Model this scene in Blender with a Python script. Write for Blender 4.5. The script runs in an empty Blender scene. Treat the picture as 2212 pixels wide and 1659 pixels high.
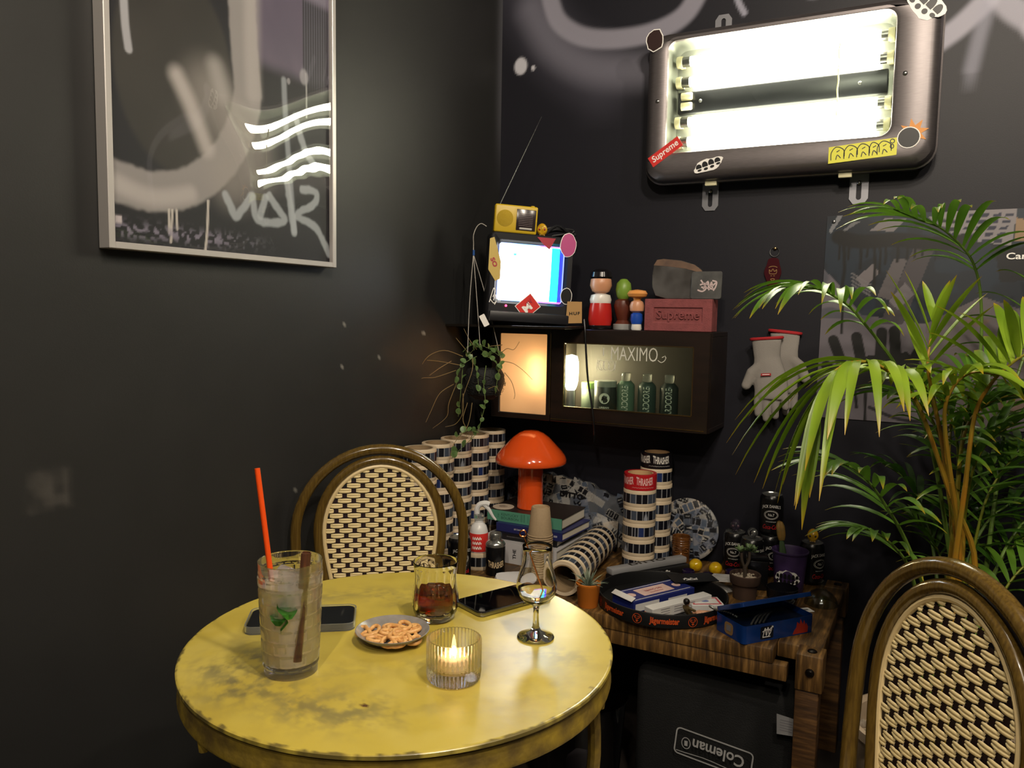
import bpy, bmesh, math, random
import numpy as np
from mathutils import Vector, Matrix, Euler, Quaternion

# ---------------------------------------------------------------- camera
CAMZ = 1.22
YAW, PITCH, ROLL, FPX = math.radians(-28.04), math.radians(5.07), math.radians(.975), 1715.0
SC = bpy.context.scene
COL = SC.collection
_f = Vector((math.sin(YAW)*math.cos(PITCH), math.cos(YAW)*math.cos(PITCH), -math.sin(PITCH)))
_r0 = Vector((math.cos(YAW), -math.sin(YAW), 0))
_u0 = _r0.cross(_f)
CR = math.cos(ROLL)*_r0 + math.sin(ROLL)*_u0
CU = -math.sin(ROLL)*_r0 + math.cos(ROLL)*_u0
CF = _f
cam_data = bpy.data.cameras.new('camera')
cam = bpy.data.objects.new('camera', cam_data)
COL.objects.link(cam)
m = Matrix.Identity(4)
for i, v in enumerate((CR, CU, -CF)):
    m[0][i], m[1][i], m[2][i] = v
m[2][3] = CAMZ
cam.matrix_world = m
cam_data.sensor_width = 36.0
cam_data.lens = FPX/2212*36.0
cam_data.clip_start = .02
SC.camera = cam
ORG = Vector((0, 0, CAMZ))

# ---------------------------------------------------------------- world, exposure
w = bpy.data.worlds.new('world'); SC.world = w
w.use_nodes = True
w.node_tree.nodes['Background'].inputs[0].default_value = (1.0, .82, .66, 1)
w.node_tree.nodes['Background'].inputs[1].default_value = .02
vs = SC.view_settings
vs.view_transform = 'Standard'; vs.look = 'None'; vs.exposure = 0.15; vs.gamma = 1.0
vs.use_curve_mapping = False
SC.cycles.use_denoising = True
SC.cycles.max_bounces = 12
SC.cycles.transmission_bounces = 12
SC.cycles.transparent_max_bounces = 16
SC.cycles.sample_clamp_indirect = 4.0
SC.cycles.blur_glossy = .5

def bulb(loc, power, col, size=.045):
    """bare warm pendant bulbs of the bar, hanging above and behind the camera"""
    l = bpy.data.lights.new('pendant_bulb_light', 'POINT'); l.energy = power; l.color = col
    l.shadow_soft_size = size
    o = bpy.data.objects.new('pendant_bulb_light', l); COL.objects.link(o); o.location = loc
    return o
WARM = (1.0, .87, .70)
bulb((.08, .60, 2.55), 58, WARM)
bulb((.42, .25, 2.55), 56, WARM)
bulb((-.06, -.50, 2.55), 48, WARM)
bulb((.95, .95, 2.55), 38, WARM)
bulb((.20, -1.1, 2.55), 44, WARM)

# ---------------------------------------------------------------- pixel helpers (photo frame 2212 x 1659)
def ray(px, py):
    return CF + (px-1106)/FPX*CR - (py-829.5)/FPX*CU
def onz(px, py, z):
    d = ray(px, py); return ORG + d*((z-CAMZ)/d.z)
def onx(px, py, x):
    d = ray(px, py); return ORG + d*(x/d.x)
def ony(px, py, y):
    d = ray(px, py); return ORG + d*(y/d.y)
def at(px, py, depth):
    return ORG + ray(px, py)*depth

XL, YB = -1.337, 2.4           # left wall, back wall
YT, WT = CAMZ-.4767, CAMZ-.745  # yellow table top, wood table top

# ---------------------------------------------------------------- materials
def lin(c):
    if isinstance(c, str):
        c = [int(c[i:i+2], 16)/255 for i in (0, 2, 4)]
    return tuple((x/12.92 if x <= .04045 else ((x+.055)/1.055)**2.4) for x in c[:3])
MATS = {}
def mat(key, col='808080', rough=.5, metal=0., spec=.5, trans=0., ior=1.45, emit=None, estr=1., coat=0., var=0., vscale=20., bump=0., bscale=60., col2=None, stretch=None, attr=False, subs=0., alpha=1., sheen=0., vdetail=4.):
    if key in MATS: return MATS[key]
    mt = bpy.data.materials.new(key); mt.use_nodes = True
    nt = mt.node_tree; b = nt.nodes['Principled BSDF']
    c = lin(col)
    b.inputs['Base Color'].default_value = (*c, 1)
    b.inputs['Roughness'].default_value = rough
    b.inputs['Metallic'].default_value = metal
    b.inputs['Specular IOR Level'].default_value = spec
    b.inputs['Transmission Weight'].default_value = trans
    b.inputs['IOR'].default_value = ior
    b.inputs['Coat Weight'].default_value = coat
    b.inputs['Coat Roughness'].default_value = .08
    b.inputs['Alpha'].default_value = alpha
    if sheen:
        b.inputs['Sheen Weight'].default_value = sheen
    if subs:
        b.inputs['Subsurface Weight'].default_value = subs
        b.inputs['Subsurface Radius'].default_value = (.01, .006, .003)
    if emit:
        b.inputs['Emission Color'].default_value = (*lin(emit), 1)
        b.inputs['Emission Strength'].default_value = estr
    if attr:
        a = nt.nodes.new('ShaderNodeAttribute'); a.attribute_name = 'paint'
        nt.links.new(a.outputs['Color'], b.inputs['Base Color'])
    tc = None
    def coords():
        t = nt.nodes.new('ShaderNodeTexCoord'); mp = nt.nodes.new('ShaderNodeMapping')
        nt.links.new(t.outputs['Object'], mp.inputs[0])
        if stretch: mp.inputs['Scale'].default_value = stretch
        return mp
    if var or col2:
        tc = coords()
        n = nt.nodes.new('ShaderNodeTexNoise'); n.inputs['Scale'].default_value = vscale
        n.inputs['Detail'].default_value = vdetail
        nt.links.new(tc.outputs[0], n.inputs['Vector'])
        rp = nt.nodes.new('ShaderNodeValToRGB')
        rp.color_ramp.elements[0].position = .35; rp.color_ramp.elements[1].position = .65
        c2 = lin(col2) if col2 else tuple(min(1, x*(1+var)) for x in c)
        c1 = c if col2 else tuple(x*(1-var) for x in c)
        rp.color_ramp.elements[0].color = (*c1, 1); rp.color_ramp.elements[1].color = (*c2, 1)
        nt.links.new(n.outputs['Fac'], rp.inputs[0])
        nt.links.new(rp.outputs[0], b.inputs['Base Color'])
    if bump:
        tc = tc or coords()
        n = nt.nodes.new('ShaderNodeTexNoise'); n.inputs['Scale'].default_value = bscale
        nt.links.new(tc.outputs[0], n.inputs['Vector'])
        bp = nt.nodes.new('ShaderNodeBump'); bp.inputs['Strength'].default_value = bump
        bp.inputs['Distance'].default_value = .004
        nt.links.new(n.outputs['Fac'], bp.inputs['Height'])
        nt.links.new(bp.outputs[0], b.inputs['Normal'])
    MATS[key] = mt
    return mt
def sheet_glass(key, tint='ffffff', rough=.0, fac=.06):
    """thin glazing: clear sheet with a Fresnel mirror on it"""
    if key in MATS: return MATS[key]
    mt = bpy.data.materials.new(key); mt.use_nodes = True
    nt = mt.node_tree; nt.nodes.clear()
    o = nt.nodes.new('ShaderNodeOutputMaterial'); mx = nt.nodes.new('ShaderNodeMixShader')
    t = nt.nodes.new('ShaderNodeBsdfTransparent'); g = nt.nodes.new('ShaderNodeBsdfGlossy')
    t.inputs[0].default_value = (*lin(tint), 1); g.inputs['Roughness'].default_value = rough
    fr = nt.nodes.new('ShaderNodeLayerWeight'); fr.inputs[0].default_value = .5
    pw = nt.nodes.new('ShaderNodeMath'); pw.operation = 'POWER'; pw.inputs[1].default_value = 5
    ma = nt.nodes.new('ShaderNodeMath'); ma.operation = 'MULTIPLY_ADD'; ma.use_clamp = True
    ma.inputs[1].default_value = 1-fac; ma.inputs[2].default_value = fac
    nt.links.new(fr.outputs['Facing'], pw.inputs[0]); nt.links.new(pw.outputs[0], ma.inputs[0]); nt.links.new(ma.outputs[0], mx.inputs[0])
    nt.links.new(t.outputs[0], mx.inputs[1]); nt.links.new(g.outputs[0], mx.inputs[2])
    nt.links.new(mx.outputs[0], o.inputs[0])
    MATS[key] = mt
    return mt
def bar_glass(key, mixf=.5, ior=1.45):
    """tumbler glass: refracting body softened with a clear sheet so that light passes"""
    if key in MATS: return MATS[key]
    sheet_glass(key, 'ffffff', .0, .05)
    mt = MATS[key]; nt = mt.node_tree
    o = [n for n in nt.nodes if n.type == 'OUTPUT_MATERIAL'][0]; m0 = [n for n in nt.nodes if n.type == 'MIX_SHADER'][0]
    g = nt.nodes.new('ShaderNodeBsdfGlass'); g.inputs['IOR'].default_value = ior; g.inputs['Roughness'].default_value = 0
    mx = nt.nodes.new('ShaderNodeMixShader'); mx.inputs[0].default_value = mixf
    nt.links.new(m0.outputs[0], mx.inputs[1]); nt.links.new(g.outputs[0], mx.inputs[2]); nt.links.new(mx.outputs[0], o.inputs[0])
    return mt
def leaf_mat(key, c1, c2, scale=6., tip='b08a20'):
    if key in MATS: return MATS[key]
    mt = bpy.data.materials.new(key); mt.use_nodes = True
    nt = mt.node_tree; b = nt.nodes['Principled BSDF']; o = nt.nodes['Material Output']
    b.inputs['Roughness'].default_value = .38
    t = nt.nodes.new('ShaderNodeTexCoord')
    n = nt.nodes.new('ShaderNodeTexNoise'); n.inputs['Scale'].default_value = scale
    nt.links.new(t.outputs['Object'], n.inputs['Vector'])
    rp = nt.nodes.new('ShaderNodeValToRGB')
    rp.color_ramp.elements[0].position = .35; rp.color_ramp.elements[1].position = .65
    rp.color_ramp.elements[0].color = (*lin(c1), 1); rp.color_ramp.elements[1].color = (*lin(c2), 1)
    nt.links.new(n.outputs['Fac'], rp.inputs[0])
    a = nt.nodes.new('ShaderNodeAttribute'); a.attribute_name = 'tip'
    mc = nt.nodes.new('ShaderNodeMixRGB'); mc.inputs[2].default_value = (*lin(tip), 1)
    nt.links.new(a.outputs['Fac'], mc.inputs[0]); nt.links.new(rp.outputs[0], mc.inputs[1])
    nt.links.new(mc.outputs[0], b.inputs['Base Color'])
    tr = nt.nodes.new('ShaderNodeBsdfTranslucent'); nt.links.new(mc.outputs[0], tr.inputs[0])
    mx = nt.nodes.new('ShaderNodeMixShader'); mx.inputs[0].default_value = .3
    nt.links.new(b.outputs[0], mx.inputs[1]); nt.links.new(tr.outputs[0], mx.inputs[2])
    nt.links.new(mx.outputs[0], o.inputs[0])
    MATS[key] = mt
    return mt

# ---------------------------------------------------------------- geometry: a geo is (verts, faces)
def G(): return ([], [])
def join(*gs):
    V, F = [], []
    for v, f in gs:
        n = len(V); V += [tuple(p) for p in v]; F += [tuple(i+n for i in q) for q in f]
    return V, F
def xf(g, loc=(0, 0, 0), rot=(0, 0, 0), sc=(1, 1, 1)):
    M = Matrix.LocRotScale(Vector(loc), Euler(rot), Vector(sc))
    return [tuple(M @ Vector(p)) for p in g[0]], list(g[1])
def xm(g, M):
    return [tuple(M @ Vector(p)) for p in g[0]], list(g[1])
def box(sx, sy, sz, c=(0, 0, 0)):
    x, y, z = sx/2, sy/2, sz/2
    V = [(c[0]+a*x, c[1]+b*y, c[2]+d*z) for a in (-1, 1) for b in (-1, 1) for d in (-1, 1)]
    return V, [(0, 1, 3, 2), (4, 6, 7, 5), (0, 4, 5, 1), (2, 3, 7, 6), (0, 2, 6, 4), (1, 5, 7, 3)]
def bxx(x0, x1, y0, y1, z0, z1):
    return box(x1-x0, y1-y0, z1-z0, ((x0+x1)/2, (y0+y1)/2, (z0+z1)/2))
def bev(g, w, seg=2):
    bm = bmesh.new()
    vs_ = [bm.verts.new(p) for p in g[0]]
    for q in g[1]:
        try: bm.faces.new([vs_[i] for i in q])
        except ValueError: pass
    bmesh.ops.recalc_face_normals(bm, faces=bm.faces)
    es = [e for e in bm.edges if len(e.link_faces) == 2 and e.calc_face_angle(0) > .5]
    bmesh.ops.bevel(bm, geom=es, offset=w, segments=seg, affect='EDGES', profile=.5)
    bm.verts.index_update()
    r = [tuple(v.co) for v in bm.verts], [tuple(v.index for v in f.verts) for f in bm.faces]
    bm.free(); return r
def rbox(sx, sy, sz, w=.003, c=(0, 0, 0), seg=2):
    return bev(box(sx, sy, sz, c), w, seg)
def lathe(prof, seg=32, closed=False, a0=0., a1=2*math.pi):
    """profile of (r, z); caps where r == 0"""
    full = abs(a1-a0-2*math.pi) < 1e-6
    n = seg if full else seg+1
    V, F, rows = [], [], []
    for r, z in prof:
        if r < 1e-7: rows.append([len(V)]); V.append((0, 0, z)); continue
        rows.append(list(range(len(V), len(V)+n)))
        for i in range(n):
            t = a0+(a1-a0)*i/seg
            V.append((r*math.cos(t), r*math.sin(t), z))
    rr = rows+[rows[0]] if closed else rows
    for A, B in zip(rr[:-1], rr[1:]):
        for i in range(seg):
            j = (i+1) % n if full else i+1
            if len(A) == 1 and len(B) == 1: continue
            if len(A) == 1: F.append((A[0], B[j], B[i]))
            elif len(B) == 1: F.append((A[i], A[j], B[0]))
            else: F.append((A[i], A[j], B[j], B[i]))
    return V, F
def smooth_path(pts, n=8, closed=False):
    P = [Vector(p) for p in pts]
    if len(P) < 3 and not closed:
        return [P[0].lerp(P[-1], i/n) for i in range(n+1)]
    out = []
    N = len(P)
    rng = range(N) if closed else range(N-1)
    for i in rng:
        if closed: a, b, c, d = P[i-1], P[i], P[(i+1) % N], P[(i+2) % N]
        else: a, b, c, d = P[max(i-1, 0)], P[i], P[i+1], P[min(i+2, N-1)]
        for k in range(n):
            t = k/n
            out.append(.5*((2*b)+(c-a)*t+(2*a-5*b+4*c-d)*t*t+(3*b-a-3*c+d)*t**3))
    if not closed: out.append(P[-1])
    return out
def tube(pts, r, seg=8, closed=False, cap=True):
    P = [Vector(p) for p in pts]; N = len(P)
    R = r if isinstance(r, (list, tuple)) else [r]*N
    V, F = [], []
    nrm = None
    for i in range(N):
        a = P[i-1] if (i or closed) else P[i]
        b = P[(i+1) % N] if (i < N-1 or closed) else P[i]
        t = (b-a)
        t = t.normalized() if t.length > 1e-9 else Vector((0, 0, 1))
        if nrm is None:
            nrm = t.orthogonal().normalized()
        nrm = nrm - t*nrm.dot(t)
        nrm = nrm.normalized() if nrm.length > 1e-9 else t.orthogonal().normalized()
        bn = t.cross(nrm)
        for k in range(seg):
            an = 2*math.pi*k/seg
            V.append(tuple(P[i]+(nrm*math.cos(an)+bn*math.sin(an))*R[i]))
    for i in range(N if closed else N-1):
        j = (i+1) % N
        for k in range(seg):
            l = (k+1) % seg
            F.append((i*seg+k, i*seg+l, j*seg+l, j*seg+k))
    if cap and not closed:
        F.append(tuple(range(seg))[::-1]); F.append(tuple((N-1)*seg+k for k in range(seg)))
    return V, F
def prism(outline, z0, z1):
    n = len(outline)
    V = [(x, y, z0) for x, y in outline]+[(x, y, z1) for x, y in outline]
    F = [tuple(range(n))[::-1], tuple(range(n, 2*n))]+[(i, (i+1) % n, n+(i+1) % n, n+i) for i in range(n)]
    return V, F
def plate(outline, t):
    """flat sheet in XZ plane facing -Y, thickness t, back at y=0"""
    n = len(outline)
    V = [(x, 0, z) for x, z in outline]+[(x, -t, z) for x, z in outline]
    F = [tuple(range(n)), tuple(range(2*n-1, n-1, -1))]+[(i, n+i, n+(i+1) % n, (i+1) % n) for i in range(n)]
    return V, F
def rrect(w, h, r, n=5, cx=0, cy=0):
    o = []
    for sx, sy, a in ((1, 1, 0), (-1, 1, 90), (-1, -1, 180), (1, -1, 270)):
        for k in range(n+1):
            t = math.radians(a+90*k/n)
            o.append((cx+sx*(w/2-r)+r*math.cos(t), cy+sy*(h/2-r)+r*math.sin(t)))
    return o
def circ(r, n=24, cx=0, cy=0, ry=None):
    return [(cx+r*math.cos(2*math.pi*k/n), cy+(ry or r)*math.sin(2*math.pi*k/n)) for k in range(n)]
def ribbon(pts, wd, closed=False):
    """flat stroke in XZ plane"""
    P = [Vector((p[0], p[1])) for p in pts]; N = len(P); V, F = [], []
    for i in range(N):
        a = P[i-1] if (i or closed) else P[i]; b = P[(i+1) % N] if (i < N-1 or closed) else P[i]
        t = (b-a); t = t.normalized() if t.length > 1e-9 else Vector((1, 0))
        nn = Vector((-t.y, t.x))*(wd/2)
        V += [(P[i].x+nn.x, 0, P[i].y+nn.y), (P[i].x-nn.x, 0, P[i].y-nn.y)]
    for i in range(N if closed else N-1):
        j = (i+1) % N
        F.append((2*i, 2*i+1, 2*j+1, 2*j))
    return V, F
def strokes(lines, wd, n=5):
    gs = []
    for l in lines:
        P = [(p[0], p[1], 0) for p in l]
        Q = smooth_path(P, n) if len(P) > 2 else [Vector(p) for p in P]
        gs.append(ribbon([(q.x, q.y) for q in Q], wd))
    return join(*gs)
def ico(r, sub=2, sc=(1, 1, 1)):
    bm = bmesh.new(); bmesh.ops.create_icosphere(bm, subdivisions=sub, radius=r)
    bm.verts.index_update()
    q = [tuple(Vector(v.co)*Vector(sc)) if False else (v.co.x*sc[0], v.co.y*sc[1], v.co.z*sc[2]) for v in bm.verts], [tuple(v.index for v in f.verts) for f in bm.faces]
    bm.free(); return q
_TX = {}
def text(s, size, bold=0., shear=0., sx=1., space=1.):
    """lettering as flat faces in XZ plane, centred, size = cap height"""
    k = (s, bold, shear, space)
    if k not in _TX:
        cu = bpy.data.curves.new('lettering', 'FONT'); cu.body = s; cu.size = 1
        cu.align_x = 'CENTER'; cu.offset = bold; cu.shear = shear; cu.resolution_u = 3
        cu.space_character = space
        ob = bpy.data.objects.new('lettering', cu)
        COL.objects.link(ob)
        dg = bpy.context.evaluated_depsgraph_get()
        me = bpy.data.meshes.new_from_object(ob.evaluated_get(dg))
        V = [tuple(v.co) for v in me.vertices]; F = [tuple(p.vertices) for p in me.polygons]
        bpy.data.objects.remove(ob); bpy.data.curves.remove(cu); bpy.data.meshes.remove(me)
        if V:
            xs = [v[0] for v in V]; ys = [v[1] for v in V]
            cx, cy = (min(xs)+max(xs))/2, (min(ys)+max(ys))/2; hh = .7
            V = [((v[0]-cx)/hh, 0, (v[1]-cy)/hh) for v in V]
        _TX[k] = (V, F)
    V, F = _TX[k]
    return [(v[0]*size*sx, 0, v[2]*size) for v in V], F
def textw(s, width, height, **kw):
    V, F = text(s, 1, **kw)
    if not V: return V, F
    wx = max(v[0] for v in V)-min(v[0] for v in V); hz = max(v[2] for v in V)-min(v[2] for v in V)
    return [(v[0]*width/wx, 0, v[2]*height/hz) for v in V], F
def wrap(g, r, ang=0.):
    """bend an XZ sheet round a vertical cylinder of radius r; ang = heading of its middle"""
    return [((r-p[1])*math.cos(ang+p[0]/r), (r-p[1])*math.sin(ang+p[0]/r), p[2]) for p in g[0]], g[1]
def bolt_head(r, h):
    return lathe([(r, 0), (r*.95, h*.4), (r*.6, h*.85), (0, h)], 12)

# ---------------------------------------------------------------- objects
def mesh(name, g, angle=35, smooth=True):
    me = bpy.data.meshes.new(name)
    me.from_pydata([tuple(p) for p in g[0]], [], [tuple(q) for q in g[1]])
    bm = bmesh.new(); bm.from_mesh(me)
    bmesh.ops.recalc_face_normals(bm, faces=bm.faces)
    bm.to_mesh(me); bm.free()
    if smooth:
        me.shade_smooth(); me.set_sharp_from_angle(angle=math.radians(angle))
    return me
def obj(name, g, mt, parent=None, label=None, cat=None, group=None, kind=None, loc=None, rot=None, angle=35, smooth=True):
    me = g if isinstance(g, bpy.types.Mesh) else mesh(name, g, angle, smooth)
    if mt is not None and not me.materials: me.materials.append(mt)
    o = bpy.data.objects.new(name, me); COL.objects.link(o)
    if parent: o.parent = parent
    if loc is not None: o.location = loc
    if rot is not None: o.rotation_euler = rot
    tag(o, label, cat, group, kind)
    return o
def tag(o, label=None, cat=None, group=None, kind=None):
    if label: o['label'] = label
    if cat: o['category'] = cat
    if group: o['group'] = group
    if kind: o['kind'] = kind
    return o
def thing(name, label, cat, loc=(0, 0, 0), rot=(0, 0, 0), group=None):
    o = bpy.data.objects.new(name, None); COL.objects.link(o)
    o.empty_display_size = .03
    o.location = loc; o.rotation_euler = rot if isinstance(rot, (tuple, list, Euler)) else (0, 0, rot)
    return tag(o, label, cat, group)
def copy_tree(o, parent=None):
    c = o.copy(); COL.objects.link(c); c.parent = parent
    for ch in o.children: copy_tree(ch, c)
    return c
def dup(o, loc, rot=None, label=None, group=None):
    c = copy_tree(o); c.location = loc
    if rot is not None: c.rotation_euler = rot
    if label: c['label'] = label
    if group: c['group'] = group
    return c
def grid(nx, ny, fpos):
    """(nx+1)*(ny+1) vertices; fpos(u,v arrays)->(N,3)"""
    u, v = np.meshgrid(np.linspace(0, 1, nx+1), np.linspace(0, 1, ny+1))
    P = fpos(u.ravel(), v.ravel())
    i = np.arange(nx*ny); r, c = i//nx, i % nx; a = r*(nx+1)+c
    F = np.stack([a, a+1, a+nx+2, a+nx+1], 1)
    return P, F, u.ravel(), v.ravel()
def npmesh(name, P, F, col=None, smooth=True, attr='paint'):
    me = bpy.data.meshes.new(name)
    me.from_pydata(P.tolist(), [], F.tolist())
    if col is not None:
        at_ = me.color_attributes.new(attr, 'FLOAT_COLOR', 'POINT')
        c4 = np.ones((len(P), 4), np.float32); c4[:, :3] = col
        at_.data.foreach_set('color', c4.ravel())
    if smooth: me.shade_smooth()
    return me
def pl_dist(x, y, pts):
    d = np.full(x.shape, 1e9)
    for (x0, y0), (x1, y1) in zip(pts[:-1], pts[1:]):
        dx, dy = x1-x0, y1-y0; L = dx*dx+dy*dy+1e-12
        t = np.clip(((x-x0)*dx+(y-y0)*dy)/L, 0, 1)
        d = np.minimum(d, np.hypot(x-x0-t*dx, y-y0-t*dy))
    return d
def sp2(pts, n=8):
    return [(p.x, p.y) for p in smooth_path([(a, b, 0) for a, b in pts], n)]
def sst(x, a, b):
    t = np.clip((x-a)/(b-a), 0, 1); return t*t*(3-2*t)
def vnoise(x, y, s, seed=0):
    rs = np.random.RandomState(seed); T = rs.rand(256, 256)
    X, Y = x*s, y*s; xi, yi = np.floor(X).astype(int), np.floor(Y).astype(int)
    fx, fy = X-xi, Y-yi; fx, fy = fx*fx*(3-2*fx), fy*fy*(3-2*fy)
    g = lambda a, b: T[a % 256, b % 256]
    return (g(xi, yi)*(1-fx)+g(xi+1, yi)*fx)*(1-fy)+(g(xi, yi+1)*(1-fx)+g(xi+1, yi+1)*fx)*fy
def paint(C, mask, col):
    C += mask[:, None]*(np.array(lin(col))[None]-C)
    return C
RND = random.Random(7)

# ================================================================ the room
XR, YF, ZC = 2.6, -2.6, 2.9
def nonuni(a, b, fa, fb, fine, coarse):
    """coordinates from a to b, fine between fa and fb"""
    out = list(np.arange(a, fa, coarse))+list(np.arange(fa, fb, fine))+list(np.arange(fb, b, coarse))+[b]
    return np.array(sorted(set(np.round(out, 5))))
def sheet(name, A, B, fpos, fcol, mt, flip=False):
    a, b = np.meshgrid(A, B); a, b = a.ravel(), b.ravel()
    nx, ny = len(A)-1, len(B)-1
    i = np.arange(nx*ny); r, c = i//nx, i % nx; k = r*(nx+1)+c
    F = np.stack([k, k+1, k+nx+2, k+nx+1], 1)
    if flip: F = F[:, ::-1]
    me = npmesh(name, fpos(a, b), F, fcol(a, b))
    o = obj(name, me, mt); tag(o, kind='structure'); return o
m_wall = mat('black_wall_paint', rough=.5, spec=.35, attr=True, bump=.05, bscale=420)
def wall_px(pts):
    return [(q.x, q.z) for q in (ony(px, py, YB) for px, py in pts)]
def back_col(x, z):
    C = np.zeros((len(x), 3)); C[:] = lin('15151d')
    C *= (.9+.25*vnoise(x, z, 3., 2))[:, None]
    k = 2.35/1715
    def st(pts, wpx, soft, col, op):
        d = pl_dist(x, z, wall_px(sp2(pts)))/k
        paint(C, op*(1-sst(d, wpx/2*(1-soft), wpx/2*(1+soft))), col)
    st([(1150, 20), (1195, 95), (1262, 140), (1335, 152), (1420, 150)], 70, .95, '8c8a98', .42)
    st([(1120, -60), (1160, 40), (1210, 110), (1300, 175)], 120, 1., '6a6878', .22)
    st([(1180, -60), (1192, 10), (1212, 52), (1262, 80), (1335, 84), (1415, 68), (1478, 32), (1515, -30), (1545, -110)], 42, .35, '8f8d9a', .8)
    st([(1588, -40), (1594, 0), (1608, 28)], 12, .5, 'a0a0b0', .75)
    st([(1690, -60), (1760, -20), (1800, -60)], 30, .4, 'a0a0b0', .75)
    st([(2020, 95), (2075, 55), (2130, 0), (2170, -60)], 38, .4, 'a4a2b0', .8)
    st([(2140, 0), (2118, 70), (2098, 150)], 24, .8, '9090a0', .55)
    st([(2150, -40), (2185, 15), (2260, 60)], 44, .4, 'a4a2b0', .75)
    st([(2240, 60), (2330, 20), (2420, 120), (2380, 260)], 44, .4, 'a4a2b0', .7)
    bx, bz = wall_px([(1125, 143)])[0]
    d = np.hypot((x-bx), (z-bz)*.85)/k
    paint(C, 1-sst(d, 14, 20), 'b8b8c0')
    bx, bz = wall_px([(1152, 147)])[0]
    paint(C, 1-sst(np.hypot(x-bx, z-bz)/k, 4, 7), 'b8b8c0')
    return C
sheet('wall_back', nonuni(XL, XR, XL, .6, .006, .1), nonuni(0, ZC, 1.85, 2.25, .006, .12),
      lambda x, z: np.stack([x, np.full_like(x, YB), z], 1), back_col, m_wall)
def left_col(y, z):
    C = np.zeros((len(y), 3)); C[:] = lin('232323')
    C *= (.88+.22*vnoise(y, z, 4., 5)+.1*vnoise(y, z, 17., 6))[:, None]
    p = onx(105, 1058, XL)
    m = (1-sst(np.maximum(abs(y-p.y)*22, abs(z-p.z)*24), .6, 1.))*vnoise(y, z, 60., 9)
    paint(C, .3*m, '6a6560')
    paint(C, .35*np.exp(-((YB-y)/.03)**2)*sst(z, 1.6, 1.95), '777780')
    for px, py, r in ((740, 790, .004), (700, 910, .003), (745, 700, .003), (640, 1055, .005), (915, 720, .006), (820, 770, .004), (998, 690, .004)):
        q = onx(px, py, XL)
        paint(C, .8*(1-sst(np.hypot(y-q.y, z-q.z), r*.6, r*1.3)), '98948c')
    return C
sheet('wall_left', nonuni(YF, YB, .45, YB, .009, .12), nonuni(0, ZC, .6, 1.75, .009, .06),
      lambda y, z: np.stack([np.full_like(y, XL), y, z], 1), left_col, m_wall, True)
m_plain = mat('dark_room_paint', '2b2927', rough=.6, var=.2, vscale=3)
tag(obj('wall_right', bxx(XR, XR+.1, YF, YB, 0, ZC), m_plain), kind='structure')
tag(obj('wall_front', bxx(XL-.1, XR+.1, YF-.1, YF, 0, ZC), m_plain), kind='structure')
tag(obj('ceiling', bxx(XL-.1, XR+.1, YF-.1, YB+.1, ZC, ZC+.1), m_plain), kind='structure')
m_floor = mat('floor_concrete', '2a2522', rough=.45, var=.35, vscale=5, bump=.1, bscale=30)
tag(obj('floor', bxx(XL-.1, XR+.1, YF-.1, YB+.1, -.1, 0), m_floor), kind='structure')

# ================================================================ fluorescent wall fixture
m_steel = mat('brushed_steel_housing', '6c6768', rough=.44, metal=.8, var=.08, vscale=40, stretch=(1, 1, 12))
m_dark_steel = mat('dark_channel_metal', '26282a', rough=.3, metal=.6)
m_refl = mat('white_reflector', '80847c', rough=.18, metal=.5)
m_tube = mat('tube_glow', 'ffffff', emit='fff1dc', estr=66)
m_cap = mat('cream_socket', 'cfc9a4', rough=.45)
m_zinc = mat('zinc_plate', '85868c', rough=.45, metal=.7)
m_screw = mat('screw_steel', '9a9a9a', rough=.3, metal=1)
YL = 2.30
lx0, lx1 = ony(1390, 235, YL).x, ony(2030, 235, YL).x
lz0, lz1 = ony(1388, 398, YL).z, ony(1398, 72, YL).z
lcx, lcz, lw, lh = (lx0+lx1)/2, (lz0+lz1)/2, lx1-lx0, lz1-lz0
LAMP = thing('fluorescent_wall_light', 'wide grey metal wall light with glowing tubes behind glass and stickers on its frame', 'light', (lcx, YB, lcz))
ow, oh = ony(1930, 160, YL).x-ony(1440, 210, YL).x, ony(1442, 90, YL).z-ony(1440, 330, YL).z
ocx = (ony(1930, 160, YL).x+ony(1440, 210, YL).x)/2-lcx
ocz = (ony(1442, 90, YL).z+ony(1440, 330, YL).z)/2-lcz
def loft(loops, close_last=False):
    V, F = [], []
    n = len(loops[0][0])
    for out, y in loops:
        V += [(x, y, z) for x, z in out]
    for k in range(len(loops)-1):
        for i in range(n):
            j = (i+1) % n
            F.append((k*n+i, k*n+j, (k+1)*n+j, (k+1)*n+i))
    if close_last: F.append(tuple((len(loops)-1)*n+i for i in range(n)))
    return V, F
R_ = lambda w_, h_, r_, cx=0, cz=0: rrect(w_, h_, r_, 6, cx, cz)
yl = YL-YB
obj('housing', loft([(R_(lw-.012, lh-.012, .05), -.002), (R_(lw-.012, lh-.012, .05), yl+.052), (R_(lw, lh, .055), yl+.05), (R_(lw, lh, .055), yl+.038),
    (R_(lw-.008, lh-.008, .052), yl+.036), (R_(lw-.010, lh-.010, .052), yl+.026), (R_(lw-.020, lh-.020, .05), yl+.012), (R_(lw-.042, lh-.042, .05), yl+.003),
    (R_(lw-.06, lh-.06, .045), yl), (R_(ow+.02, oh+.02, .035, ocx, ocz), yl), (R_(ow+.004, oh+.004, .03, ocx, ocz), yl+.004), (R_(ow, oh, .03, ocx, ocz), yl+.012)]), m_steel, LAMP)
refl = obj('reflector', loft([(R_(ow, oh, .03, ocx, ocz), yl+.012), (R_(ow-.01, oh-.01, .03, ocx, ocz), yl+.088)], True), m_refl, LAMP)
z_ = lambda py: ony(1480, py, YB-.05).z-lcz
tx0, tx1 = ocx-ow/2+.04, ocx+ow/2-.025
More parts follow.
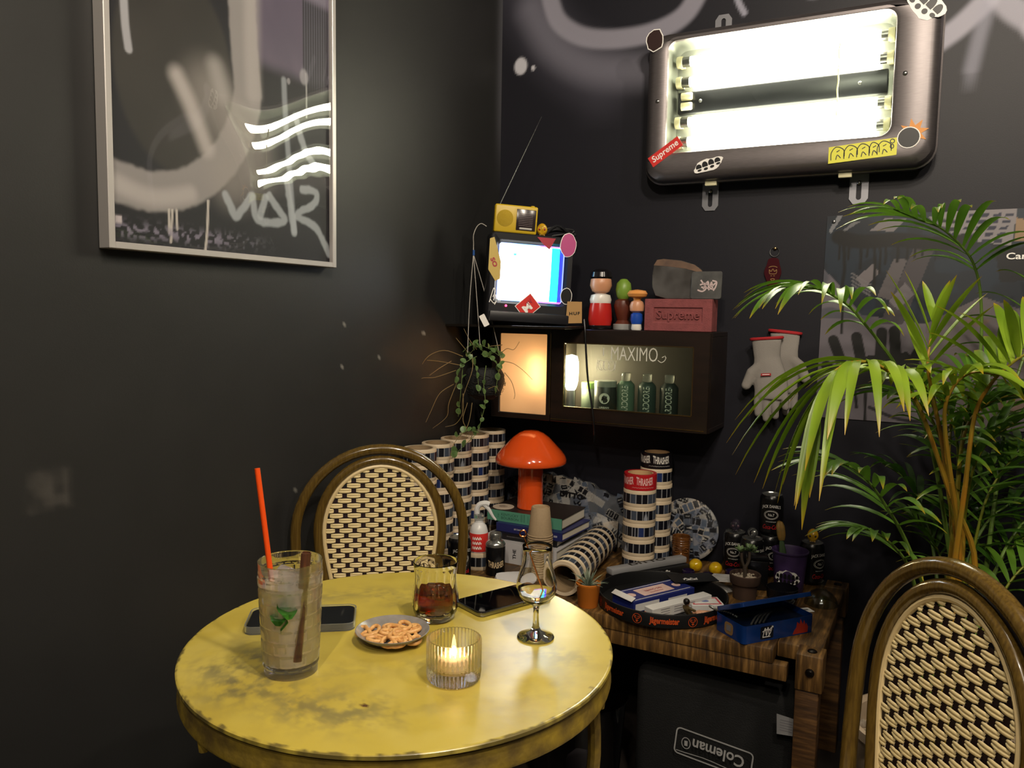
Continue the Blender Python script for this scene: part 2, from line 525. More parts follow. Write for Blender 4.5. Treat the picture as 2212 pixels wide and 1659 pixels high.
tz = (oh/2*.70+ocz, oh/2*.33+ocz, -oh/2*.40+ocz, -oh/2*.76+ocz)
obj('ballast_cover', rbox(ow-.03, .025, oh*.20, .004, (ocx, yl+.072, ocz-.005)), m_dark_steel, LAMP)
for sx in (-.36, .36):
    obj('screw', xf(bolt_head(.005, .003), (ocx+ow*sx, yl+.0595, ocz-.004), (math.pi/2, 0, 0)), m_screw, LAMP)
for z in tz:
    t = obj('fluorescent_tube', xf(lathe([(0, tx0+.012), (.0135, tx0+.012), (.0135, tx1-.012), (0, tx1-.012)], 20), (0, yl+.055, z), (0, math.pi/2, 0)), m_tube, LAMP)
    for x in (tx0, tx1):
        obj('end_cap', xf(lathe([(0, -.012), (.0145, -.012), (.0145, .012), (0, .012)], 16), (x, yl+.055, z), (0, math.pi/2, 0)), m_screw, t)
    for x in (tx0-.018, tx1+.014):
        s = join(xf(lathe([(0, -.009), (.017, -.009), (.018, 0), (.017, .007), (0, .009)], 14), (x, yl+.055, z), (0, math.pi/2, 0)), box(.012, .03, .022, (x, yl+.072, z)))
        obj('socket', s, m_cap, LAMP)
for z in (ocz+.012, ocz-.016):
    obj('starter', xf(lathe([(0, 0), (.0115, 0), (.0115, .028), (.009, .032), (0, .032)], 14), (tx0-.012, yl+.058, z), (0, math.pi/2, 0)), m_cap, LAMP)
# hanging pull chain inside, right
obj('wire', tube([(ocx+ow*.27+.001*math.sin(k), yl+.045, ocz+oh*.38-k*.008) for k in range(27)], .0022, 5), m_cap, LAMP)
obj('glass_pane', bxx(ocx-ow/2+.001, ocx+ow/2-.001, yl+.0085, yl+.0105, ocz-oh/2+.001, ocz+oh/2-.001), sheet_glass('fixture_glass', 'f4f8f4'), LAMP)
for sx in (-1, 1):
    obj('screw', xf(bolt_head(.006, .004), (ocx+sx*(ow/2+.027), yl, ocz-.008), (math.pi/2, 0, 0)), m_screw, LAMP)
def bracket(px, up):
    x = ony(px, 400, YB).x-lcx
    s = -1 if up else 1
    o = [(-.024, 0), (-.024, -.070), (-.014, -.084), (.014, -.084), (.024, -.070), (.024, 0)]
    z0 = lh/2-.03 if up else -lh/2+.01
    sl = rrect(.013, .05, .0064, 5, 0, -.048)
    # ring-shaped plate with a slot
    n = len(sl)
    V = [(a, y, b) for y in (0, -.003) for a, b in sl]
    bm = bmesh.new()
    vo = [[bm.verts.new((a, y, b)) for a, b in o] for y in (0, -.003)]
    vi = [[bm.verts.new((a, y, b)) for a, b in sl] for y in (0, -.003)]
    for k in (0, 1):
        es = []
        for L in (vo[k], vi[k]):
            for i in range(len(L)):
                e = bm.edges.get((L[i], L[(i+1) % len(L)])) or bm.edges.new((L[i], L[(i+1) % len(L)])); es.append(e)
        bmesh.ops.triangle_fill(bm, use_beauty=True, edges=es)
    for L in (vo, vi):
        for i in range(len(L[0])):
            j = (i+1) % len(L[0]); bm.faces.new((L[0][i], L[0][j], L[1][j], L[1][i]))
    bm.verts.index_update()
    g = [tuple(v.co) for v in bm.verts], [tuple(v.index for v in f.verts) for f in bm.faces]; bm.free()
    g = [(a, b-.001, s*c+z0) for a, b, c in g[0]], g[1]
    br = obj('bracket', g, m_zinc, LAMP)
    obj('screw', xf(bolt_head(.006, .004), (x, -.004, z0-s*.027), (math.pi/2, 0, 0)), m_screw, br)
    br.data.transform(Matrix.Translation((x, 0, 0)))
bracket(1536, False); bracket(1856, False); bracket(1550, True)
for px in (1536, 1825):
    obj('clip', rbox(.034, .012, .014, .002, (ony(px, 390, YB-.06).x-lcx, yl+.042, -lh/2-.003)), m_cap, LAMP)
# stickers on the frame
m_red = mat('red_sticker', 'c8302c', rough=.4); m_white = mat('white_print', 'e8e6e2', rough=.5)
m_black = mat('black_print', '121114', rough=.45); m_yel = mat('yellow_tape', 'd2cf3e', rough=.45)
m_brownst = mat('dark_brown_sticker', '2a1614', rough=.45); m_orange_st = mat('orange_sticker', 'd08a3c', rough=.5)
YS = YL-.0008
def lampxz(px, py):
    q = ony(px, py, YS); return q.x-lcx, q.z-lcz
def sticker(name, outline, mt, parent, y, t=.0006, label=None):
    g = plate(outline, t); g = [(a, b+y, c) for a, b, c in g[0]], g[1]
    return obj(name, g, mt, parent, label=label, smooth=False)
def rot2(pts, a, cx=0, cy=0):
    c, s = math.cos(a), math.sin(a); return [(cx+x*c-y*s, cy+x*s+y*c) for x, y in pts]
def lay(g, x, y, z, a=0.):
    c, s = math.cos(a), math.sin(a)
    return [(x+p[0]*c-p[2]*s, y+p[1], z+p[0]*s+p[2]*c) for p in g[0]], g[1]
sx_, sz_ = lampxz(1437, 328)
s = sticker('sticker', rot2([(-.052, -.016), (.052, -.016), (.052, .016), (-.052, .016)], .58, sx_, sz_), m_red, LAMP, yl-.0004, label='red sticker reading Supreme')
obj('lettering', lay(textw('Supreme', .088, .024, bold=.015, shear=.12), sx_, yl-.0014, sz_, .58), m_white, s, smooth=False)
def blob_tag(parent, cx, cz, w_, h_, y, base, ink, a=0., n=5, seed=1):
    """bubble-letter tag: pale outline blob with dark bubble letters on it"""
    rn = random.Random(seed)
    o = []
    for k in range(28):
        t = 2*math.pi*k/28
        rr = 1+.10*math.sin(n*t)+.05*rn.uniform(-1, 1)
        o.append((w_/2*math.cos(t)*rr, h_/2*math.sin(t)*rr*(1.05)))
    s = sticker('sticker', rot2(o, a, cx, cz), base, parent, y)
    gs = []
    for k in range(n):
        x = (k+.5)/n*w_*.86-w_*.43
        hh = h_*.40*math.sqrt(max(.1, 1-(2*x/w_)**2))
        top = [(x+w_/n*.40*math.cos(t), h_*.06+hh*.85*math.sin(t)) for t in [math.pi*q/8 for q in range(9)]]
        g = [(p, 0, q) for p, q in top+[(x-w_/n*.38, -hh*.10), (x+w_/n*.34, -hh*.2)]]
        gs.append((g, [tuple(range(len(g)))]))
        g2 = [(x+w_/n*.30*math.cos(t), 0, -hh*.62+hh*.30*math.sin(t)) for t in [2*math.pi*q/10 for q in range(10)]]
        gs.append((g2, [tuple(range(10))]))
    obj('lettering', lay(join(*gs), cx, y-.0010, cz, a), ink, s, smooth=False)
    return s
x_, z2 = lampxz(1530, 356); blob_tag(LAMP, x_, z2, .085, .034, yl-.0004, m_white, m_black, .30, 4, 3)
x_, z2 = lampxz(2000, 8); blob_tag(LAMP, x_, z2, .10, .06, yl-.0004, m_white, m_black, -.75, 4, 5)
x_, z2 = lampxz(1862, 325)
s = sticker('sticker', rot2([(-.083, -.024), (.081, -.022), (.084, .022), (-.081, .019)], .055, x_, z2), m_yel, LAMP, yl-.0004, label='yellow tape strip with black bubble lettering')
arcs = []
for k, (dx, w2) in enumerate(((-.058, .030), (-.026, .030), (.004, .028), (.030, .022), (.054, .03))):
    arcs.append([(dx-w2*.6, -.016), (dx-w2*.55, .004), (dx-.004, .017), (dx+w2*.45, .008), (dx+w2*.5, -.010)])
    arcs.append([(dx-.006, -.016), (dx-.002, -.004), (dx+.006, -.013)])
    arcs.append([(dx-.004, .004), (dx+.004, .008)])
arcs.append([(.072+.005*math.cos(t), .014+.005*math.sin(t)) for t in [q*.63 for q in range(11)]])
arcs.append([(.071+.004*math.cos(t), .001+.005*math.sin(t)) for t in [q*.63 for q in range(11)]])
obj('lettering', lay(strokes(arcs, .0022), x_, yl-.0014, z2, .055), m_black, s, smooth=False)
def blob(cx, cz, rx, rz, seed, n=18, amp=.09):
    rn = random.Random(seed)
    return [(cx+rx*(1+amp*rn.uniform(-1, 1))*math.cos(2*math.pi*k/n), cz+rz*(1+amp*rn.uniform(-1, 1))*math.sin(2*math.pi*k/n)) for k in range(n)]
x_, z2 = lampxz(1415, 87)
s = sticker('sticker', blob(x_, z2, .0265, .033, 4), m_white, LAMP, yl-.0004)
s2 = sticker('print', blob(x_, z2, .0235, .030, 4), m_brownst, s, yl-.0011)
x_, z2 = lampxz(1963, 297)
star = []
for k in range(16):
    t = math.pi*k/8+.2; rr = .036 if k % 2 == 0 else .018
    star.append((x_+.010+rr*math.cos(t), z2+.012+rr*math.sin(t)))
s = sticker('sticker', star, m_orange_st, LAMP, yl-.0004)
sticker('print', circ(.027, 22, x_, z2), m_white, s, yl-.0011); sticker('print', circ(.0245, 22, x_, z2), m_black, s, yl-.0018)

# ================================================================ framed artwork on the left wall
XA = XL+.032
b0, b1 = onx(238, 536, XA), onx(728, 578, XA)
ay0, ay1, az0, az1 = b0.y, b1.y, (b0.z+b1.z)/2, 2.30
ART = thing('framed_artwork', 'large framed black and white spray paint artwork hanging on the dark wall', 'artwork', (XL, (ay0+ay1)/2, az0))
m_frame = mat('silver_frame', 'a8a4a2', rough=.38, metal=.35)
fd, fw = XA-XL-.001, .0125
aw, ah = ay1-ay0, az1-az0
def yz(y0, y1, z0, z1, x0=.001, x1=None):
    return bev(bxx(x0, x1 if x1 else fd, y0, y1, z0, z1), .0012, 1)
for y0, y1, z0, z1 in ((-aw/2, -aw/2+fw, 0, ah), (aw/2-fw, aw/2, 0, ah), (-aw/2+fw, aw/2-fw, 0, fw), (-aw/2+fw, aw/2-fw, ah-fw, ah)):
    obj('frame_bar', yz(y0, y1, z0, z1), m_frame, ART)
def art_pt(zx, zy):      # zoomed detail pixel -> (y, z) on the picture plane
    q = onx(180+zx/2.765, zy/2.765, XA-.012); return q.y, q.z
def art_col(y, z):
    C = np.zeros((len(y), 3)); C[:] = lin('121118')
    k = .00035   # metres per zoomed pixel
    def st(pts, wz, soft, col, op, jit=0):
        d = pl_dist(y, z, [art_pt(*p) for p in sp2(pts)])/k
        if jit: d = d+jit*(vnoise(y, z, 90., 3)-.5)
        mk = op*(1-sst(d, wz/2*(1-soft), wz/2*(1+soft)))
        paint(C, mk, col); return mk
    cy, cz = art_pt(560, 420)
    inside = 1-sst(np.hypot((y-cy)/.140, (z-cz)/.20), .92, 1.02)
    paint(C, inside, '252321')
    paint(C, inside*.35*vnoise(y, z, 14., 8), '383532')
    # purple field right of the ring, dark ribbed strip beyond
    p0, p1 = art_pt(1040, 200)[0], art_pt(1310, 200)[0]; zl = art_pt(1200, 430)[1]
    paint(C, sst(y, p0-.01, p0)*(1-sst(y, p1, p1+.003))*sst(z, zl-.02, zl+.02), '4e4658')
    paint(C, .5*sst(y, p0-.01, p0)*(1-sst(y, p1, p1+.003))*sst(z, zl-.02, zl+.02)*vnoise(y*3+z, z, 12., 4), '635a6a')
    rib = sst(y, p1+.003, p1+.006)*sst(z, zl-.03, zl+.02)
    paint(C, rib*(.5+.5*np.sin(y*1700))*.5, '6c6878')
    paint(C, sst(z, art_pt(1400, 60)[1], art_pt(1400, 0)[1])*sst(y, p1, p1+.01), '6a6474')
    st([(960, -400), (950, -50), (965, 300), (985, 560), (930, 800), (800, 1000), (620, 1120), (430, 1145), (290, 1110), (150, 1060), (60, 980)], 215, .14, '827e7e', .92, 9)
    st([(760, 560), (900, 760), (1000, 930), (900, 1050)], 330, .8, '8a8480', .55)
    st([(1010, -100), (1010, 250), (1020, 560)], 120, .7, 'b0aaa8', .35)
    st([(190, 1090), (420, 1180), (640, 1160)], 90, .8, 'b8b2b0', .4)
    st([(240, -60), (252, 140), (272, 290)], 46, .3, '9a9aa0', .85)
    st([(560, 450), (640, 620), (740, 880)], 95, .9, 'a49e9c', .8)
    st([(790, 400), (835, 560)], 110, .9, '9a9694', .6)
    st([(1200, 480), (1210, 700), (1240, 1100), (1262, 1380)], 44, .5, '9aa0a8', .55)
    for P in ([(850, 1160), (880, 1230), (912, 1295), (960, 1240), (1010, 1170)], [(1015, 1180), (1030, 1290), (1080, 1325), (1200, 1320), (1160, 1240), (1110, 1170)],
              [(1090, 1180), (1060, 1290)], [(1220, 1100), (1262, 1385)], [(1270, 700), (1320, 880), (1380, 990)], [(1310, 1130), (1390, 1150), (1380, 1220), (1280, 1285), (1390, 1360), (1470, 1520)]):
        st(P, 52, .35, '9aa0a6', .72, 10)
    st([(1330, 440), (1335, 560), (1335, 700)], 12, .5, 'a0a0a0', .7)
    for cxz, czz, r in ((1320, 460, 42), (1228, 485, 16)):
        q = art_pt(cxz, czz); paint(C, .7*(1-sst(np.hypot(y-q[0], (z-q[1])*.8)/k, r*.7, r*1.2)), '8e8c92')
    for P, w_ in (([(514, 1255), (514, 1390)], 15), ([(534, 1255), (526, 1445)], 15), ([(558, 1255), (564, 1368)], 15), ([(748, 1200), (742, 1380), (728, 1520)], 17)):
        st(P, w_, .4, 'b4aea8', .85)
    zg = art_pt(350, 1380)[1]; gy = art_pt(760, 1380)[0]
    paint(C, .75*np.exp(-((z-zg)/.014)**2)*sst(vnoise(y, z, 160., 11), .5, .7)*(1-sst(y, gy, gy+.2)), '7c7688')
    q = art_pt(212, 1308); paint(C, 1-sst(np.maximum(abs(y-q[0]), abs(z-q[1])), .006, .008), 'a8a0a4')
    return C
def art_pos(u, v):
    return np.stack([np.full_like(u, fd-.012), -aw/2+fw+u*(aw-2*fw), fw+v*(ah-2*fw)], 1)
P, F, u, v = grid(230, 330, art_pos)
C = art_col(P[:, 1]+(ay0+ay1)/2, P[:, 2]+az0)
obj('artwork_print', npmesh('artwork_print', P, F, C), mat('art_print', rough=.55, attr=True), ART, label='spray painted grey ring and tag over black and purple')
def acr_pos(u, v):
    P = art_pos(u, v)
    uu, vv = u*.58, v*ah
    low = np.exp(-((vv-.05)/.14)**2)*sst(uu, .15, .5)
    dv = vv-.27
    d = .018*dv*np.exp(-(dv/.2)**2)*np.sin(uu*19-2.2) + .00030*np.sin(uu*11+vv*3+.4)*(1+.5*np.sin(vv*5)) + low*.00007*np.sin(uu*60+vv*130+2.*np.sin(uu*25)) + .00004*np.sin(vv*31+uu*9)
    P[:, 0] = fd-.005+d
    return P
P, F, u, v = grid(120, 170, acr_pos)
obj('acrylic_sheet', npmesh('acrylic_sheet', P, F), sheet_glass('acrylic', 'ffffff', 0., .07), ART)

# ================================================================ yellow bistro table
TC = Vector((-.6635, .9175, 0)); TR = .3055
m_yt = bpy.data.materials.new('worn_yellow_paint'); m_yt.use_nodes = True
def yellow_nodes(mt):
    nt = mt.node_tree; b = nt.nodes['Principled BSDF']
    a = nt.nodes.new('ShaderNodeAttribute'); a.attribute_name = 'paint'
    nt.links.new(a.outputs['Color'], b.inputs['Base Color'])
    b.inputs['Roughness'].default_value = .27; b.inputs['Specular IOR Level'].default_value = 1.0
    t = nt.nodes.new('ShaderNodeTexCoord'); n = nt.nodes.new('ShaderNodeTexNoise')
    n.inputs['Scale'].default_value = 35; n.inputs['Detail'].default_value = 5
    nt.links.new(t.outputs['Object'], n.inputs['Vector'])
    bp = nt.nodes.new('ShaderNodeBump'); bp.inputs['Strength'].default_value = .10; bp.inputs['Distance'].default_value = .003
    nt.links.new(n.outputs['Fac'], bp.inputs['Height']); nt.links.new(bp.outputs[0], b.inputs['Normal'])
yellow_nodes(m_yt)
TAB = thing('bistro_table', 'round yellow painted metal bistro table with worn dark smudges', 'table', (TC.x, TC.y, 0))
def tt(px, py):
    q = onz(px, py, YT); return (q.x-TC.x, q.y-TC.y)
def fbm(x, y, s, seed):
    return (vnoise(x, y, s, seed)*.5+vnoise(x, y, s*2.1, seed+1)*.28+vnoise(x, y, s*4.3, seed+2)*.22)
def top_col(x, y):
    C = np.zeros((len(x), 3)); C[:] = lin('b29f42')
    r = np.hypot(x, y)
    paint(C, .55*sst(fbm(x, y, 9, 20), .40, .70), 'a08c34')
    paint(C, .35*sst(fbm(x, y, 14, 30), .5, .75), 'bfae5e')
    for pts, w_, op in (([(470, 1440), (560, 1425), (600, 1445)], .035, .75), ([(520, 1480), (600, 1500), (650, 1525), (760, 1535)], .040, .62), ([(700, 1290), (790, 1280), (860, 1300)], .030, .5),
                       ([(560, 1400), (520, 1450), (500, 1490)], .05, .55), ([(640, 1545), (760, 1560), (860, 1555)], .03, .4), ([(860, 1280), (950, 1265)], .03, .35), ([(900, 1430), (1000, 1420)], .03, .3),
                       ([(1180, 1410), (1240, 1420)], .03, .45), ([(700, 1450), (800, 1440)], .03, .28), ([(740, 1500), (850, 1520), (960, 1515)], .03, .25), ([(1090, 1420), (1180, 1460), (1130, 1520)], .06, .25)):
        d = pl_dist(x, y, [tt(*p) for p in sp2(pts)])
        n = fbm(x*1.0, y*1.0, 55, 40)
        paint(C, .8*op*np.exp(-(d/w_)**2)*sst(n, .30, .75), '4a4a42')
    p = tt(787, 1524); paint(C, .95*(1-sst(np.hypot((x-p[0])*.8, y-p[1]), .003, .0055)), '4a2c1c')
    p = tt(1278, 1486); paint(C, .7*(1-sst(np.hypot(x-p[0], y-p[1]), .003, .005)), '6a5a30')
    # worn dark rim
    e = sst(r+.006*(vnoise(np.arctan2(y, x)*8, r*0, 6, 3)-.5), TR-.0045, TR-.0015)
    paint(C, .8*e*sst(fbm(x, y, 60, 12), .3, .55), '453c26')
    return C
nr, na = 110, 320
rs = np.concatenate([np.linspace(0.001, TR-.014, nr-14), np.linspace(TR-.013, TR, 14)])
th = np.linspace(0, 2*np.pi, na, endpoint=False)
Rg, Tg = np.meshgrid(rs, th, indexing='ij'); X, Y = (Rg*np.cos(Tg)).ravel(), (Rg*np.sin(Tg)).ravel()
Z = np.where(Rg.ravel() > TR-.004, YT-.0016*((Rg.ravel()-TR+.004)/.004)**2, YT)
i = np.arange((nr-1)*na); rr_, cc_ = i//na, i % na
F = np.stack([rr_*na+cc_, (rr_+1)*na+cc_, (rr_+1)*na+(cc_+1) % na, rr_*na+(cc_+1) % na], 1)
P = np.stack([X, Y, Z], 1)
# close underneath
low = np.stack([TR*np.cos(th), TR*np.sin(th), np.full(na, YT-.006)], 1)
n0 = len(P); P = np.concatenate([P, low, [[0, 0, YT-.006]]])
j = np.arange(na); e0 = (nr-1)*na
F = np.concatenate([F, np.stack([e0+j, n0+j, n0+(j+1) % na, e0+(j+1) % na], 1)])
me = bpy.data.meshes.new('table_top')
FL = F.tolist()+[[n0+na, n0+(k+1) % na, n0+k] for k in range(na)]+[[0]*0]
FL = [q for q in FL if len(q) > 2]
me.from_pydata(P.tolist(), [], FL)
ca = me.color_attributes.new('paint', 'FLOAT_COLOR', 'POINT')
c4 = np.ones((len(P), 4), np.float32); c4[:, :3] = top_col(P[:, 0], P[:, 1]); ca.data.foreach_set('color', c4.ravel())
me.shade_smooth(); me.set_sharp_from_angle(angle=math.radians(40))
obj('table_top', me, m_yt, TAB)
m_apron = mat('rusty_yellow_metal', '8a7426', rough=.5, col2='5a4a24', vscale=28, bump=.3, bscale=90)
obj('apron', lathe([(TR-.004, YT-.0062), (TR-.003, YT-.030), (TR-.001, YT-.036), (TR-.002, YT-.040), (TR-.010, YT-.040), (TR-.008, YT-.0062)], 96, True), m_apron, TAB)
for k in range(6):
    a = math.radians(12+60*k)
    g = xf(lathe([(0, 0), (.006, 0), (.0075, .012), (.005, .018), (0, .02)], 10), ((TR-.012)*math.cos(a), (TR-.012)*math.sin(a), YT-.057))
    obj('lug', g, m_apron, TAB)
for k in range(4):
    a = math.radians(-2+90*k+20)
    c, s = math.cos(a), math.sin(a)
    pts = [((TR-.028)*c, (TR-.028)*s, YT-.03), ((TR-.03)*c, (TR-.03)*s, YT-.2), (.17*c, .17*s, .42), (.16*c, .16*s, .3), (.22*c, .22*s, .05), (.25*c, .25*s, .008)]
    obj('leg', tube(smooth_path(pts, 6), .0095, 10), m_apron, TAB)
obj('brace_ring', tube([(.165*math.cos(t), .165*math.sin(t), .36) for t in [2*math.pi*k/40 for k in range(40)]], .006, 8, closed=True), m_apron, TAB)

# ================================================================ wooden side table
WX0, WX1, WY0, WY1 = -1.325, -.185, 1.81, 2.385
m_wood = bpy.data.materials.new('saw_marked_wood'); m_wood.use_nodes = True
def wood_nodes(mt, axis, c1='3a2814', c2='96703c', c3='61451f', band=170):
    nt = mt.node_tree; b = nt.nodes['Principled BSDF']
    t = nt.nodes.new('ShaderNodeTexCoord'); mp = nt.nodes.new('ShaderNodeMapping')
    nt.links.new(t.outputs['Object'], mp.inputs[0])
    sc = [3.2, 3.2, 3.2]; sc[axis] = 34.
    mp.inputs['Scale'].default_value = sc
    n = nt.nodes.new('ShaderNodeTexNoise'); n.inputs['Scale'].default_value = 2.6; n.inputs['Detail'].default_value = 8; n.inputs['Roughness'].default_value = .62
    nt.links.new(mp.outputs[0], n.inputs['Vector'])
    n2 = nt.nodes.new('ShaderNodeTexNoise'); n2.inputs['Scale'].default_value = 6; n2.inputs['Detail'].default_value = 5
    nt.links.new(t.outputs['Object'], n2.inputs['Vector'])
    rp = nt.nodes.new('ShaderNodeValToRGB'); e = rp.color_ramp.elements
    e[0].position = .34; e[0].color = (*lin(c1), 1); e[1].position = .66; e[1].color = (*lin(c2), 1)
    x = e.new(.5); x.color = (*lin(c3), 1)
    nt.links.new(n.outputs['Fac'], rp.inputs[0])
    mx = nt.nodes.new('ShaderNodeMixRGB'); mx.blend_type = 'MULTIPLY'; mx.inputs[0].default_value = .7
    r2 = nt.nodes.new('ShaderNodeValToRGB'); r2.color_ramp.elements[0].position = .3; r2.color_ramp.elements[1].position = .7
    r2.color_ramp.elements[0].color = (.45, .42, .4, 1)
    nt.links.new(n2.outputs['Fac'], r2.inputs[0])
    nt.links.new(rp.outputs[0], mx.inputs[1]); nt.links.new(r2.outputs[0], mx.inputs[2])
    nt.links.new(mx.outputs[0], b.inputs['Base Color'])
    b.inputs['Roughness'].default_value = .5
    bp = nt.nodes.new('ShaderNodeBump'); bp.inputs['Strength'].default_value = .3; bp.inputs['Distance'].default_value = .003
    nt.links.new(n.outputs['Fac'], bp.inputs['Height']); nt.links.new(bp.outputs[0], b.inputs['Normal'])
wood_nodes(m_wood, 0)
m_woodz = bpy.data.materials.new('saw_marked_wood_leg'); m_woodz.use_nodes = True
wood_nodes(m_woodz, 2, '33210f', '6f4f2a', '4c3319')
WTAB = thing('wooden_table', 'rough brown wooden side table with bolted corner blocks crowded with clutter', 'table', (WX0, WY0, 0))
dx, dy = WX1-WX0, WY1-WY0
th_ = .034
bw = (dy-.0)/5
for k in range(5):
    obj('plank', rbox(dx-.10, bw-.0012, th_, .0025, ((dx-.10)/2, bw*(k+.5), WT-th_/2)), m_wood, WTAB)
obj('end_plank', rbox(.0985, dy-.10, th_, .0025, (dx-.05, dy/2, WT-th_/2)), m_wood, WTAB)
obj('apron_board', rbox(dx-.07, .03, .036, .002, ((dx-.07)/2, .019, WT-th_-.0185)), m_wood, WTAB)
obj('apron_board', rbox(.03, dy-.11, .036, .002, (dx-.025, dy/2, WT-th_-.0185)), m_wood, WTAB)
m_bolt = mat('dark_bolt', '2a2624', rough=.35, metal=.9)
for yy, s in ((.026, -1), (dy-.035, 1)):
    b_ = obj('corner_block', rbox(.058, .062, .082, .003, (dx-.022, yy, WT-.037)), m_wood, WTAB)
    obj('bolt', xf(bolt_head(.010, .008), (dx-.020, yy-.031, WT-.034), (math.pi/2, 0, 0)), m_bolt, b_)
    obj('bolt', xf(bolt_head(.011, .005), (dx-.020, yy-.002, WT+.004)), m_bolt, b_)
    obj('leg', rbox(.050, .052, WT-.079, .003, (dx-.025, yy, (WT-.079)/2)), m_woodz, WTAB)
    obj('leg', rbox(.050, .052, WT-.071, .003, (.03, yy if s < 0 else dy-.03, (WT-.071)/2)), m_woodz, WTAB)

# ================================================================ bistro chairs
m_rattan = mat('brown_rattan_tube', '5e4a1e', rough=.22, coat=.5, col2='4a3816', vscale=9, stretch=(30, 30, 1.2), spec=.5)
m_cream = mat('cream_cane', 'd2bf8e', rough=.42, spec=.4)
m_creamring = mat('cream_binding', 'cdb88a', rough=.35, spec=.5)
m_darkcane = mat('dark_cane', '241519', rough=.45)
def arch(hw, apex, b, zbot, hwbot, n=26, rear=0.):
    """outline of half width hw whose round top is at height apex"""
    pts = []
    zc = apex-b
    for k in range(7):
        t = k/7; z = zbot+(zc-zbot)*t
        e = t*t*(3-2*t)
        pts.append((-(hwbot+(hw-hwbot)*e), z))
    for k in range(n+1):
        t = math.pi*(1-k/n)
        pts.append((hw*math.cos(t), zc+b*math.sin(t)))
    for x, z in pts[:7][::-1]: pts.append((-x, z))
    return pts
CH_H = .905
PER, ROW = .0425, .01195
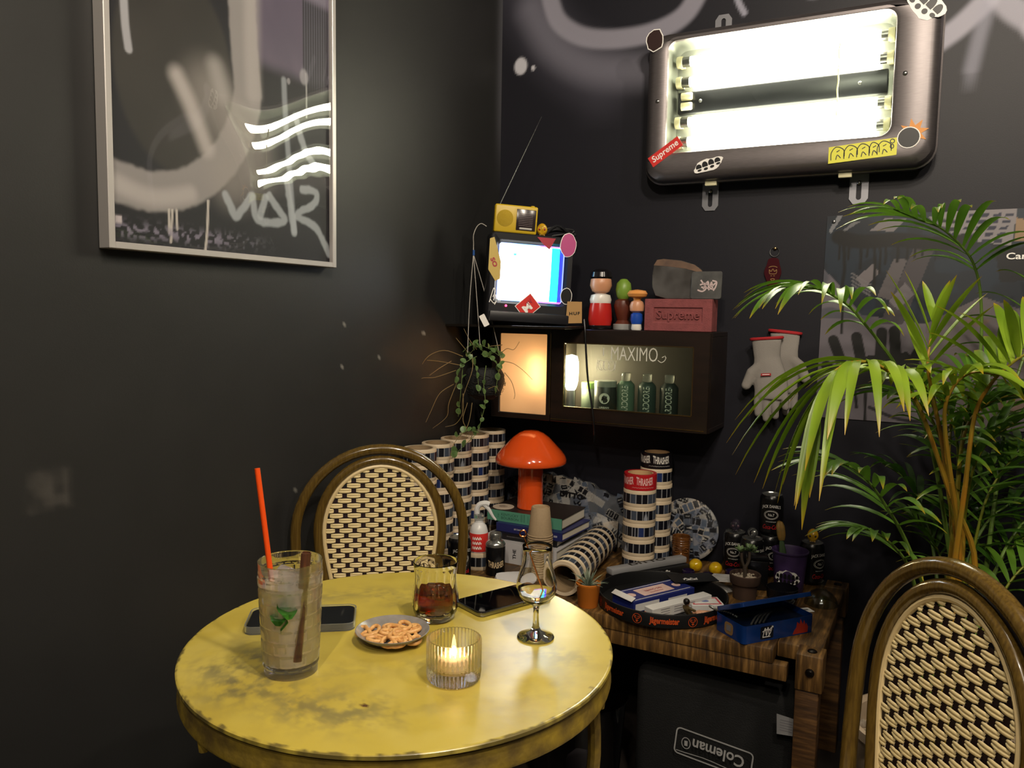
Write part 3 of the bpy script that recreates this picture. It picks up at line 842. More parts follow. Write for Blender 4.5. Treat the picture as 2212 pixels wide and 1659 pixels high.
# one woven piece: two half-round ridges, shared by every chair
def cane_piece(L, h):
    V, F = [], []
    ns, nc = 4, 3
    for rdg in (-1, 1):
        b = len(V)
        for i in range(ns+1):
            u = i/ns*2-1
            lift = .0024*(1-u*u)+.0003
            sq = 1-.30*u**4
            for k in range(nc+1):
                t = math.pi*k/nc
                V.append((u*L/2, -lift-.0016*math.sin(t), rdg*h/4*sq - math.cos(t)*h/4*sq*.98))
        for i in range(ns):
            for k in range(nc):
                a = b+i*(nc+1)+k
                F.append((a, a+1, a+nc+2, a+nc+1))
    return V, F
CANE = mesh('cane_piece', cane_piece(.0315, ROW*.97), 80); CANE.materials.append(m_cream)
def make_chair(label, loc, rotz, tilt):
    """back of the chair at local y=0 facing -y, seat towards -y"""
    t = thing('bistro_chair', label, 'chair', loc, (0, 0, rotz), 'woven bistro chairs')
    zs = .46
    def bk(x, z, off=0.):   # point on the leaning back plane
        return (x, max(0, z-zs)*tilt+off, z)
    outer = arch(.199, CH_H-.0125, .205, .30, .165)
    obj('back_tube', tube([(-.165, .03, .006), (-.165, .0, .2)]+[bk(*p) for p in outer]+[(.165, .0, .2), (.165, .03, .006)], .0125, 12), m_rattan, t)
    inner = arch(.147, CH_H-.0385, .170, zs+.01, .118)
    obj('inner_tube', tube([bk(*p) for p in inner], .0112, 12), m_rattan, t)
    ring = arch(.1325, CH_H-.0535, .156, zs+.03, .104)
    obj('binding', tube([bk(x, z, -.002) for x, z in ring], .0050, 8), m_creamring, t)
    zc, b = CH_H-.0535-.156, .156
    def half(z):
        if z >= zc:
            q = 1-((z-zc)/b)**2
            return .1325*math.sqrt(q) if q > 0 else 0
        k = (z-zs-.03)/(zc-zs-.03); e = k*k*(3-2*k); return .104+(.1325-.104)*e
    ztop = CH_H-.0535
    taper = lambda z: 1-.16*max(0, (ztop-.08-z)/.30)
    # woven cane
    rows = int((ztop-zs-.035)/ROW)
    for k in range(rows):
        z = ztop-.010-k*ROW
        hw = half(z)-.001
        if hw <= .008: continue
        tp = taper(z); per = PER*tp
        sh = per/2 if k % 2 else 0.
        for q in range(-5, 6):
            xc = q*per+sh
            L = .0315*tp
            a, c = max(xc-L/2, -hw), min(xc+L/2, hw)
            if c-a < .006: continue
            o = bpy.data.objects.new('cane_piece', CANE); COL.objects.link(o); o.parent = t
            o.location = bk((a+c)/2, z, -.001); o.scale = ((c-a)/.0315, 1, 1)
            o.rotation_euler = (-math.atan(tilt), 0, 0)
    # dark upright strands
    for q in range(-11, 12):
        pts = []
        for k in range(25):
            z = ztop-.004-k*(ztop-zs-.03)/24
            x = q*PER/2*taper(z)+PER/4*0
            xd = (q+.0)*PER/2*taper(z)
            if abs(xd) < half(z)-.002: pts.append((xd, z))
        if len(pts) < 3: continue
        V, F = [], []
        for x, z in pts:
            w_ = .0092*taper(z)
            for dxx, dyy in ((-w_, 0), (-w_*.5, -.0009), (w_*.5, -.0009), (w_, 0)):
                V.append(bk(x+dxx, z, dyy))
        for i in range(len(pts)-1):
            for k in range(3): F.append((i*4+k, i*4+k+1, i*4+k+5, i*4+k+4))
        obj('dark_strand', (V, F), m_darkcane, t)
    # seat, front legs, rails
    seat_o = [(-.17, 0), (-.195, -.14), (-.20, -.28), (-.17, -.39), (-.08, -.425), (.08, -.425), (.17, -.39), (.20, -.28), (.195, -.14), (.17, 0)]
    so = smooth_path([(x, y-.0, 0) for x, y in seat_o], 4, True)
    obj('seat_rim', tube([(p.x, p.y, zs-.01) for p in so], .0125, 10, closed=True), m_rattan, t)
    def scol(x, y):
        C = np.zeros((len(x), 3)); C[:] = lin('cdb88a')
        a, b2 = np.floor(x/(PER/2)), np.floor(y/ROW)
        dark = ((a+b2) % 2 == 0)*(np.abs((x/(PER/2)) % 1-.5) < .27)
        paint(C, dark.astype(float), '241519'); return C
    nx = 90
    ctr = Vector((0, -.21, 0))
    V, F, = [], []
    A = [(p.x, p.y) for p in so]
    rings = 14
    P_ = [(0, -.21, zs-.006)]
    for rg in range(1, rings+1):
        for (x, y) in A: P_.append((x*rg/rings, -.21+(y+.21)*rg/rings, zs-.006))
    n = len(A)
    F = [(0, 1+i, 1+(i+1) % n) for i in range(n)]
    for rg in range(1, rings):
        for i in range(n):
            a_, b_ = 1+(rg-1)*n, 1+rg*n
            F.append((a_+i, b_+i, b_+(i+1) % n, a_+(i+1) % n))
    me = bpy.data.meshes.new('seat_cane'); me.from_pydata(P_, [], F)
    ca = me.color_attributes.new('paint', 'FLOAT_COLOR', 'POINT'); PP = np.array(P_)
    c4 = np.ones((len(PP), 4), np.float32); c4[:, :3] = scol(PP[:, 0], PP[:, 1]); ca.data.foreach_set('color', c4.ravel())
    obj('seat', me, mat('seat_weave', rough=.5, attr=True), t)
    for s in (-1, 1):
        obj('leg', tube([(s*.165, -.36, zs-.015), (s*.175, -.375, .2), (s*.185, -.39, .005)], .0125, 10), m_rattan, t)
        obj('side_rail', tube([(s*.168, .0, .22), (s*.172, -.2, .24), (s*.174, -.37, .22)], .008, 8), m_rattan, t)
    obj('front_rail', tube([(-.174, -.372, .22), (0, -.372, .25), (.174, -.372, .22)], .008, 8), m_rattan, t)
    return t
c1 = at(823, 976, 1.88)
v1 = Vector((-c1.x, -c1.y)).normalized()
# chair 1 looks towards the table and the camera
make_chair('woven cream and brown bistro chair pushed up to the yellow table by the bare wall', (c1.x, c1.y, 0), math.atan2(v1.y, v1.x)+math.pi/2, .04)
c2 = at(2022, 1258, 1.035)
d2 = Vector((-.815, -.58))
make_chair('woven cream and brown bistro chair in front of the potted palm', (c2.x, c2.y, 0), math.atan2(d2.y, d2.x)+math.pi/2, .10)

# ================================================================ things on the yellow table
m_glass = bar_glass('clear_glass', .62); m_glass2 = mat('cut_glass', 'ffffff', rough=.0, trans=1., ior=1.45)
m_ice = mat('ice', 'ffffff', rough=.05, trans=1., ior=1.31)
def ty(px, py, dz=0.):
    q = onz(px, py, YT+dz); return Vector((q.x, q.y, YT))
def ang(a, b):
    return math.atan2(b.y-a.y, b.x-a.x)
E_ = .0004
m_phone = mat('phone_black', '08080a', rough=.25); m_screen = mat('phone_screen', '030305', rough=.03, spec=1.)
m_rim = mat('phone_chrome', '8f9096', rough=.15, metal=1)
m_case = mat('clear_case', 'e8ecec', rough=.08, trans=.9, ior=1.35)
def phone(label, loc, rz, L, W, case, tint=None):
    t = thing('smartphone', label, 'phone', loc, (0, 0, rz))
    z0 = .0018 if case else .0006
    obj('body', xf(bev(prism(rrect(L, W, .011, 5), 0, .0076), .0014, 2), (0, 0, z0)), m_phone if case else m_rim, t)
    obj('screen', prism(rrect(L-.004, W-.004, .0095, 5), z0+.0074, z0+.0081), m_screen, t)
    if case:
        o = rrect(L+.005, W+.005, .0135, 5); i_ = rrect(L+.0012, W+.0012, .0115, 5)
        V = [(x, y, 0.) for x, y in o]+[(x, y, .0112) for x, y in o]+[(x, y, .0112) for x, y in i_]+[(x, y, .0015) for x, y in i_]
        n = len(o); F = [tuple(range(n))[::-1]]+[tuple(3*n+k for k in range(n))]
        for k in range(3):
            for q in range(n): F.append((k*n+q, k*n+(q+1) % n, (k+1)*n+(q+1) % n, (k+1)*n+q))
        c = obj('case', (V, F), m_case, t)
    obj('button', rbox(.016, .0016, .0026, .0006, (L*.12, -W/2-.0005-(.003 if case else 0), z0+.0038)), m_rim, t)
    return t
a, b = ty(545, 1345, .008), ty(762, 1336, .008)
p1 = ty(653, 1334, .008)
phone('black smartphone in a clear bumper case behind the tall glass', (p1.x, p1.y, YT+E_), ang(a, b), .156, .077, True)
a, b = ty(1040, 1322, .006), ty(1180, 1284, .006)
p2 = ty(1090, 1292, .006)
phone('slim smartphone with a glossy screen lying beside the stemmed glass', (p2.x, p2.y, YT+E_), ang(a, b), .152, .073, False)

# ---- tall cocktail glass with a basket-weave relief
q = ty(629, 1447)
TG = thing('highball_glass', 'tall basket-weave cocktail glass with iced drink and mint', 'glass', (q.x, q.y, YT+E_))
def tall_out(u, v):
    z = v*.150; r = .0345+.0068*v
    a = u*2*np.pi
    row = np.floor(v*9.); col = a/(2*np.pi)*13+(row % 2)*.5
    fx, fz = np.abs((col % 1)-.5)*2, np.abs((v*9 % 1)-.5)*2
    blk = (1-sst(fx, .72, .98))*(1-sst(fz, .70, .97))*sst(v, .06, .10)*(1-sst(v, .88, .93))
    r = r+.0016*blk
    return np.stack([r*np.cos(a), r*np.sin(a), z], 1)
P, F, u, v = grid(156, 108, tall_out)
# outer skin, rim, inner skin, thick base
na_ = 156
V = P.tolist(); FF = F.tolist()
gi = lathe([(.0407, .150), (.0393, .1485), (.0322, .016), (.0290, .013), (0, .012)], na_)
gb = lathe([(0, .0015), (.031, .0012), (.0345, 0)], na_)
g = join((V, FF), gi, gb)
me = mesh('glass', g, 50)
bm = bmesh.new(); bm.from_mesh(me); bmesh.ops.remove_doubles(bm, verts=bm.verts, dist=.0005); bmesh.ops.recalc_face_normals(bm, faces=bm.faces); bm.to_mesh(me); bm.free()
me.shade_smooth(); me.set_sharp_from_angle(angle=math.radians(50))
obj('glass', me, m_glass, TG)
m_drink = mat('pale_cloudy_drink', 'fcf2ec', rough=.12, trans=.55, ior=1.33)
obj('drink', lathe([(0, .0135), (.0287, .0145), (.0316, .020), (.0370, .120), (0, .120)], 40), m_drink, TG)
def cube_ice(s, seed):
    rn = random.Random(seed)
    g = box(s, s*.9, s*.85)
    g = [(a+rn.uniform(-1, 1)*s*.06, b+rn.uniform(-1, 1)*s*.06, c+rn.uniform(-1, 1)*s*.06) for a, b, c in g[0]], g[1]
    return bev(g, s*.14, 2)
for k, (x, y, z, s) in enumerate(((.008, -.012, .122, .024), (-.014, .004, .124, .022), (.010, .013, .120, .022))):
    obj('ice_cube', xf(cube_ice(s, k), (x, y, z), (k*.7, k*.5, k*1.1)), m_ice, TG)
m_straw = mat('orange_straw', 'd8480e', rough=.4)
hd = Vector((-CR.x, -CR.y, 0)).normalized()      # towards image left on the table
tw = Vector((-CF.x, -CF.y, 0)).normalized()      # towards the camera
def gl(s, w_, z): v_ = hd*s+tw*w_; return (v_.x, v_.y, z)
st_ = [Vector(gl(.012, .004, .022)), Vector(gl(.046, -.012, .268))]
obj('straw', tube([st_[0].lerp(st_[1], k/6) for k in range(7)], .0036, 12), m_straw, TG)
m_cinn = mat('cinnamon_bark', '3a2012', rough=.6, col2='5a3218', vscale=30, stretch=(8, 8, 1))
c0, c1_ = Vector(gl(-.014, .0235, .024)), Vector(gl(-.026, .020, .166))
dirc = (c1_-c0); Lc = dirc.length
scr = []
for k in range(22):
    t = -2.6*math.pi/2*1.0+k/21*2.7*math.pi
    r = .0078-.0042*k/21
    scr.append((r*math.cos(t), r*math.sin(t)))
V = []; F = []
for z in (0, Lc*.33, Lc*.66, Lc):
    V += [(x, y, z) for x, y in scr]+[(x*.82, y*.82, z) for x, y in scr]
n = 22
for k in range(3):
    for i in range(21):
        a_ = k*2*n; b_ = (k+1)*2*n
        F.append((a_+i, a_+i+1, b_+i+1, b_+i)); F.append((a_+n+i, b_+n+i, b_+n+i+1, a_+n+i+1))
for i in range(21):
    F.append((3*2*n+i, 3*2*n+i+1, 3*2*n+n+i+1, 3*2*n+n+i)); F.append((i, n+i, n+i+1, i+1))
M = Matrix.Translation(c0) @ dirc.to_track_quat('Z', 'Y').to_matrix().to_4x4()
obj('cinnamon_stick', xm((V, F), M), m_cinn, TG)
m_mint = leaf_mat('mint_leaf', '1e4a14', '3c7a22', 40, '3c7a22')
for k, (s, w_, z, rz, rx) in enumerate(((.004, .030, .090, .3, 1.2), (-.004, .031, .098, 1.0, 1.0), (.000, .030, .080, -.4, 1.4))):
    V, F = [], []
    for i in range(7):
        u = i/6; ww = .013*math.sin(math.pi*min(1, u*.92+.06))**.8
        for j in (-1, -.5, 0, .5, 1): V.append((j*ww, u*.034-.017, .003*abs(j)+.003*math.sin(u*9)))
    for i in range(6):
        for j in range(4): F.append((i*5+j, i*5+j+1, i*5+j+6, i*5+j+5))
    obj('mint_leaf', xf((V, F), gl(s, w_, z), (rx, 0, rz)), m_mint, TG)
m_peel = mat('pink_peel', 'd98a78', rough=.5)
V, F = [], []
for i in range(15):
    t = i/14*1.9+2.2; z = .030+i*.004
    for dz in (0, .018): V.append((.029*math.cos(t+1.), .029*math.sin(t+1.), z+dz))
for i in range(14): F.append((2*i, 2*i+2, 2*i+3, 2*i+1))
obj('grapefruit_peel', (V, F), m_peel, TG)

# ---- whisky tumbler
q = ty(940, 1336)
WG = thing('whisky_glass', 'short fluted tumbler of dark amber drink with ice', 'glass', (q.x, q.y, YT+E_))
def flute(prof, seg, amp, lo, hi, nf=16):
    V, F = lathe(prof, seg)
    out = []
    for x, y, z in V:
        r = math.hypot(x, y); a = math.atan2(y, x)
        if r > 1e-6 and lo < z < hi:
            f = math.sin(math.pi*(z-lo)/(hi-lo))
            k = (r+amp*f*(abs(math.cos(nf/2*a))-.5))/r; x, y = x*k, y*k
        out.append((x, y, z))
    return out, F
go = flute([(0, .0012), (.022, .001), (.0255, .0006), (.0285, .004), (.0335, .014), (.0358, .024), (.0362, .034), (.0345, .048), (.0328, .060), (.0326, .072), (.0338, .084), (.0350, .0915)], 96, .0016, .002, .075)
gi = lathe([(.0350, .0915), (.0343, .0925), (.0335, .0915), (.0322, .084), (.0311, .072), (.0312, .060), (.0326, .048), (.0340, .034), (.0335, .024), (.0300, .014), (.022, .010), (0, .0095)], 96)
obj('glass', join(go, gi), m_glass2, WG, angle=60)
m_whisky = mat('amber_drink', 'a84a10', rough=.0, trans=.9, ior=1.34)
nt = m_whisky.node_tree
va = nt.nodes.new('ShaderNodeVolumeAbsorption'); va.inputs[0].default_value = (.85, .28, .06, 1); va.inputs[1].default_value = 62
nt.links.new(va.outputs[0], nt.nodes['Material Output'].inputs['Volume'])
obj('drink', lathe([(0, .0102), (.0218, .0106), (.0297, .0146), (.0331, .024), (.0336, .034), (.0324, .046), (0, .046)], 48), m_whisky, WG)
for k, (x, y, z, s) in enumerate(((.010, -.006, .044, .021), (-.010, .006, .042, .019), (.002, .013, .040, .018))):
    obj('ice_cube', xf(cube_ice(s, 20+k), (x, y, z), (k*.5, k*.4, k*.9)), m_ice, WG)

# ---- plate of pretzels
q = ty(848, 1384)
PL = thing('plate', 'small grey ceramic plate with rounded rim holding pretzels', 'plate', (q.x, q.y, YT+E_))
m_plate = mat('grey_glaze', '7c7874', rough=.25, var=.12, vscale=60)
obj('dish', lathe([(0, .003), (.024, .0028), (.026, .0), (.029, 0), (.031, .0035), (.043, .0085), (.053, .0165), (.0535, .0178), (.0525, .0180), (.042, .0105), (.030, .0062), (0, .0058)], 64), m_plate, PL)
m_pret = mat('pretzel_crust', 'b8824a', rough=.45, col2='d0a264', vscale=120, bump=.2, bscale=300)
def pretzel_path():
    pts = []
    for k in range(25):
        t = k/24
        a = math.pi*(1.62-2.24*t)+0.0
        pts.append((.0105*math.cos(a)*1.05, .0092*math.sin(a)+.001))
    L = [(-.0022, -.0095), (-.0085, -.0088), (-.0118, -.0015), (-.0102, .0062), (-.0050, .0084), (.0002, .0028), (.0035, -.0035), (.0055, -.0085)]
    Rr = [(-x, y) for x, y in L][::-1]
    full = [(.0055, -.0088), (.0025, -.003), (-.002, .003), (-.0055, .0085), (-.0105, .0068), (-.0125, .000), (-.0105, -.0068), (-.0045, -.0098), (0, -.0095), (.0045, -.0098), (.0105, -.0068), (.0125, .000), (.0105, .0068), (.0055, .0085), (.002, .003), (-.0025, -.003), (-.0055, -.0088)]
    return full
pp = pretzel_path()
gz = [0, .0004, .0012, 0, 0, 0, 0, 0, 0, 0, 0, 0, 0, 0, -.0008, -.0004, 0]
PZ = mesh('pretzel', tube(smooth_path([(x*1.3, y*1.3, z) for (x, y), z in zip(pp, gz)], 4), .0031, 8), 70); PZ.materials.append(m_pret)
rn = random.Random(3)
spots = [(-.036, .002, .0138, .28, -.2, .4), (-.020, -.016, .0108, .15, .2, 1.9), (.000, .020, .0112, -.2, .05, .2), (.008, .012, .0160, .1, -.15, 1.1), (.024, .016, .0118, -.2, .2, 2.4), (.018, -.004, .0130, .2, .25, .8), (.026, -.018, .0112, .1, .2, .3), (.000, -.012, .0150, .3, -.1, 2.9), (.006, -.032, .0122, .25, .0, .5), (-.012, .000, .0118, -.1, .15, 1.4)]
rg = Vector((CR.x, CR.y, 0)).normalized(); fw_ = Vector((CF.x, CF.y, 0)).normalized()
for k, (s, w_, z, rx, ry, rz) in enumerate(spots):
    o = obj('pretzel', PZ, None, label='small golden brown knotted pretzel on the grey plate', cat='pretzel', group='pretzels on the grey plate')
    v_ = rg*s+fw_*w_
    o.location = (q.x+v_.x, q.y+v_.y, YT+z); o.rotation_euler = (rx*.6, ry*.6, rz)

# ---- ribbed tealight holder
q = ty(980, 1466)
CA = thing('candle_holder', 'ribbed clear glass tealight holder with a burning candle', 'candle', (q.x, q.y, YT+E_))
def ribbed(prof, seg, nf, amp):
    V, F = lathe(prof, seg); out = []
    for x, y, z in V:
        r = math.hypot(x, y)
        if r > .02:
            a = math.atan2(y, x); k = (r+amp*abs(math.sin(nf/2*a)))/r; x, y = x*k, y*k
        out.append((x, y, z))
    return out, F
obj('glass', join(ribbed([(0, .002), (.026, .0015), (.031, .0006), (.0335, .003), (.0345, .012), (.0345, .054), (.0338, .0555)], 168, 42, .0016), lathe([(.0345, .0555), (.0322, .0555), (.0318, .053), (.0314, .018), (.029, .0165), (0, .0165)], 84)), m_glass, CA, angle=60)
m_wax = mat('candle_wax', 'f0e2c4', rough=.4, subs=.6, emit='ffb060', estr=.35)
obj('tealight', lathe([(0, .0168), (.0185, .0168), (.0188, .031), (.0175, .0312), (.0172, .029), (0, .0292)], 32), m_wax, CA)
obj('wick', tube([(0, 0, .029), (.0004, 0, .036)], .0006, 6), m_black, CA)
m_flame = mat('candle_flame', 'ffd890', emit='ffc878', estr=60)
obj('flame', lathe([(0, .0305), (.0026, .032), (.0042, .0355), (.0038, .039), (.0018, .0425), (0, .0445)], 14), m_flame, CA)

# ---- snifter
q = ty(1157, 1377)
SN = thing('nosing_glass', 'stemmed tulip nosing glass with clear spirit and copper pick', 'glass', (q.x, q.y, YT+E_))
go = [(0, .0010), (.0255, .0004), (.0275, .0012), (.0270, .0024), (.017, .0055), (.008, .0105), (.0050, .017), (.0042, .028), (.0040, .042), (.0052, .048), (.0100, .0515), (.0200, .057), (.0272, .0655), (.0300, .0755), (.0294, .085), (.0262, .097), (.0228, .109), (.0212, .120), (.0213, .132), (.0220, .1385)]
gi = [(.0220, .1385), (.0214, .1392), (.0208, .1385), (.0202, .132), (.0201, .120), (.0217, .109), (.0251, .097), (.0283, .085), (.0289, .0755), (.0262, .0665), (.0195, .0588), (.0100, .0545), (0, .0532)]
obj('glass', lathe(go+gi[1:], 64), m_glass2, SN, angle=60)
obj('spirit', lathe([(0, .0536), (.0098, .0549), (.0192, .0592), (.0256, .0665), (.0275, .0700), (0, .0700)], 48), mat('clear_spirit', 'fffdf4', rough=0., trans=1., ior=1.345), SN)
m_cop = mat('copper_pick', 'b87850', rough=.2, metal=1)
tw = Vector((-CF.x, -CF.y, 0)).normalized(); hd = Vector((-CR.x, -CR.y, 0)).normalized()
e0, e1 = Vector(gl(-.013, -.004, .060)), Vector(gl(.020, .0, .152))
pk = obj('cocktail_pick', tube([e0, e1], .0011, 8), m_cop, SN)
ctr_ = Vector(gl(.0215, .0, .1565))
obj('pick_ring', tube([tuple(ctr_+hd*.0046*math.cos(t)+Vector((0, 0, .0048*math.sin(t)))) for t in [2*math.pi*k/18 for k in range(18)]], .0012, 6, closed=True), m_cop, pk)

# ================================================================ lit display cabinet on the back wall
CY = 2.20
cx0, cx1 = ony(1061, 800, CY).x, ony(1533, 800, CY).x
cz1, cz0 = ony(1300, 712, CY).z, ony(1300, 920, CY).z
cw, ch, cd = cx1-cx0, cz1-cz0, YB-CY-.001
m_cab = mat('dark_walnut', '20140e', rough=.38, col2='160e0a', vscale=7, stretch=(1, 6, 6), coat=.2)
m_cabin = mat('cabinet_inside', '2a241c', rough=.6)
CAB = thing('display_cabinet', 'dark wooden wall cabinet with a glowing frosted door and a glazed door', 'cabinet', (cx0, CY, cz0))
for n_, g in (('top_board', bxx(0, cw, .016, cd, ch-.014, ch)), ('bottom_board', bxx(0, cw, .016, cd, 0, .014)), ('side_board', bxx(0, .014, .016, cd, .0142, ch-.0142)), ('side_board', bxx(cw-.014, cw, .016, cd, .0142, ch-.0142))):
    obj(n_, bev(g, .0012, 1), m_cab, CAB)
obj('back_board', bxx(.0142, cw-.0142, cd-.01, cd-.002, .0142, ch-.0142), m_cabin, CAB)
def lx(px, y=CY): return ony(px, 800, y).x-cx0
def lz(px, py, y=CY): return ony(px, py, y).z-cz0
def framed(x0, x1, z0, z1, ix0, ix1, iz0, iz1, t=.016):
    o = [(x0, z0), (x1, z0), (x1, z1), (x0, z1)]; i_ = [(ix0, iz0), (ix1, iz0), (ix1, iz1), (ix0, iz1)]
    V = [(a, 0, b) for a, b in o]+[(a, 0, b) for a, b in i_]+[(a, t, b) for a, b in o]+[(a, t, b) for a, b in i_]
    F = []
    for k in range(4):
        j = (k+1) % 4
        F += [(k, j, 4+j, 4+k), (8+k, 12+k, 12+j, 8+j), (k, 8+k, 8+j, j), (4+k, 4+j, 12+j, 12+k)]
    return bev((V, F), .0018, 1)
xm_ = lx(1189)
d1 = obj('door', framed(.001, xm_-.001, .001, ch-.001, lx(1079), lx(1180), lz(1130, 893), lz(1130, 721)), m_cab, CAB)
m_frost = bpy.data.materials.new('frosted_pane'); m_frost.use_nodes = True
nt = m_frost.node_tree; b_ = nt.nodes['Principled BSDF']; b_.inputs['Base Color'].default_value = (*lin('dcc0a0'), 1); b_.inputs['Roughness'].default_value = .35
tr_ = nt.nodes.new('ShaderNodeBsdfTranslucent'); tr_.inputs[0].default_value = (*lin('f6e0c4'), 1)
mx_ = nt.nodes.new('ShaderNodeMixShader'); mx_.inputs[0].default_value = .6
nt.links.new(b_.outputs[0], mx_.inputs[1]); nt.links.new(tr_.outputs[0], mx_.inputs[2]); nt.links.new(mx_.outputs[0], nt.nodes['Material Output'].inputs[0])
obj('frosted_pane', bxx(lx(1079)-.003, lx(1180)+.003, .007, .0085, lz(1130, 893)-.003, lz(1130, 721)+.003), m_frost, d1)
gx0, gx1, gz0, gz1 = lx(1218), lx(1496), lz(1350, 888), lz(1350, 746)
d2_ = obj('door', framed(xm_+.001, cw-.001, .001, ch-.001, gx0, gx1, gz0, gz1), m_cab, CAB)
obj('glass_pane', bxx(gx0-.003, gx1+.003, .007, .009, gz0-.003, gz1+.003), sheet_glass('cabinet_glass', 'e8f0ea', .0, .05), d2_)
m_chalk = mat('white_marker', 'c8c8c0', rough=.7)
def cabt(s, px, py, w_, h_, **kw):
    q = ony(px, py, CY); g = textw(s, w_, h_, **kw)
    return lay(g, q.x-cx0, .0062, q.z-cz0, kw.get('a', 0.))
obj('lettering', cabt('MAXIMO', 1368, 765, .142, .040, bold=-.008), m_chalk, d2_, smooth=False)
obj('lettering', cabt('I', 1302, 760, .003, .024), m_chalk, d2_, smooth=False)
sc_ = [[(math.cos(t)*.010+dx_, math.sin(t)*.014) for t in [k*.7 for k in range(10)]] for dx_ in (-.016, 0, .016)]+[[(-.030, -.018), (-.026, .018), (-.014, -.016)], [(.026, -.016), (.030, .016)]]
q = ony(1308, 790, CY); obj('lettering', lay(strokes(sc_, .0014), q.x-cx0, .0062, q.z-cz0), m_chalk, d2_, smooth=False)
q = ony(1430, 776, CY); obj('lettering', lay(strokes([[(-.014, -.004), (-.004, -.010), (.006, -.004), (.010, .006)], [(-.002, .004), (.004, .008)], [(.006, .010), (.010, .002)]], .002), q.x-cx0, .0062, q.z-cz0), m_chalk, d2_, smooth=False)
# thin brass line round the glazed door
m_brass = mat('brass_strip', 'b09468', rough=.25, metal=1)
for x0, x1, z0, z1 in ((gx0-.001, gx1+.001, gz1-.0005, gz1+.0025), (gx0-.001, gx1+.001, gz0-.0025, gz0+.0005), (gx0-.0025, gx0+.0005, gz0, gz1), (gx1-.0005, gx1+.0025, gz0, gz1)):
    obj('bead', bxx(x0, x1, -.0015, .004, z0, z1), m_brass, d2_)
obj('hinge_strip', bxx(xm_-.001, xm_+.0015, -.002, .001, .02, ch-.016), m_brass, CAB)
obj('bottom_strip', bxx(xm_+.004, cw-.01, -.002, .0005, .008, .0105), m_brass, CAB)
# lamp inside
obj('divider', bxx(xm_-.004, xm_+.004, .0165, cd-.0105, .0143, ch-.0143), m_cabin, CAB)
m_bulb = mat('bulb_glow', 'fff0d0', emit='ffe4bc', estr=150)
for px_, y_, lab in ((1168, 2.243, 'warm glowing bulb behind the frosted cabinet door'), (1234, 2.285, 'warm glowing bulb behind the clear cabinet glass beside the jar')):
    BLB = thing('cabinet_bulb', lab, 'bulb', (ony(px_, 800, y_).x, y_, cz0+.0145))
    obj('bulb_globe', lathe([(0, .078), (.014, .08), (.020, .095), (.023, .115), (.023, .165), (.018, .185), (0, .19)], 24), m_bulb, BLB)
    obj('bulb_base', lathe([(0, 0), (.02, 0), (.02, .02), (.014, .024), (.013, .078), (0, .078)], 20), m_zinc, BLB)
# cans standing inside
m_canmetal = mat('can_silver', 'a8aaa8', rough=.25, metal=.9); m_clearcap = mat('clear_cap', 'f4f6f2', rough=.08, trans=.9)
CB = cz0+.0145
def inside(px, y=2.30): return ony(px, 800, y).x
for k, (px, colr, lab) in enumerate(((1353, '54685a', 'grey green spray can with vertical lettering and clear cap in the cabinet'), (1399, '33403c', 'dark spray can with vertical lettering and clear cap between two others in the cabinet'), (1447, '2a302e', 'dark spray can with vertical lettering and clear cap by the cabinet end'))):
    t = thing('spray_can', lab, 'spray can', (inside(px), 2.30, CB))
    r = .0275
    obj('can_body', lathe([(0, 0), (r-.001, 0), (r, .003), (r, .100), (r-.002, .106), (.016, .116), (0, .117)], 28), mat('spray_%d' % k, colr, rough=.35), t)
    obj('clear_cap', lathe([(.0135, .1165), (.0145, .118), (.0145, .139), (.013, .141), (0, .141)], 20), m_clearcap, t)
    obj('lettering', wrap(xf(textw('HARDCORE', .095, .020, bold=.01, shear=.15), (0, 0, .055), (0, -math.pi/2, 0)), r+.0006, -math.pi/2+.25), m_chalk, t, smooth=False)
t = thing('paint_can', 'dark acrylic paint can with round white emblem in the cabinet', 'paint can', (inside(1309, 2.285), 2.285, CB))
obj('can_body', lathe([(0, 0), (.033, 0), (.034, .003), (.034, .095), (.032, .098)], 28), mat('paint_can_black', '2a2c2a', rough=.4), t)
obj('lid', lathe([(.0345, .096), (.0345, .112), (.033, .114), (0, .114)], 28), mat('paint_can_lid', '8a8c86', rough=.4), t)
e_ = obj('emblem', wrap(plate(circ(.0165, 24, 0, .062), .0003), .0344, -math.pi/2+.28), m_chalk, t, smooth=False)
obj('lettering', wrap(xf(textw('M', .019, .013, bold=.03, shear=.2), (0, 0, .062)), .0352, -math.pi/2+.28), m_black, e_, smooth=False)
for s_, z2, w_, h_ in (('URBAN', .034, .030, .0055), ('FINE-ART', .025, .038, .0055), ('MIST ACRYLIC', .015, .036, .004)):
    obj('lettering', wrap(xf(textw(s_, w_, h_, bold=.02), (0, 0, z2)), .0346, -math.pi/2+.28), m_chalk, t, smooth=False)
t = thing('paint_jar', 'small jar with a green lid beside the bulb in the cabinet', 'jar', (inside(1276, 2.335), 2.335, CB))
obj('jar_body', lathe([(0, 0), (.026, 0), (.028, .004), (.028, .080), (.026, .085)], 24), mat('jar_grey', '6a7466', rough=.4), t)
obj('lid', lathe([(.0285, .083), (.0285, .100), (.027, .102), (0, .102)], 24), mat('jar_green', '6c8a4a', rough=.4), t)
# power cord over the cabinet front
cp = [ony(1262, 690, CY-.006), ony(1264, 715, CY-.012), ony(1266, 760, CY-.012), ony(1270, 820, CY-.012), ony(1279, 880, CY-.014), ony(1283, 922, CY-.010), ony(1284, 945, CY+.02), ony(1284, 955, YB-.02)]
obj('power_cord', tube(smooth_path(cp, 6), .0032, 8), mat('cord_black', '0c0c0e', rough=.35), label='thin black power cord hanging across the cabinet door', cat='cord')

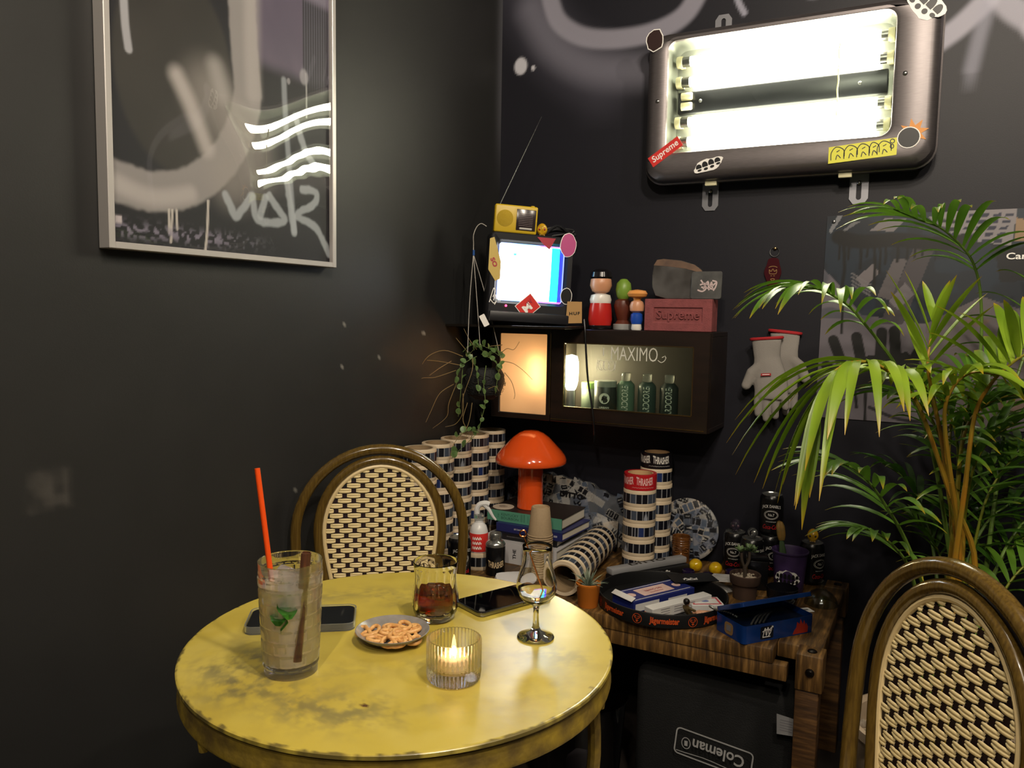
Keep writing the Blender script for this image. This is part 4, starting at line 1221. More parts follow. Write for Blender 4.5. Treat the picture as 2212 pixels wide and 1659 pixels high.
# ================================================================ things on the cabinet
ZT = cz1
m_tv = mat('tv_plastic', '17171c', rough=.42, bump=.05, bscale=500)
tvx = ony(1142, 650, 2.12)
TV = thing('crt_television', 'small black tube television with a bright white screen and stickers', 'television', (tvx.x, 2.12, ZT+.0145), (0, math.radians(2.6), math.radians(43)))
W2, HT, DP = .128, .262, .185
def rr4(w_, h_, r_, cz): return rrect(w_, h_, r_, 5, 0, cz)
obj('shell', loft([(rr4(2*W2, HT, .012, HT/2), .0), (rr4(2*W2+.004, HT, .014, HT/2), .012), (rr4(2*W2+.002, HT, .014, HT/2), .05), (rr4(2*W2-.03, HT-.03, .02, HT/2-.010), .11), (rr4(2*W2-.09, HT-.08, .02, HT/2-.02), DP)], True), m_tv, TV)
sw, sh, scz = .204, .170, .148
obj('bezel', loft([(rr4(2*W2, HT, .012, HT/2), .0), (rr4(2*W2-.006, HT-.006, .010, HT/2), -.003), (rr4(sw+.018, sh+.016, .014, scz), -.002), (rr4(sw+.002, sh+.002, .014, scz), .006)]), m_tv, TV)
obj('base_strip', rbox(2*W2-.01, .02, .030, .004, (0, -.004, .0165)), m_tv, TV)
def scr_pos(u, v):
    x = (u-.5)*sw; z = scz+(v-.5)*sh
    y = .006-.006*(1-(2*u-1)**2)*(1-(2*v-1)**2)*.9
    return np.stack([x, y, z], 1)
P, F, u, v = grid(120, 96, scr_pos)
C = np.zeros((len(u), 3)); C[:] = (1, 1, 1)
paint(C, sst(u, .795, .80), '10e0f0'); paint(C, sst(u, .915, .92), '1018e0')
edge = sst(np.abs(v-.5), .468, .475)
hue = np.stack([.35+.6*sst(u, .55, .9)-.2*sst(u, .15, .3), .5*(1-sst(u, .5, .65))+.05, .35+.6*sst(u, .45, .6)*(1-sst(u, .75, .9))+.3*(1-sst(u, 0, .4))], 1)
C = C*(1-edge[:, None])+hue*.55*edge[:, None]
ed2 = np.clip(sst(np.abs(u-.5), .478, .488)+sst(np.abs(v-.5), .488, .494), 0, 1)
C = C*(1-ed2[:, None])+np.array([.12, .16, .6])[None]*.5*ed2[:, None]
m_scr = bpy.data.materials.new('crt_picture'); m_scr.use_nodes = True
nt = m_scr.node_tree; b_ = nt.nodes['Principled BSDF']; a_ = nt.nodes.new('ShaderNodeAttribute'); a_.attribute_name = 'paint'
b_.inputs['Base Color'].default_value = (.02, .02, .02, 1); b_.inputs['Roughness'].default_value = .08
nt.links.new(a_.outputs['Color'], b_.inputs['Emission Color']); b_.inputs['Emission Strength'].default_value = 9
scr = obj('screen', npmesh('screen', P, F, C), m_scr, TV)
m_cyan = mat('screen_text', '20c8c8', emit='40d0d0', estr=2.6)
for s_, x_, w_ in (('IE:PTR', -.028, .030),):
    g = textw(s_, w_, .006); g = [(p[0]+x_, -.0016, p[2]+scz+.052) for p in g[0]], g[1]
    obj('screen_text', g, m_cyan, scr, smooth=False)
obj('screen_text', bxx(-.058, -.049, -.0012, -.0008, scz+.049, scz+.055), m_cyan, scr)
obj('power_light', xf(ico(.0036, 2), (-.073, -.004, .048)), mat('red_led', 'ff2040', emit='ff3050', estr=8), TV)
for k in range(5):
    obj('front_button', rbox(.012, .003, .004, .0008, (.03+.016*k, -.0045, .030)), m_tv, TV)
TY = -.0042
m_pink = mat('pink_sticker', 'b04a80', rough=.45); m_dred = mat('dark_red_sticker', '9c2c3c', rough=.45)
m_ysk = mat('pale_yellow_sticker', 'b8a058', rough=.5); m_kraft = mat('kraft_card', 'a88452', rough=.7)
s = sticker('sticker', [(-.133, .150), (-.110, .118), (-.096, .125), (-.096, .175), (-.120, .245), (-.133, .24)], m_ysk, TV, TY)
obj('lettering', lay(textw('SO', .028, .014, bold=.04), -.117, TY-.0012, .172, -1.1), m_dred, s, smooth=False)
s = sticker('sticker', [(.010, .256), (.068, .256), (.050, .222), (.030, .236)], m_dred, TV, TY)
a45 = math.radians(45)
s = sticker('sticker', rot2([(-.031, -.026), (.031, -.026), (.031, .026), (-.031, .026)], a45-.05, -.006, .050), m_white, TV, TY, label='red square sticker turned on its corner reading MTV')
s2 = sticker('print', rot2([(-.029, -.024), (.029, -.024), (.029, .024), (-.029, .024)], a45-.05, -.006, .050), m_red, s, TY-.0006)
obj('lettering', lay(textw('M', .026, .024, bold=.05), -.008, TY-.002, .046, a45-.05), m_white, s2, smooth=False)
obj('lettering', lay(textw('TV', .020, .014, bold=.02), -.002, TY-.0026, .062, a45+.1), m_dred, s2, smooth=False)
s = sticker('sticker', blob(.108, .240, .026, .036, 12, 20, .05), m_white, TV, TY, .0008)
sticker('print', blob(.108, .240, .024, .034, 12, 20, .05), m_pink, s, TY-.0009)
s = sticker('sticker', blob(.112, .088, .019, .025, 14, 20, .04), m_white, TV, TY)
sticker('print', blob(.112, .088, .017, .023, 14, 20, .04), m_black, s, TY-.0007)
tag_ = [[(-.012, -.02), (-.004, .012), (0, .022), (.004, .012), (-.002, -.004)], [(0, -.014), (.006, .004), (.008, -.010), (.014, .0)], [(-.010, -.010), (.002, -.022), (.010, -.014), (.004, -.026)], [(.016, -.016), (.018, -.010)], [(.020, -.016), (.022, -.010)]]
obj('marker_tag', lay(strokes(tag_, .0022), -.112, TY+.0006, .075), m_white, TV, smooth=False)
s = sticker('card', rot2([(-.026, -.033), (.026, -.030), (.023, .034), (-.023, .033)], .02, .138, .040), m_kraft, TV, -.012, .001, label='kraft paper square reading HUF')
obj('lettering', lay(textw('HUF', .034, .0095, bold=.03, space=1.25), .139, -.0137, .038, .08), m_black, s, smooth=False)
TVR = TV.matrix_basis.copy()
TVM = Matrix.LocRotScale(TV.location, TV.rotation_euler, None)
def tvtop(x, y, dz=0.): q = TVM @ Vector((x, y, HT)); return Vector((q.x, q.y, q.z+dz))
# yellow radio
q = tvtop(-.052, .030, .0006)
RA = thing('portable_radio', 'small yellow portable radio with dark dial standing on the television', 'radio', q, (0, math.radians(3.4), math.radians(36)))
m_ry = mat('radio_yellow', 'b89a1a', rough=.4)
obj('radio_body', rbox(.128, .034, .082, .005, (0, 0, .0415), 3), m_ry, RA)
obj('dial_panel', rbox(.058, .003, .062, .001, (.030, -.0172, .041)), mat('dial_dark', '2a2224', rough=.2), RA)
m_dial = mat('dial_print', '8a7a7c', rough=.5)
for k in range(8):
    obj('dial_line', bxx(.008, .050, -.0192, -.0188, .024+.005*k, .0247+.005*k), m_dial, RA)
obj('tuning_slider', rbox(.038, .003, .006, .001, (.030, -.019, .0155)), mat('slider_grey', 'a09c98', rough=.4), RA)
obj('speaker_grille', xf(lathe([(.0, .0), (.024, 0), (.0245, .0008), (.0235, .0012), (0, .0008)], 32), (-.033, -.0166, .042), (math.pi/2, 0, 0)), mat('radio_grille', 'a88c18', rough=.6, bump=.6, bscale=900), RA)
rl = RA.matrix_basis
ta = Matrix.LocRotScale(RA.location, RA.rotation_euler, None).inverted() @ at(1170, 252, 2.44)
obj('antenna', tube([(-.050, .008, .080), Vector((-.050, .008, .080)).lerp(ta, .5), ta], [.0018, .0013, .0007], 8), m_screw, RA)
obj('dial_knob', xf(lathe([(0, 0), (.006, 0), (.006, .004), (0, .004)], 14), (.050, 0, .082)), m_ry, RA)
# painted skull ornaments
m_skull = mat('yellow_skull_glaze', 'c09a20', rough=.15, coat=.6, col2='a87c14', vscale=60)
m_skred = mat('skull_red', '8a1a1a', rough=.2); m_teeth = mat('skull_teeth', 'd8d0b8', rough=.3)
def skull(label, loc, rz, s, body, eye, teeth, group=None):
    t = thing('skull_ornament', label, 'skull', loc, (0, 0, rz), group)
    V, F = ico(1, 3)
    out = []
    for x, y, z in V:
        r = 1.0
        if z < -.1: k = 1-.34*min(1, (-z-.1)/.7); x *= k; y *= (.85+.1*k)
        z2 = z*1.12
        if z < -.72: z2 = -.72*1.12-.06*(-z-.72)
        x *= .86
        for sx in (-1, 1):
            d = math.hypot(x-sx*.36, z-.10)
            if y < 0 and d < .26: y += .30*(1-(d/.26)**2)
        if y < 0 and abs(x) < .14 and -.34 < z < -.12: y += .16
        out.append((x*s, y*s, (z2+.84)*s))
    obj('cranium', (out, F), body, t, angle=60)
    for sx in (-1, 1):
        obj('eye', xf(ico(.20*s, 2, (1, .45, 1)), (sx*.35*s, -.70*s, .95*s)), eye, t)
    for k in range(5):
        obj('tooth', rbox(.12*s, .10*s, .20*s, .03*s, ((k-2)*.135*s, -.66*s+.05*s*abs(k-2), .20*s), 1), teeth, t)
    obj('jaw', rbox(.86*s, .72*s, .16*s, .05*s, (0, -.16*s, .08*s), 2), body, t)
    obj('brow_mark', xf(plate([(-.04*s, -.10*s), (.04*s, -.10*s), (.03*s, .12*s), (-.03*s, .12*s)], .02*s), (0, -.86*s, 1.35*s), (-.35, 0, 0)), mat('skull_black', '2a1c0c', rough=.3), t)
    return t
q = tvtop(.032, .022, .0006)
skull('glossy yellow painted skull with red eyes on the television', q, math.radians(28), .0195, m_skull, m_skred, m_teeth)
# black cable heap on the television
m_cable = mat('black_cable', '15161a', rough=.5)
CBL = thing('cable_heap', 'heap of looped black cables behind the yellow skull on the television', 'cables', tvtop(.09, .075))
for k in range(6):
    rn = random.Random(40+k)
    pts = [tvtop(.050+rn.uniform(-.01, .01), .06+.008*k, .006+.004*k), tvtop(.090, .060+.008*k, .026+rn.uniform(0, .016)), tvtop(.125+.008*k, .070+.006*k, .022+rn.uniform(0, .014)), tvtop(.085+.01*k, .09, .012)]
    obj('cable_loop', tube(smooth_path([p-CBL.location for p in pts], 6), .0042, 7), m_cable, CBL)
# faceless stand-in figurines
def peg(label, px, py_base, prof, bands, y=2.20):
    """plain turned peg figure; bands = (z0, z1, colour)"""
    t = thing('peg_figurine', label, 'figurine', (ony(px, 700, y).x, y, ZT+.0004), group='plain peg figurines on the cabinet')
    for name, pr, mt in prof:
        obj(name, lathe(pr, 28), mt, t)
    return t
mw = mat('peg_white', 'd8d4cc', rough=.25); mr_ = mat('peg_red', 'b02420', rough=.25); mt_ = mat('peg_tan', 'c08a68', rough=.35); mk = mat('peg_black', '141214', rough=.2)
mg_ = mat('peg_green', '6f8f34', rough=.4); mb_ = mat('peg_brown', '5a2a1c', rough=.4); mo_ = mat('peg_orange', 'cc8a48', rough=.35); mbl = mat('peg_blue', '1c46a0', rough=.35); mgy = mat('peg_grey', '8e8e8c', rough=.4)
peg('plain faceless peg figurine with red body, white shoulders and black cap', 1296, 710, [
    ('base', [(0, 0), (.034, 0), (.036, .004), (.036, .010), (.033, .012)], mk),
    ('body', [(.033, .012), (.036, .03), (.034, .06), (.031, .078)], mr_),
    ('shoulders', [(.031, .078), (.033, .088), (.029, .102), (.012, .108)], mw),
    ('head', [(.012, .106), (.026, .113), (.033, .130), (.031, .148), (.028, .153)], mt_),
    ('cap', [(.029, .150), (.034, .156), (.031, .170), (.018, .179), (0, .181)], mk)], None, 2.245)
peg('plain faceless peg figurine with brown body and green head on grey base', 1345, 710, [
    ('base', [(0, 0), (.028, 0), (.029, .003), (.029, .015), (.027, .017)], mgy),
    ('body', [(.024, .017), (.017, .028), (.022, .045), (.028, .070), (.024, .086), (.014, .092)], mb_),
    ('head', [(.014, .090), (.020, .098), (.024, .118), (.021, .138), (.010, .150), (0, .152)], mg_)], None, 2.265)
peg('plain faceless peg figurine with blue body and broad orange cap', 1375, 712, [
    ('base', [(0, 0), (.014, 0), (.016, .004), (.014, .018)], mw),
    ('body', [(.015, .018), (.018, .030), (.017, .046), (.010, .052)], mbl),
    ('head', [(.010, .050), (.020, .056), (.022, .070), (.018, .082), (.012, .086)], mt_),
    ('cap', [(.010, .084), (.012, .094), (.026, .098), (.030, .106), (.024, .115), (0, .119)], mo_)], None, 2.23)
# red brick
yb_ = 2.215
bx0, bx1 = ony(1392, 680, yb_).x, ony(1538, 680, yb_).x
BR = thing('red_brick', 'dull red clay brick with raised lettering in a sunk panel on the cabinet', 'brick', ((bx0+bx1)/2, yb_, ZT+.0004))
bwid, bht = bx1-bx0, ony(1470, 643, yb_).z-ony(1470, 713, yb_).z
m_brick = mat('brick_clay', '7c3f40', rough=.8, var=.12, vscale=50, bump=.3, bscale=250)
fx, fz = bwid/2-.027, bht/2-.024
def brickshell():
    o = [(-bwid/2, 0), (bwid/2, 0), (bwid/2, bht), (-bwid/2, bht)]; i_ = [(-fx, bht/2-fz), (fx, bht/2-fz), (fx, bht/2+fz), (-fx, bht/2+fz)]
    i2 = [(x*.985, bht/2+(z-bht/2)*.94) for x, z in i_]
    V = [(a, 0, b) for a, b in o]+[(a, 0, b) for a, b in i_]+[(a, .005, b) for a, b in i2]+[(a, .062, b) for a, b in o]
    F = [(8, 9, 10, 11), (12, 15, 14, 13)]
    for k in range(4):
        j = (k+1) % 4
        F += [(k, j, 4+j, 4+k), (4+k, 4+j, 8+j, 8+k), (k, 12+k, 12+j, j)]
    return bev((V, F), .0014, 1)
obj('brick_body', brickshell(), m_brick, BR)
tg = textw('Supreme', fx*1.75, .034, bold=.012)
V = [(x, .0045, z+bht/2-.002) for x, y, z in tg[0]]; n = len(V)
V2 = [(x, .0010, z) for x, y, z in V]
bm = bmesh.new(); vv = [bm.verts.new(p) for p in V2]
for f_ in tg[1]:
    try: bm.faces.new([vv[i] for i in f_])
    except ValueError: pass
r_ = bmesh.ops.extrude_face_region(bm, geom=list(bm.faces))
bmesh.ops.translate(bm, verts=[e for e in r_['geom'] if isinstance(e, bmesh.types.BMVert)], vec=(0, .0038, 0))
bm.verts.index_update(); g = [tuple(v_.co) for v_ in bm.verts], [tuple(v_.index for v_ in f_.verts) for f_ in bm.faces]; bm.free()
obj('lettering', g, m_brick, BR, smooth=False)
# metal plates leaning on the brick
ym = yb_+.034
q0 = ony(1462, 641, ym)
m_plate_m = mat('worn_metal', '8c8a88', rough=.25, metal=.8, col2='57534f', vscale=14)
m_plate_refl = mat('painted_reflection', '8a6f5c', rough=.4, metal=.7, col2='6c5a50', vscale=20)  # tan reflection of light, painted as a band along the plate top
zb = ZT+bht+.001
def mp(px, py): p = ony(px, py, ym); return (p.x-q0.x, p.z-ony(1462, 641, ym).z)
MP = thing('metal_plate', 'large rounded worn metal plate leaning above the red brick', 'metal sheet', (q0.x, ym, zb), (math.radians(-6), 0, 0))
ol = [mp(*p) for p in ((1416, 634), (1409, 615), (1408, 590), (1411, 566), (1418, 555), (1432, 553), (1470, 557), (1500, 566), (1515, 577), (1523, 592), (1524, 638), (1500, 641), (1440, 641))]
lo = min(z for x, z in ol)
ol = [(x, z-lo) for x, z in ol]
obj('plate_sheet', bev(plate(ol, .004), .0012, 1), m_plate_m, MP)
bd = [mp(*p) for p in ((1411, 568), (1418, 556), (1432, 554), (1470, 558), (1500, 567), (1514, 578), (1520, 586), (1480, 575), (1440, 570))]
sticker('reflection_band', [(x, z-lo) for x, z in bd], m_plate_refl, MP, -.0042, .0004)
ym2 = yb_+.014
q1 = ony(1525, 641, ym2)
SP = thing('metal_square', 'small square grey metal sheet with pale scrawled tag on the brick', 'metal sheet', (q1.x, ym2, zb), (math.radians(-5), 0, 0))
wp, hp = ony(1558, 610, ym2).x-ony(1492, 610, ym2).x, ony(1525, 581, ym2).z-ony(1525, 641, ym2).z
obj('square_sheet', bev(plate(rrect(wp, hp, .006, 4, 0, hp/2), .004), .0008, 1), mat('grey_panel', '4a4a4a', rough=.42, metal=.5, col2='5c5c5a', vscale=25), SP)
tg2 = [[(-.026, -.012), (-.012, -.016), (-.002, -.006), (-.014, .010), (-.018, .016)], [(-.010, -.010), (.002, .012), (.006, -.012), (.012, .010), (.016, -.010)], [(-.02, .002), (-.004, .006), (.012, -.002), (.024, .008)], [(.018, -.014), (.024, -.004), (.026, .010), (.014, .014)], [(-.016, -.004), (.020, -.010)]]
obj('marker_tag', lay(strokes(tg2, .0042), .002, -.0048, hp*.48), mat('pale_pink_marker', 'b8a4a4', rough=.6), SP, smooth=False)

# ================================================================ hanging planter
hy = 2.045
bc = ony(1046, 824, hy)
HP = thing('hanging_planter', 'round black hanging planter with trailing small leaves and wire hangers', 'plant', bc)
m_pot = mat('black_fibre_pot', '0e0f10', rough=.75, bump=.8, bscale=160)
Rb = .062
obj('pot', lathe([(0, -Rb*.92), (Rb*.45, -Rb*.85), (Rb*.8, -Rb*.6), (Rb, 0), (Rb*.94, Rb*.38), (Rb*.80, Rb*.62), (Rb*.74, Rb*.60), (Rb*.70, Rb*.45), (0, Rb*.42)], 36), m_pot, HP)
m_fib = mat('pot_fibre', '24201a', rough=.8)
rn = random.Random(5)
gs = []
for k in range(70):
    a0_, h0 = rn.uniform(0, 6.28), rn.uniform(-.7, .5)
    pts = []
    for i in range(4):
        a_ = a0_+i*.18; h = h0+i*rn.uniform(-.05, .05); rr_ = Rb*1.01*math.sqrt(max(.05, 1-h*h))+rn.uniform(0, .002)
        pts.append((rr_*math.cos(a_), rr_*math.sin(a_), h*Rb))
    gs.append(tube(pts, .0007, 4, cap=False))
tag(obj('pot_fibre', join(*gs), m_fib, HP), kind='stuff')
m_wire = mat('hanger_wire', 'a8a49c', rough=.4)
ey = at(1023, 527, (bc-ORG).dot(CF))-bc
eyv = Vector((ey.x, ey.y, ey.z))
for k, (px, py) in enumerate(((1010, 762), (1037, 745), (1078, 760))):
    e2 = at(px, py, (bc-ORG).dot(CF)-.03+.03*k)-bc
    mid = eyv.lerp(e2, .5)+Vector((.003*(k-1), 0, -.01))
    obj('hanger_wire', tube(smooth_path([eyv+Vector((0, 0, -.03)), mid, e2], 6), .0011, 6), m_wire, HP)
up = [eyv+Vector((0, 0, -.03)), eyv, at(1023, 508, 2.36)-bc, at(1030, 490, 2.36)-bc, at(1040, 483, 2.36)-bc, at(1051, 489, 2.36)-bc]
obj('hook_wire', tube(smooth_path(up, 6), .0013, 6), m_wire, HP)
obj('clip', xf(lathe([(0, 0), (.0035, 0), (.0035, .016), (0, .016)], 10), eyv+Vector((.001, 0, -.034))), mat('blue_clip', '1c4a8c', rough=.4), HP)
tg_ = at(1046, 692, (bc-ORG).dot(CF)-.03)-bc
ptag = obj('price_tag', xf(plate(rrect(.017, .036, .002, 2), .0006), tg_, (0, math.radians(-28), math.radians(28))), m_white, HP)
m_vine = mat('vine_stem', '7a6844', rough=.6); m_vineg = mat('vine_stem_green', '5a6a38', rough=.6)
m_leafh = leaf_mat('trailing_leaf', '4c6a3a', '84a264', 40, '84a264')
LV, LF = [(0, 0, 0)], []
for k in range(10):
    t = 2*math.pi*k/10; LV.append((.0085*math.cos(t), .0085+.0095*math.sin(t)*1.0, .0016*math.cos(2*t)))
LV[0] = (0, .0085, -.0006)
LF = [(0, 1+k, 1+(k+1) % 10) for k in range(10)]
LEAFH = mesh('leaf', (LV, LF), 80); LEAFH.materials.append(m_leafh)
dz = (bc-ORG).dot(CF)
def vine(pts, r, mt, nleaf, seed, start=.15):
    rn = random.Random(seed)
    W = [at(px, py, dz+d)-bc for px, py, d in pts]
    Q = smooth_path(W, 6)
    v_ = obj('stem', tube(Q, [r*(1-.5*i/len(Q)) for i in range(len(Q))], 5), mt, HP)
    for k in range(nleaf):
        i = min(len(Q)-1, int((start+(1-start)*(k+.5)/nleaf)*len(Q)))
        o = bpy.data.objects.new('leaf', LEAFH); COL.objects.link(o); o.parent = v_
        o.location = Q[i]; s = rn.uniform(.75, 1.25); o.scale = (s, s, s)
        o.rotation_euler = (rn.uniform(.6, 1.9), rn.uniform(-.6, .6), math.radians(30)+rn.uniform(-1.6, 1.6))
for pts, n_, sd in (([(1050, 790, -.05), (1045, 830, -.075), (1048, 870, -.08), (1040, 905, -.075), (1030, 935, -.11), (1000, 965, -.13), (975, 990, -.14)], 12, 1),
                    ([(1080, 790, -.05), (1075, 815, -.07), (1070, 850, -.07)], 3, 2), ([(1030, 770, -.04), (1010, 780, -.05), (990, 800, -.05), (985, 830, -.05)], 5, 3),
                    ([(1000, 760, 0), (1020, 745, -.02), (1050, 750, -.03), (1080, 770, -.05)], 8, 4), ([(1040, 765, 0), (1060, 775, -.04), (1085, 795, -.06)], 7, 5),
                    ([(1020, 780, -.02), (1030, 800, -.07), (1035, 850, -.07)], 4, 6), ([(1000, 790, -.03), (995, 850, -.04), (990, 900, -.03)], 5, 7), ([(1035, 935, -.12), (1010, 930, -.12), (985, 945, -.13)], 4, 8),
                    ([(1045, 760, .0), (1030, 750, .02), (1010, 770, .02)], 6, 9), ([(1060, 765, .02), (1075, 760, .0), (1085, 775, -.02)], 5, 10)):
    vine(pts, .0012, m_vineg, n_, sd)
for k, pts in enumerate(([(1000, 770, 0), (960, 757, -.01), (925, 770, -.02), (905, 800, -.02)], [(985, 800, -.02), (940, 815, -.02), (912, 817, -.02), (895, 830, -.02)], [(1000, 790, 0), (945, 780, .0), (900, 778, .0), (860, 777, .0)],
                      [(975, 780, -.01), (950, 795, -.02), (928, 811, -.02)], [(980, 830, -.02), (950, 850, -.02), (930, 890, -.01), (920, 912, -.01)], [(990, 820, -.03), (970, 870, -.03), (965, 900, -.02), (935, 925, -.01)],
                      [(1000, 850, -.04), (1000, 890, -.04), (985, 915, -.03), (962, 922, -.03)], [(1080, 765, -.02), (1095, 753, -.03), (1110, 755, -.03), (1122, 738, -.03)], [(1085, 780, -.03), (1108, 785, -.04), (1130, 800, -.04), (1150, 820, -.04)],
                      [(1090, 805, -.04), (1105, 825, -.05), (1112, 850, -.05), (1110, 862, -.05)], [(1010, 760, 0), (995, 742, -.01), (985, 730, -.01)], [(1030, 755, 0), (1015, 735, .01), (1002, 710, .01)], [(1085, 745, 0), (1060, 748, -.02), (1050, 752, -.02)],
                      [(1010, 870, -.05), (1000, 905, -.05), (1008, 930, -.10), (1005, 960, -.12)], [(1020, 870, -.05), (1010, 920, -.05), (980, 960, -.12), (970, 1000, -.14)], [(1055, 840, -.07), (1070, 835, -.08), (1078, 845, -.08)], [(1020, 765, -.03), (1020, 800, -.07), (1000, 860, -.07), (1000, 900, -.06)])):
    W = [at(px, py, dz+d)-bc for px, py, d in pts]; Q = smooth_path(W, 6)
    obj('runner', tube(Q, [.0012*(1-.5*i/len(Q)) for i in range(len(Q))], 5), m_vine, HP)
# thin shelf board that carries the television
sx0, sx1 = XL+.004, ony(1262, 703, CY).x
obj('shelf_board', bev(bxx(0, sx1-sx0, 0, YB-2.062, 0, .0075), .001, 1), mat('shelf_black', '17130f', rough=.25, coat=.3), label='thin dark shelf board under the television on the cabinet', cat='shelf', loc=(sx0, 2.06, ZT+.0004))

# ================================================================ clutter on the wooden table
def tw_(px, py, dz=0.):
    q = onz(px, py, WT+dz); return Vector((q.x, q.y, WT))
def face(x, y): return math.atan2(-y, -x)
# ---- tape rolls
def roll_col(u, z, seed, band, white, dark, mid, light):
    rs = np.random.RandomState(seed); n = 17
    C = np.zeros((len(u), 3)); C[:] = lin(white)
    inb = (np.abs(z-.5) < band/2)
    cell = np.floor(u*n).astype(int) % n; fx = (u*n) % 1
    ty_ = rs.choice(4, n, p=[.5, .22, .18, .10])
    b0_ = lin('8f9094')
    C[inb] = b0_
    tz_ = (z-.5)/band+.5
    for k in range(n):
        m_ = inb & (cell == k) & (fx > .07) & (fx < .93)
        if ty_[k] == 0: C[m_] = lin(dark)
        elif ty_[k] == 1: C[m_] = lin(mid)
        elif ty_[k] == 2:
            C[m_] = lin(dark)
            tri = m_ & ((np.abs(fx-.5) < .34*(1-tz_)) if k % 2 else (np.abs(fx-.5) < .10)); C[tri] = lin(light)
        else: C[m_] = lin('1c2c5a')
    return C
def roll_mesh(name, R, ri, h, seed, band=.56, white='c9b79c', dark='0d0e16', mid='3c4452', light='8a8e98'):
    nu, nz = 136, 9
    u, z = np.meshgrid(np.arange(nu)/nu, np.array([0, .03, .215, .225, .35, .5, .65, .775, .785, .97, 1.]))
    nzz = u.shape[0]; u, z = u.ravel(), z.ravel()
    rr = np.where((z < .01) | (z > .99), R-.0008, R)
    P = np.stack([rr*np.cos(u*2*np.pi), rr*np.sin(u*2*np.pi), z*h], 1)
    C = roll_col(u, z, seed, band, white, dark, mid, light)
    F = []
    for j in range(nzz-1):
        for i in range(nu):
            F.append((j*nu+i, j*nu+(i+1) % nu, (j+1)*nu+(i+1) % nu, (j+1)*nu+i))
    n0 = len(P)
    ring = np.stack([ri*np.cos(np.arange(nu)/nu*2*np.pi), ri*np.sin(np.arange(nu)/nu*2*np.pi), np.zeros(nu)], 1)
    P = np.concatenate([P, ring, ring+np.array([0, 0, h])])
    C = np.concatenate([C, np.tile(np.array(lin(white)), (2*nu, 1))])
    for i in range(nu):
        j = (i+1) % nu
        F.append((n0+i, n0+j, j, i)); a = (nzz-1)*nu
        F.append((a+i, a+j, n0+nu+j, n0+nu+i))
    me = bpy.data.meshes.new(name); me.from_pydata(P.tolist(), [], F)
    ca = me.color_attributes.new('paint', 'FLOAT_COLOR', 'POINT'); c4 = np.ones((len(P), 4), np.float32); c4[:, :3] = C
    ca.data.foreach_set('color', c4.ravel())
    me.shade_smooth(); me.set_sharp_from_angle(angle=math.radians(40))
    me.materials.append(mat('tape_print', rough=.35, attr=True)); return me
RR, RI = .0475, .0375
m_core = mat('card_core', '8a7456', rough=.8)
def core_mesh(h):
    me = mesh('core', lathe([(RI-.0001, .0005), (RI-.0001, h-.0005), (RI-.0035, h-.0005), (RI-.0035, .0005)], 40, True)); me.materials.append(m_core); return me
H1, H2 = .0455, .0485
ROLLS = {h: [roll_mesh('tape', RR, RI, h-.0002, s) for s in (1, 2, 3, 4)] for h in (H1, H2)}
CORES = {h: core_mesh(h-.0002) for h in (H1, H2)}
def roll(loc, rot, h, k, label, group):
    t = thing('tape_roll', label, 'tape roll', loc, rot, group)
    obj('tape', ROLLS[h][k % 4], None, t); obj('core', CORES[h], None, t)
    return t
rn = random.Random(11)
ORD = ('first', 'second', 'third', 'fourth', 'fifth', 'sixth', 'seventh', 'eighth', 'ninth', 'tenth', 'eleventh', 'twelfth', 'thirteenth', 'fourteenth', 'fifteenth', 'sixteenth', 'seventeenth', 'eighteenth')
names = ('nearest the bistro chair', 'behind the bistro chair', 'in the middle of the row', 'behind the spray bottle', 'in the room corner')
for s_, (yy, xx) in enumerate(((1.835, -1.268), (1.938, -1.276), (2.042, -1.276), (2.148, -1.276), (2.255, -1.276))):
    for k in range(8):
        lab = ORD[k]+' tape roll from the bottom of the wall-side stack '+names[s_]
        roll((xx+rn.uniform(-.0012, .0012), yy+rn.uniform(-.0012, .0012), WT+.0003+k*H1), (0, 0, rn.uniform(0, 6)), H1, rn.randrange(4), lab, 'tape rolls stacked along the left wall')
rx_, ry_ = ony(1378, 1205, 2.202).x, 2.202
for k in range(5):
    lab = ORD[k]+' patterned tape roll from the bottom of the stack under the red tape'
    roll((rx_+rn.uniform(-.001, .001), ry_, WT+.0003+k*H2), (0, 0, rn.uniform(0, 6)), H2, k+1, lab, 'tape rolls under the red tape')
def plain_roll(label, loc, colr, ink):
    t = thing('tape_roll', label, 'tape roll', loc)
    h = .046
    obj('tape', lathe([(RI, 0), (RR-.001, 0), (RR, .001), (RR, h-.001), (RR-.001, h), (RI, h)], 64), mat('tape_'+colr, colr, rough=.3), t)
    me = lathe([(RI-.0001, .0005), (RI-.0001, h-.0005), (RI-.0035, h-.0005), (RI-.0035, .0005)], 40, True)
    obj('core', me, mat('tan_core', 'b8946a', rough=.8), t)
    a_ = face(loc[0], loc[1])
    for da, s2 in ((.30, 'THRASHER'), (-.95, 'THRASHER')):
        V, F = textw(s2, .052, .021, bold=.03)
        V = [(x, y, z+.018*(z*30)*(abs(x)/.026)*.25+.004*(x/.026)**2) for x, y, z in V]
        obj('lettering', wrap(xf((V, F), (0, 0, .026)), RR+.0005, a_+da), ink, t, smooth=False)
    V, F = ribbon([(-.034+.004*k, .0085+(.0012 if k % 2 else 0)) for k in range(18)], .0008)
    obj('small_print', wrap((V, F), RR+.0005, a_+.2), ink, t, smooth=False)
    return t
m_pale = mat('pale_ink', 'c8c4bc', rough=.5)
plain_roll('red tape roll with pale jagged lettering on top of its stack', (rx_, ry_, WT+.0004+5*H2), 'a81c22', mat('pale_red_ink', 'd0a8a4', rough=.5))
bx_, by_ = ony(1412, 1195, 2.300).x, 2.301
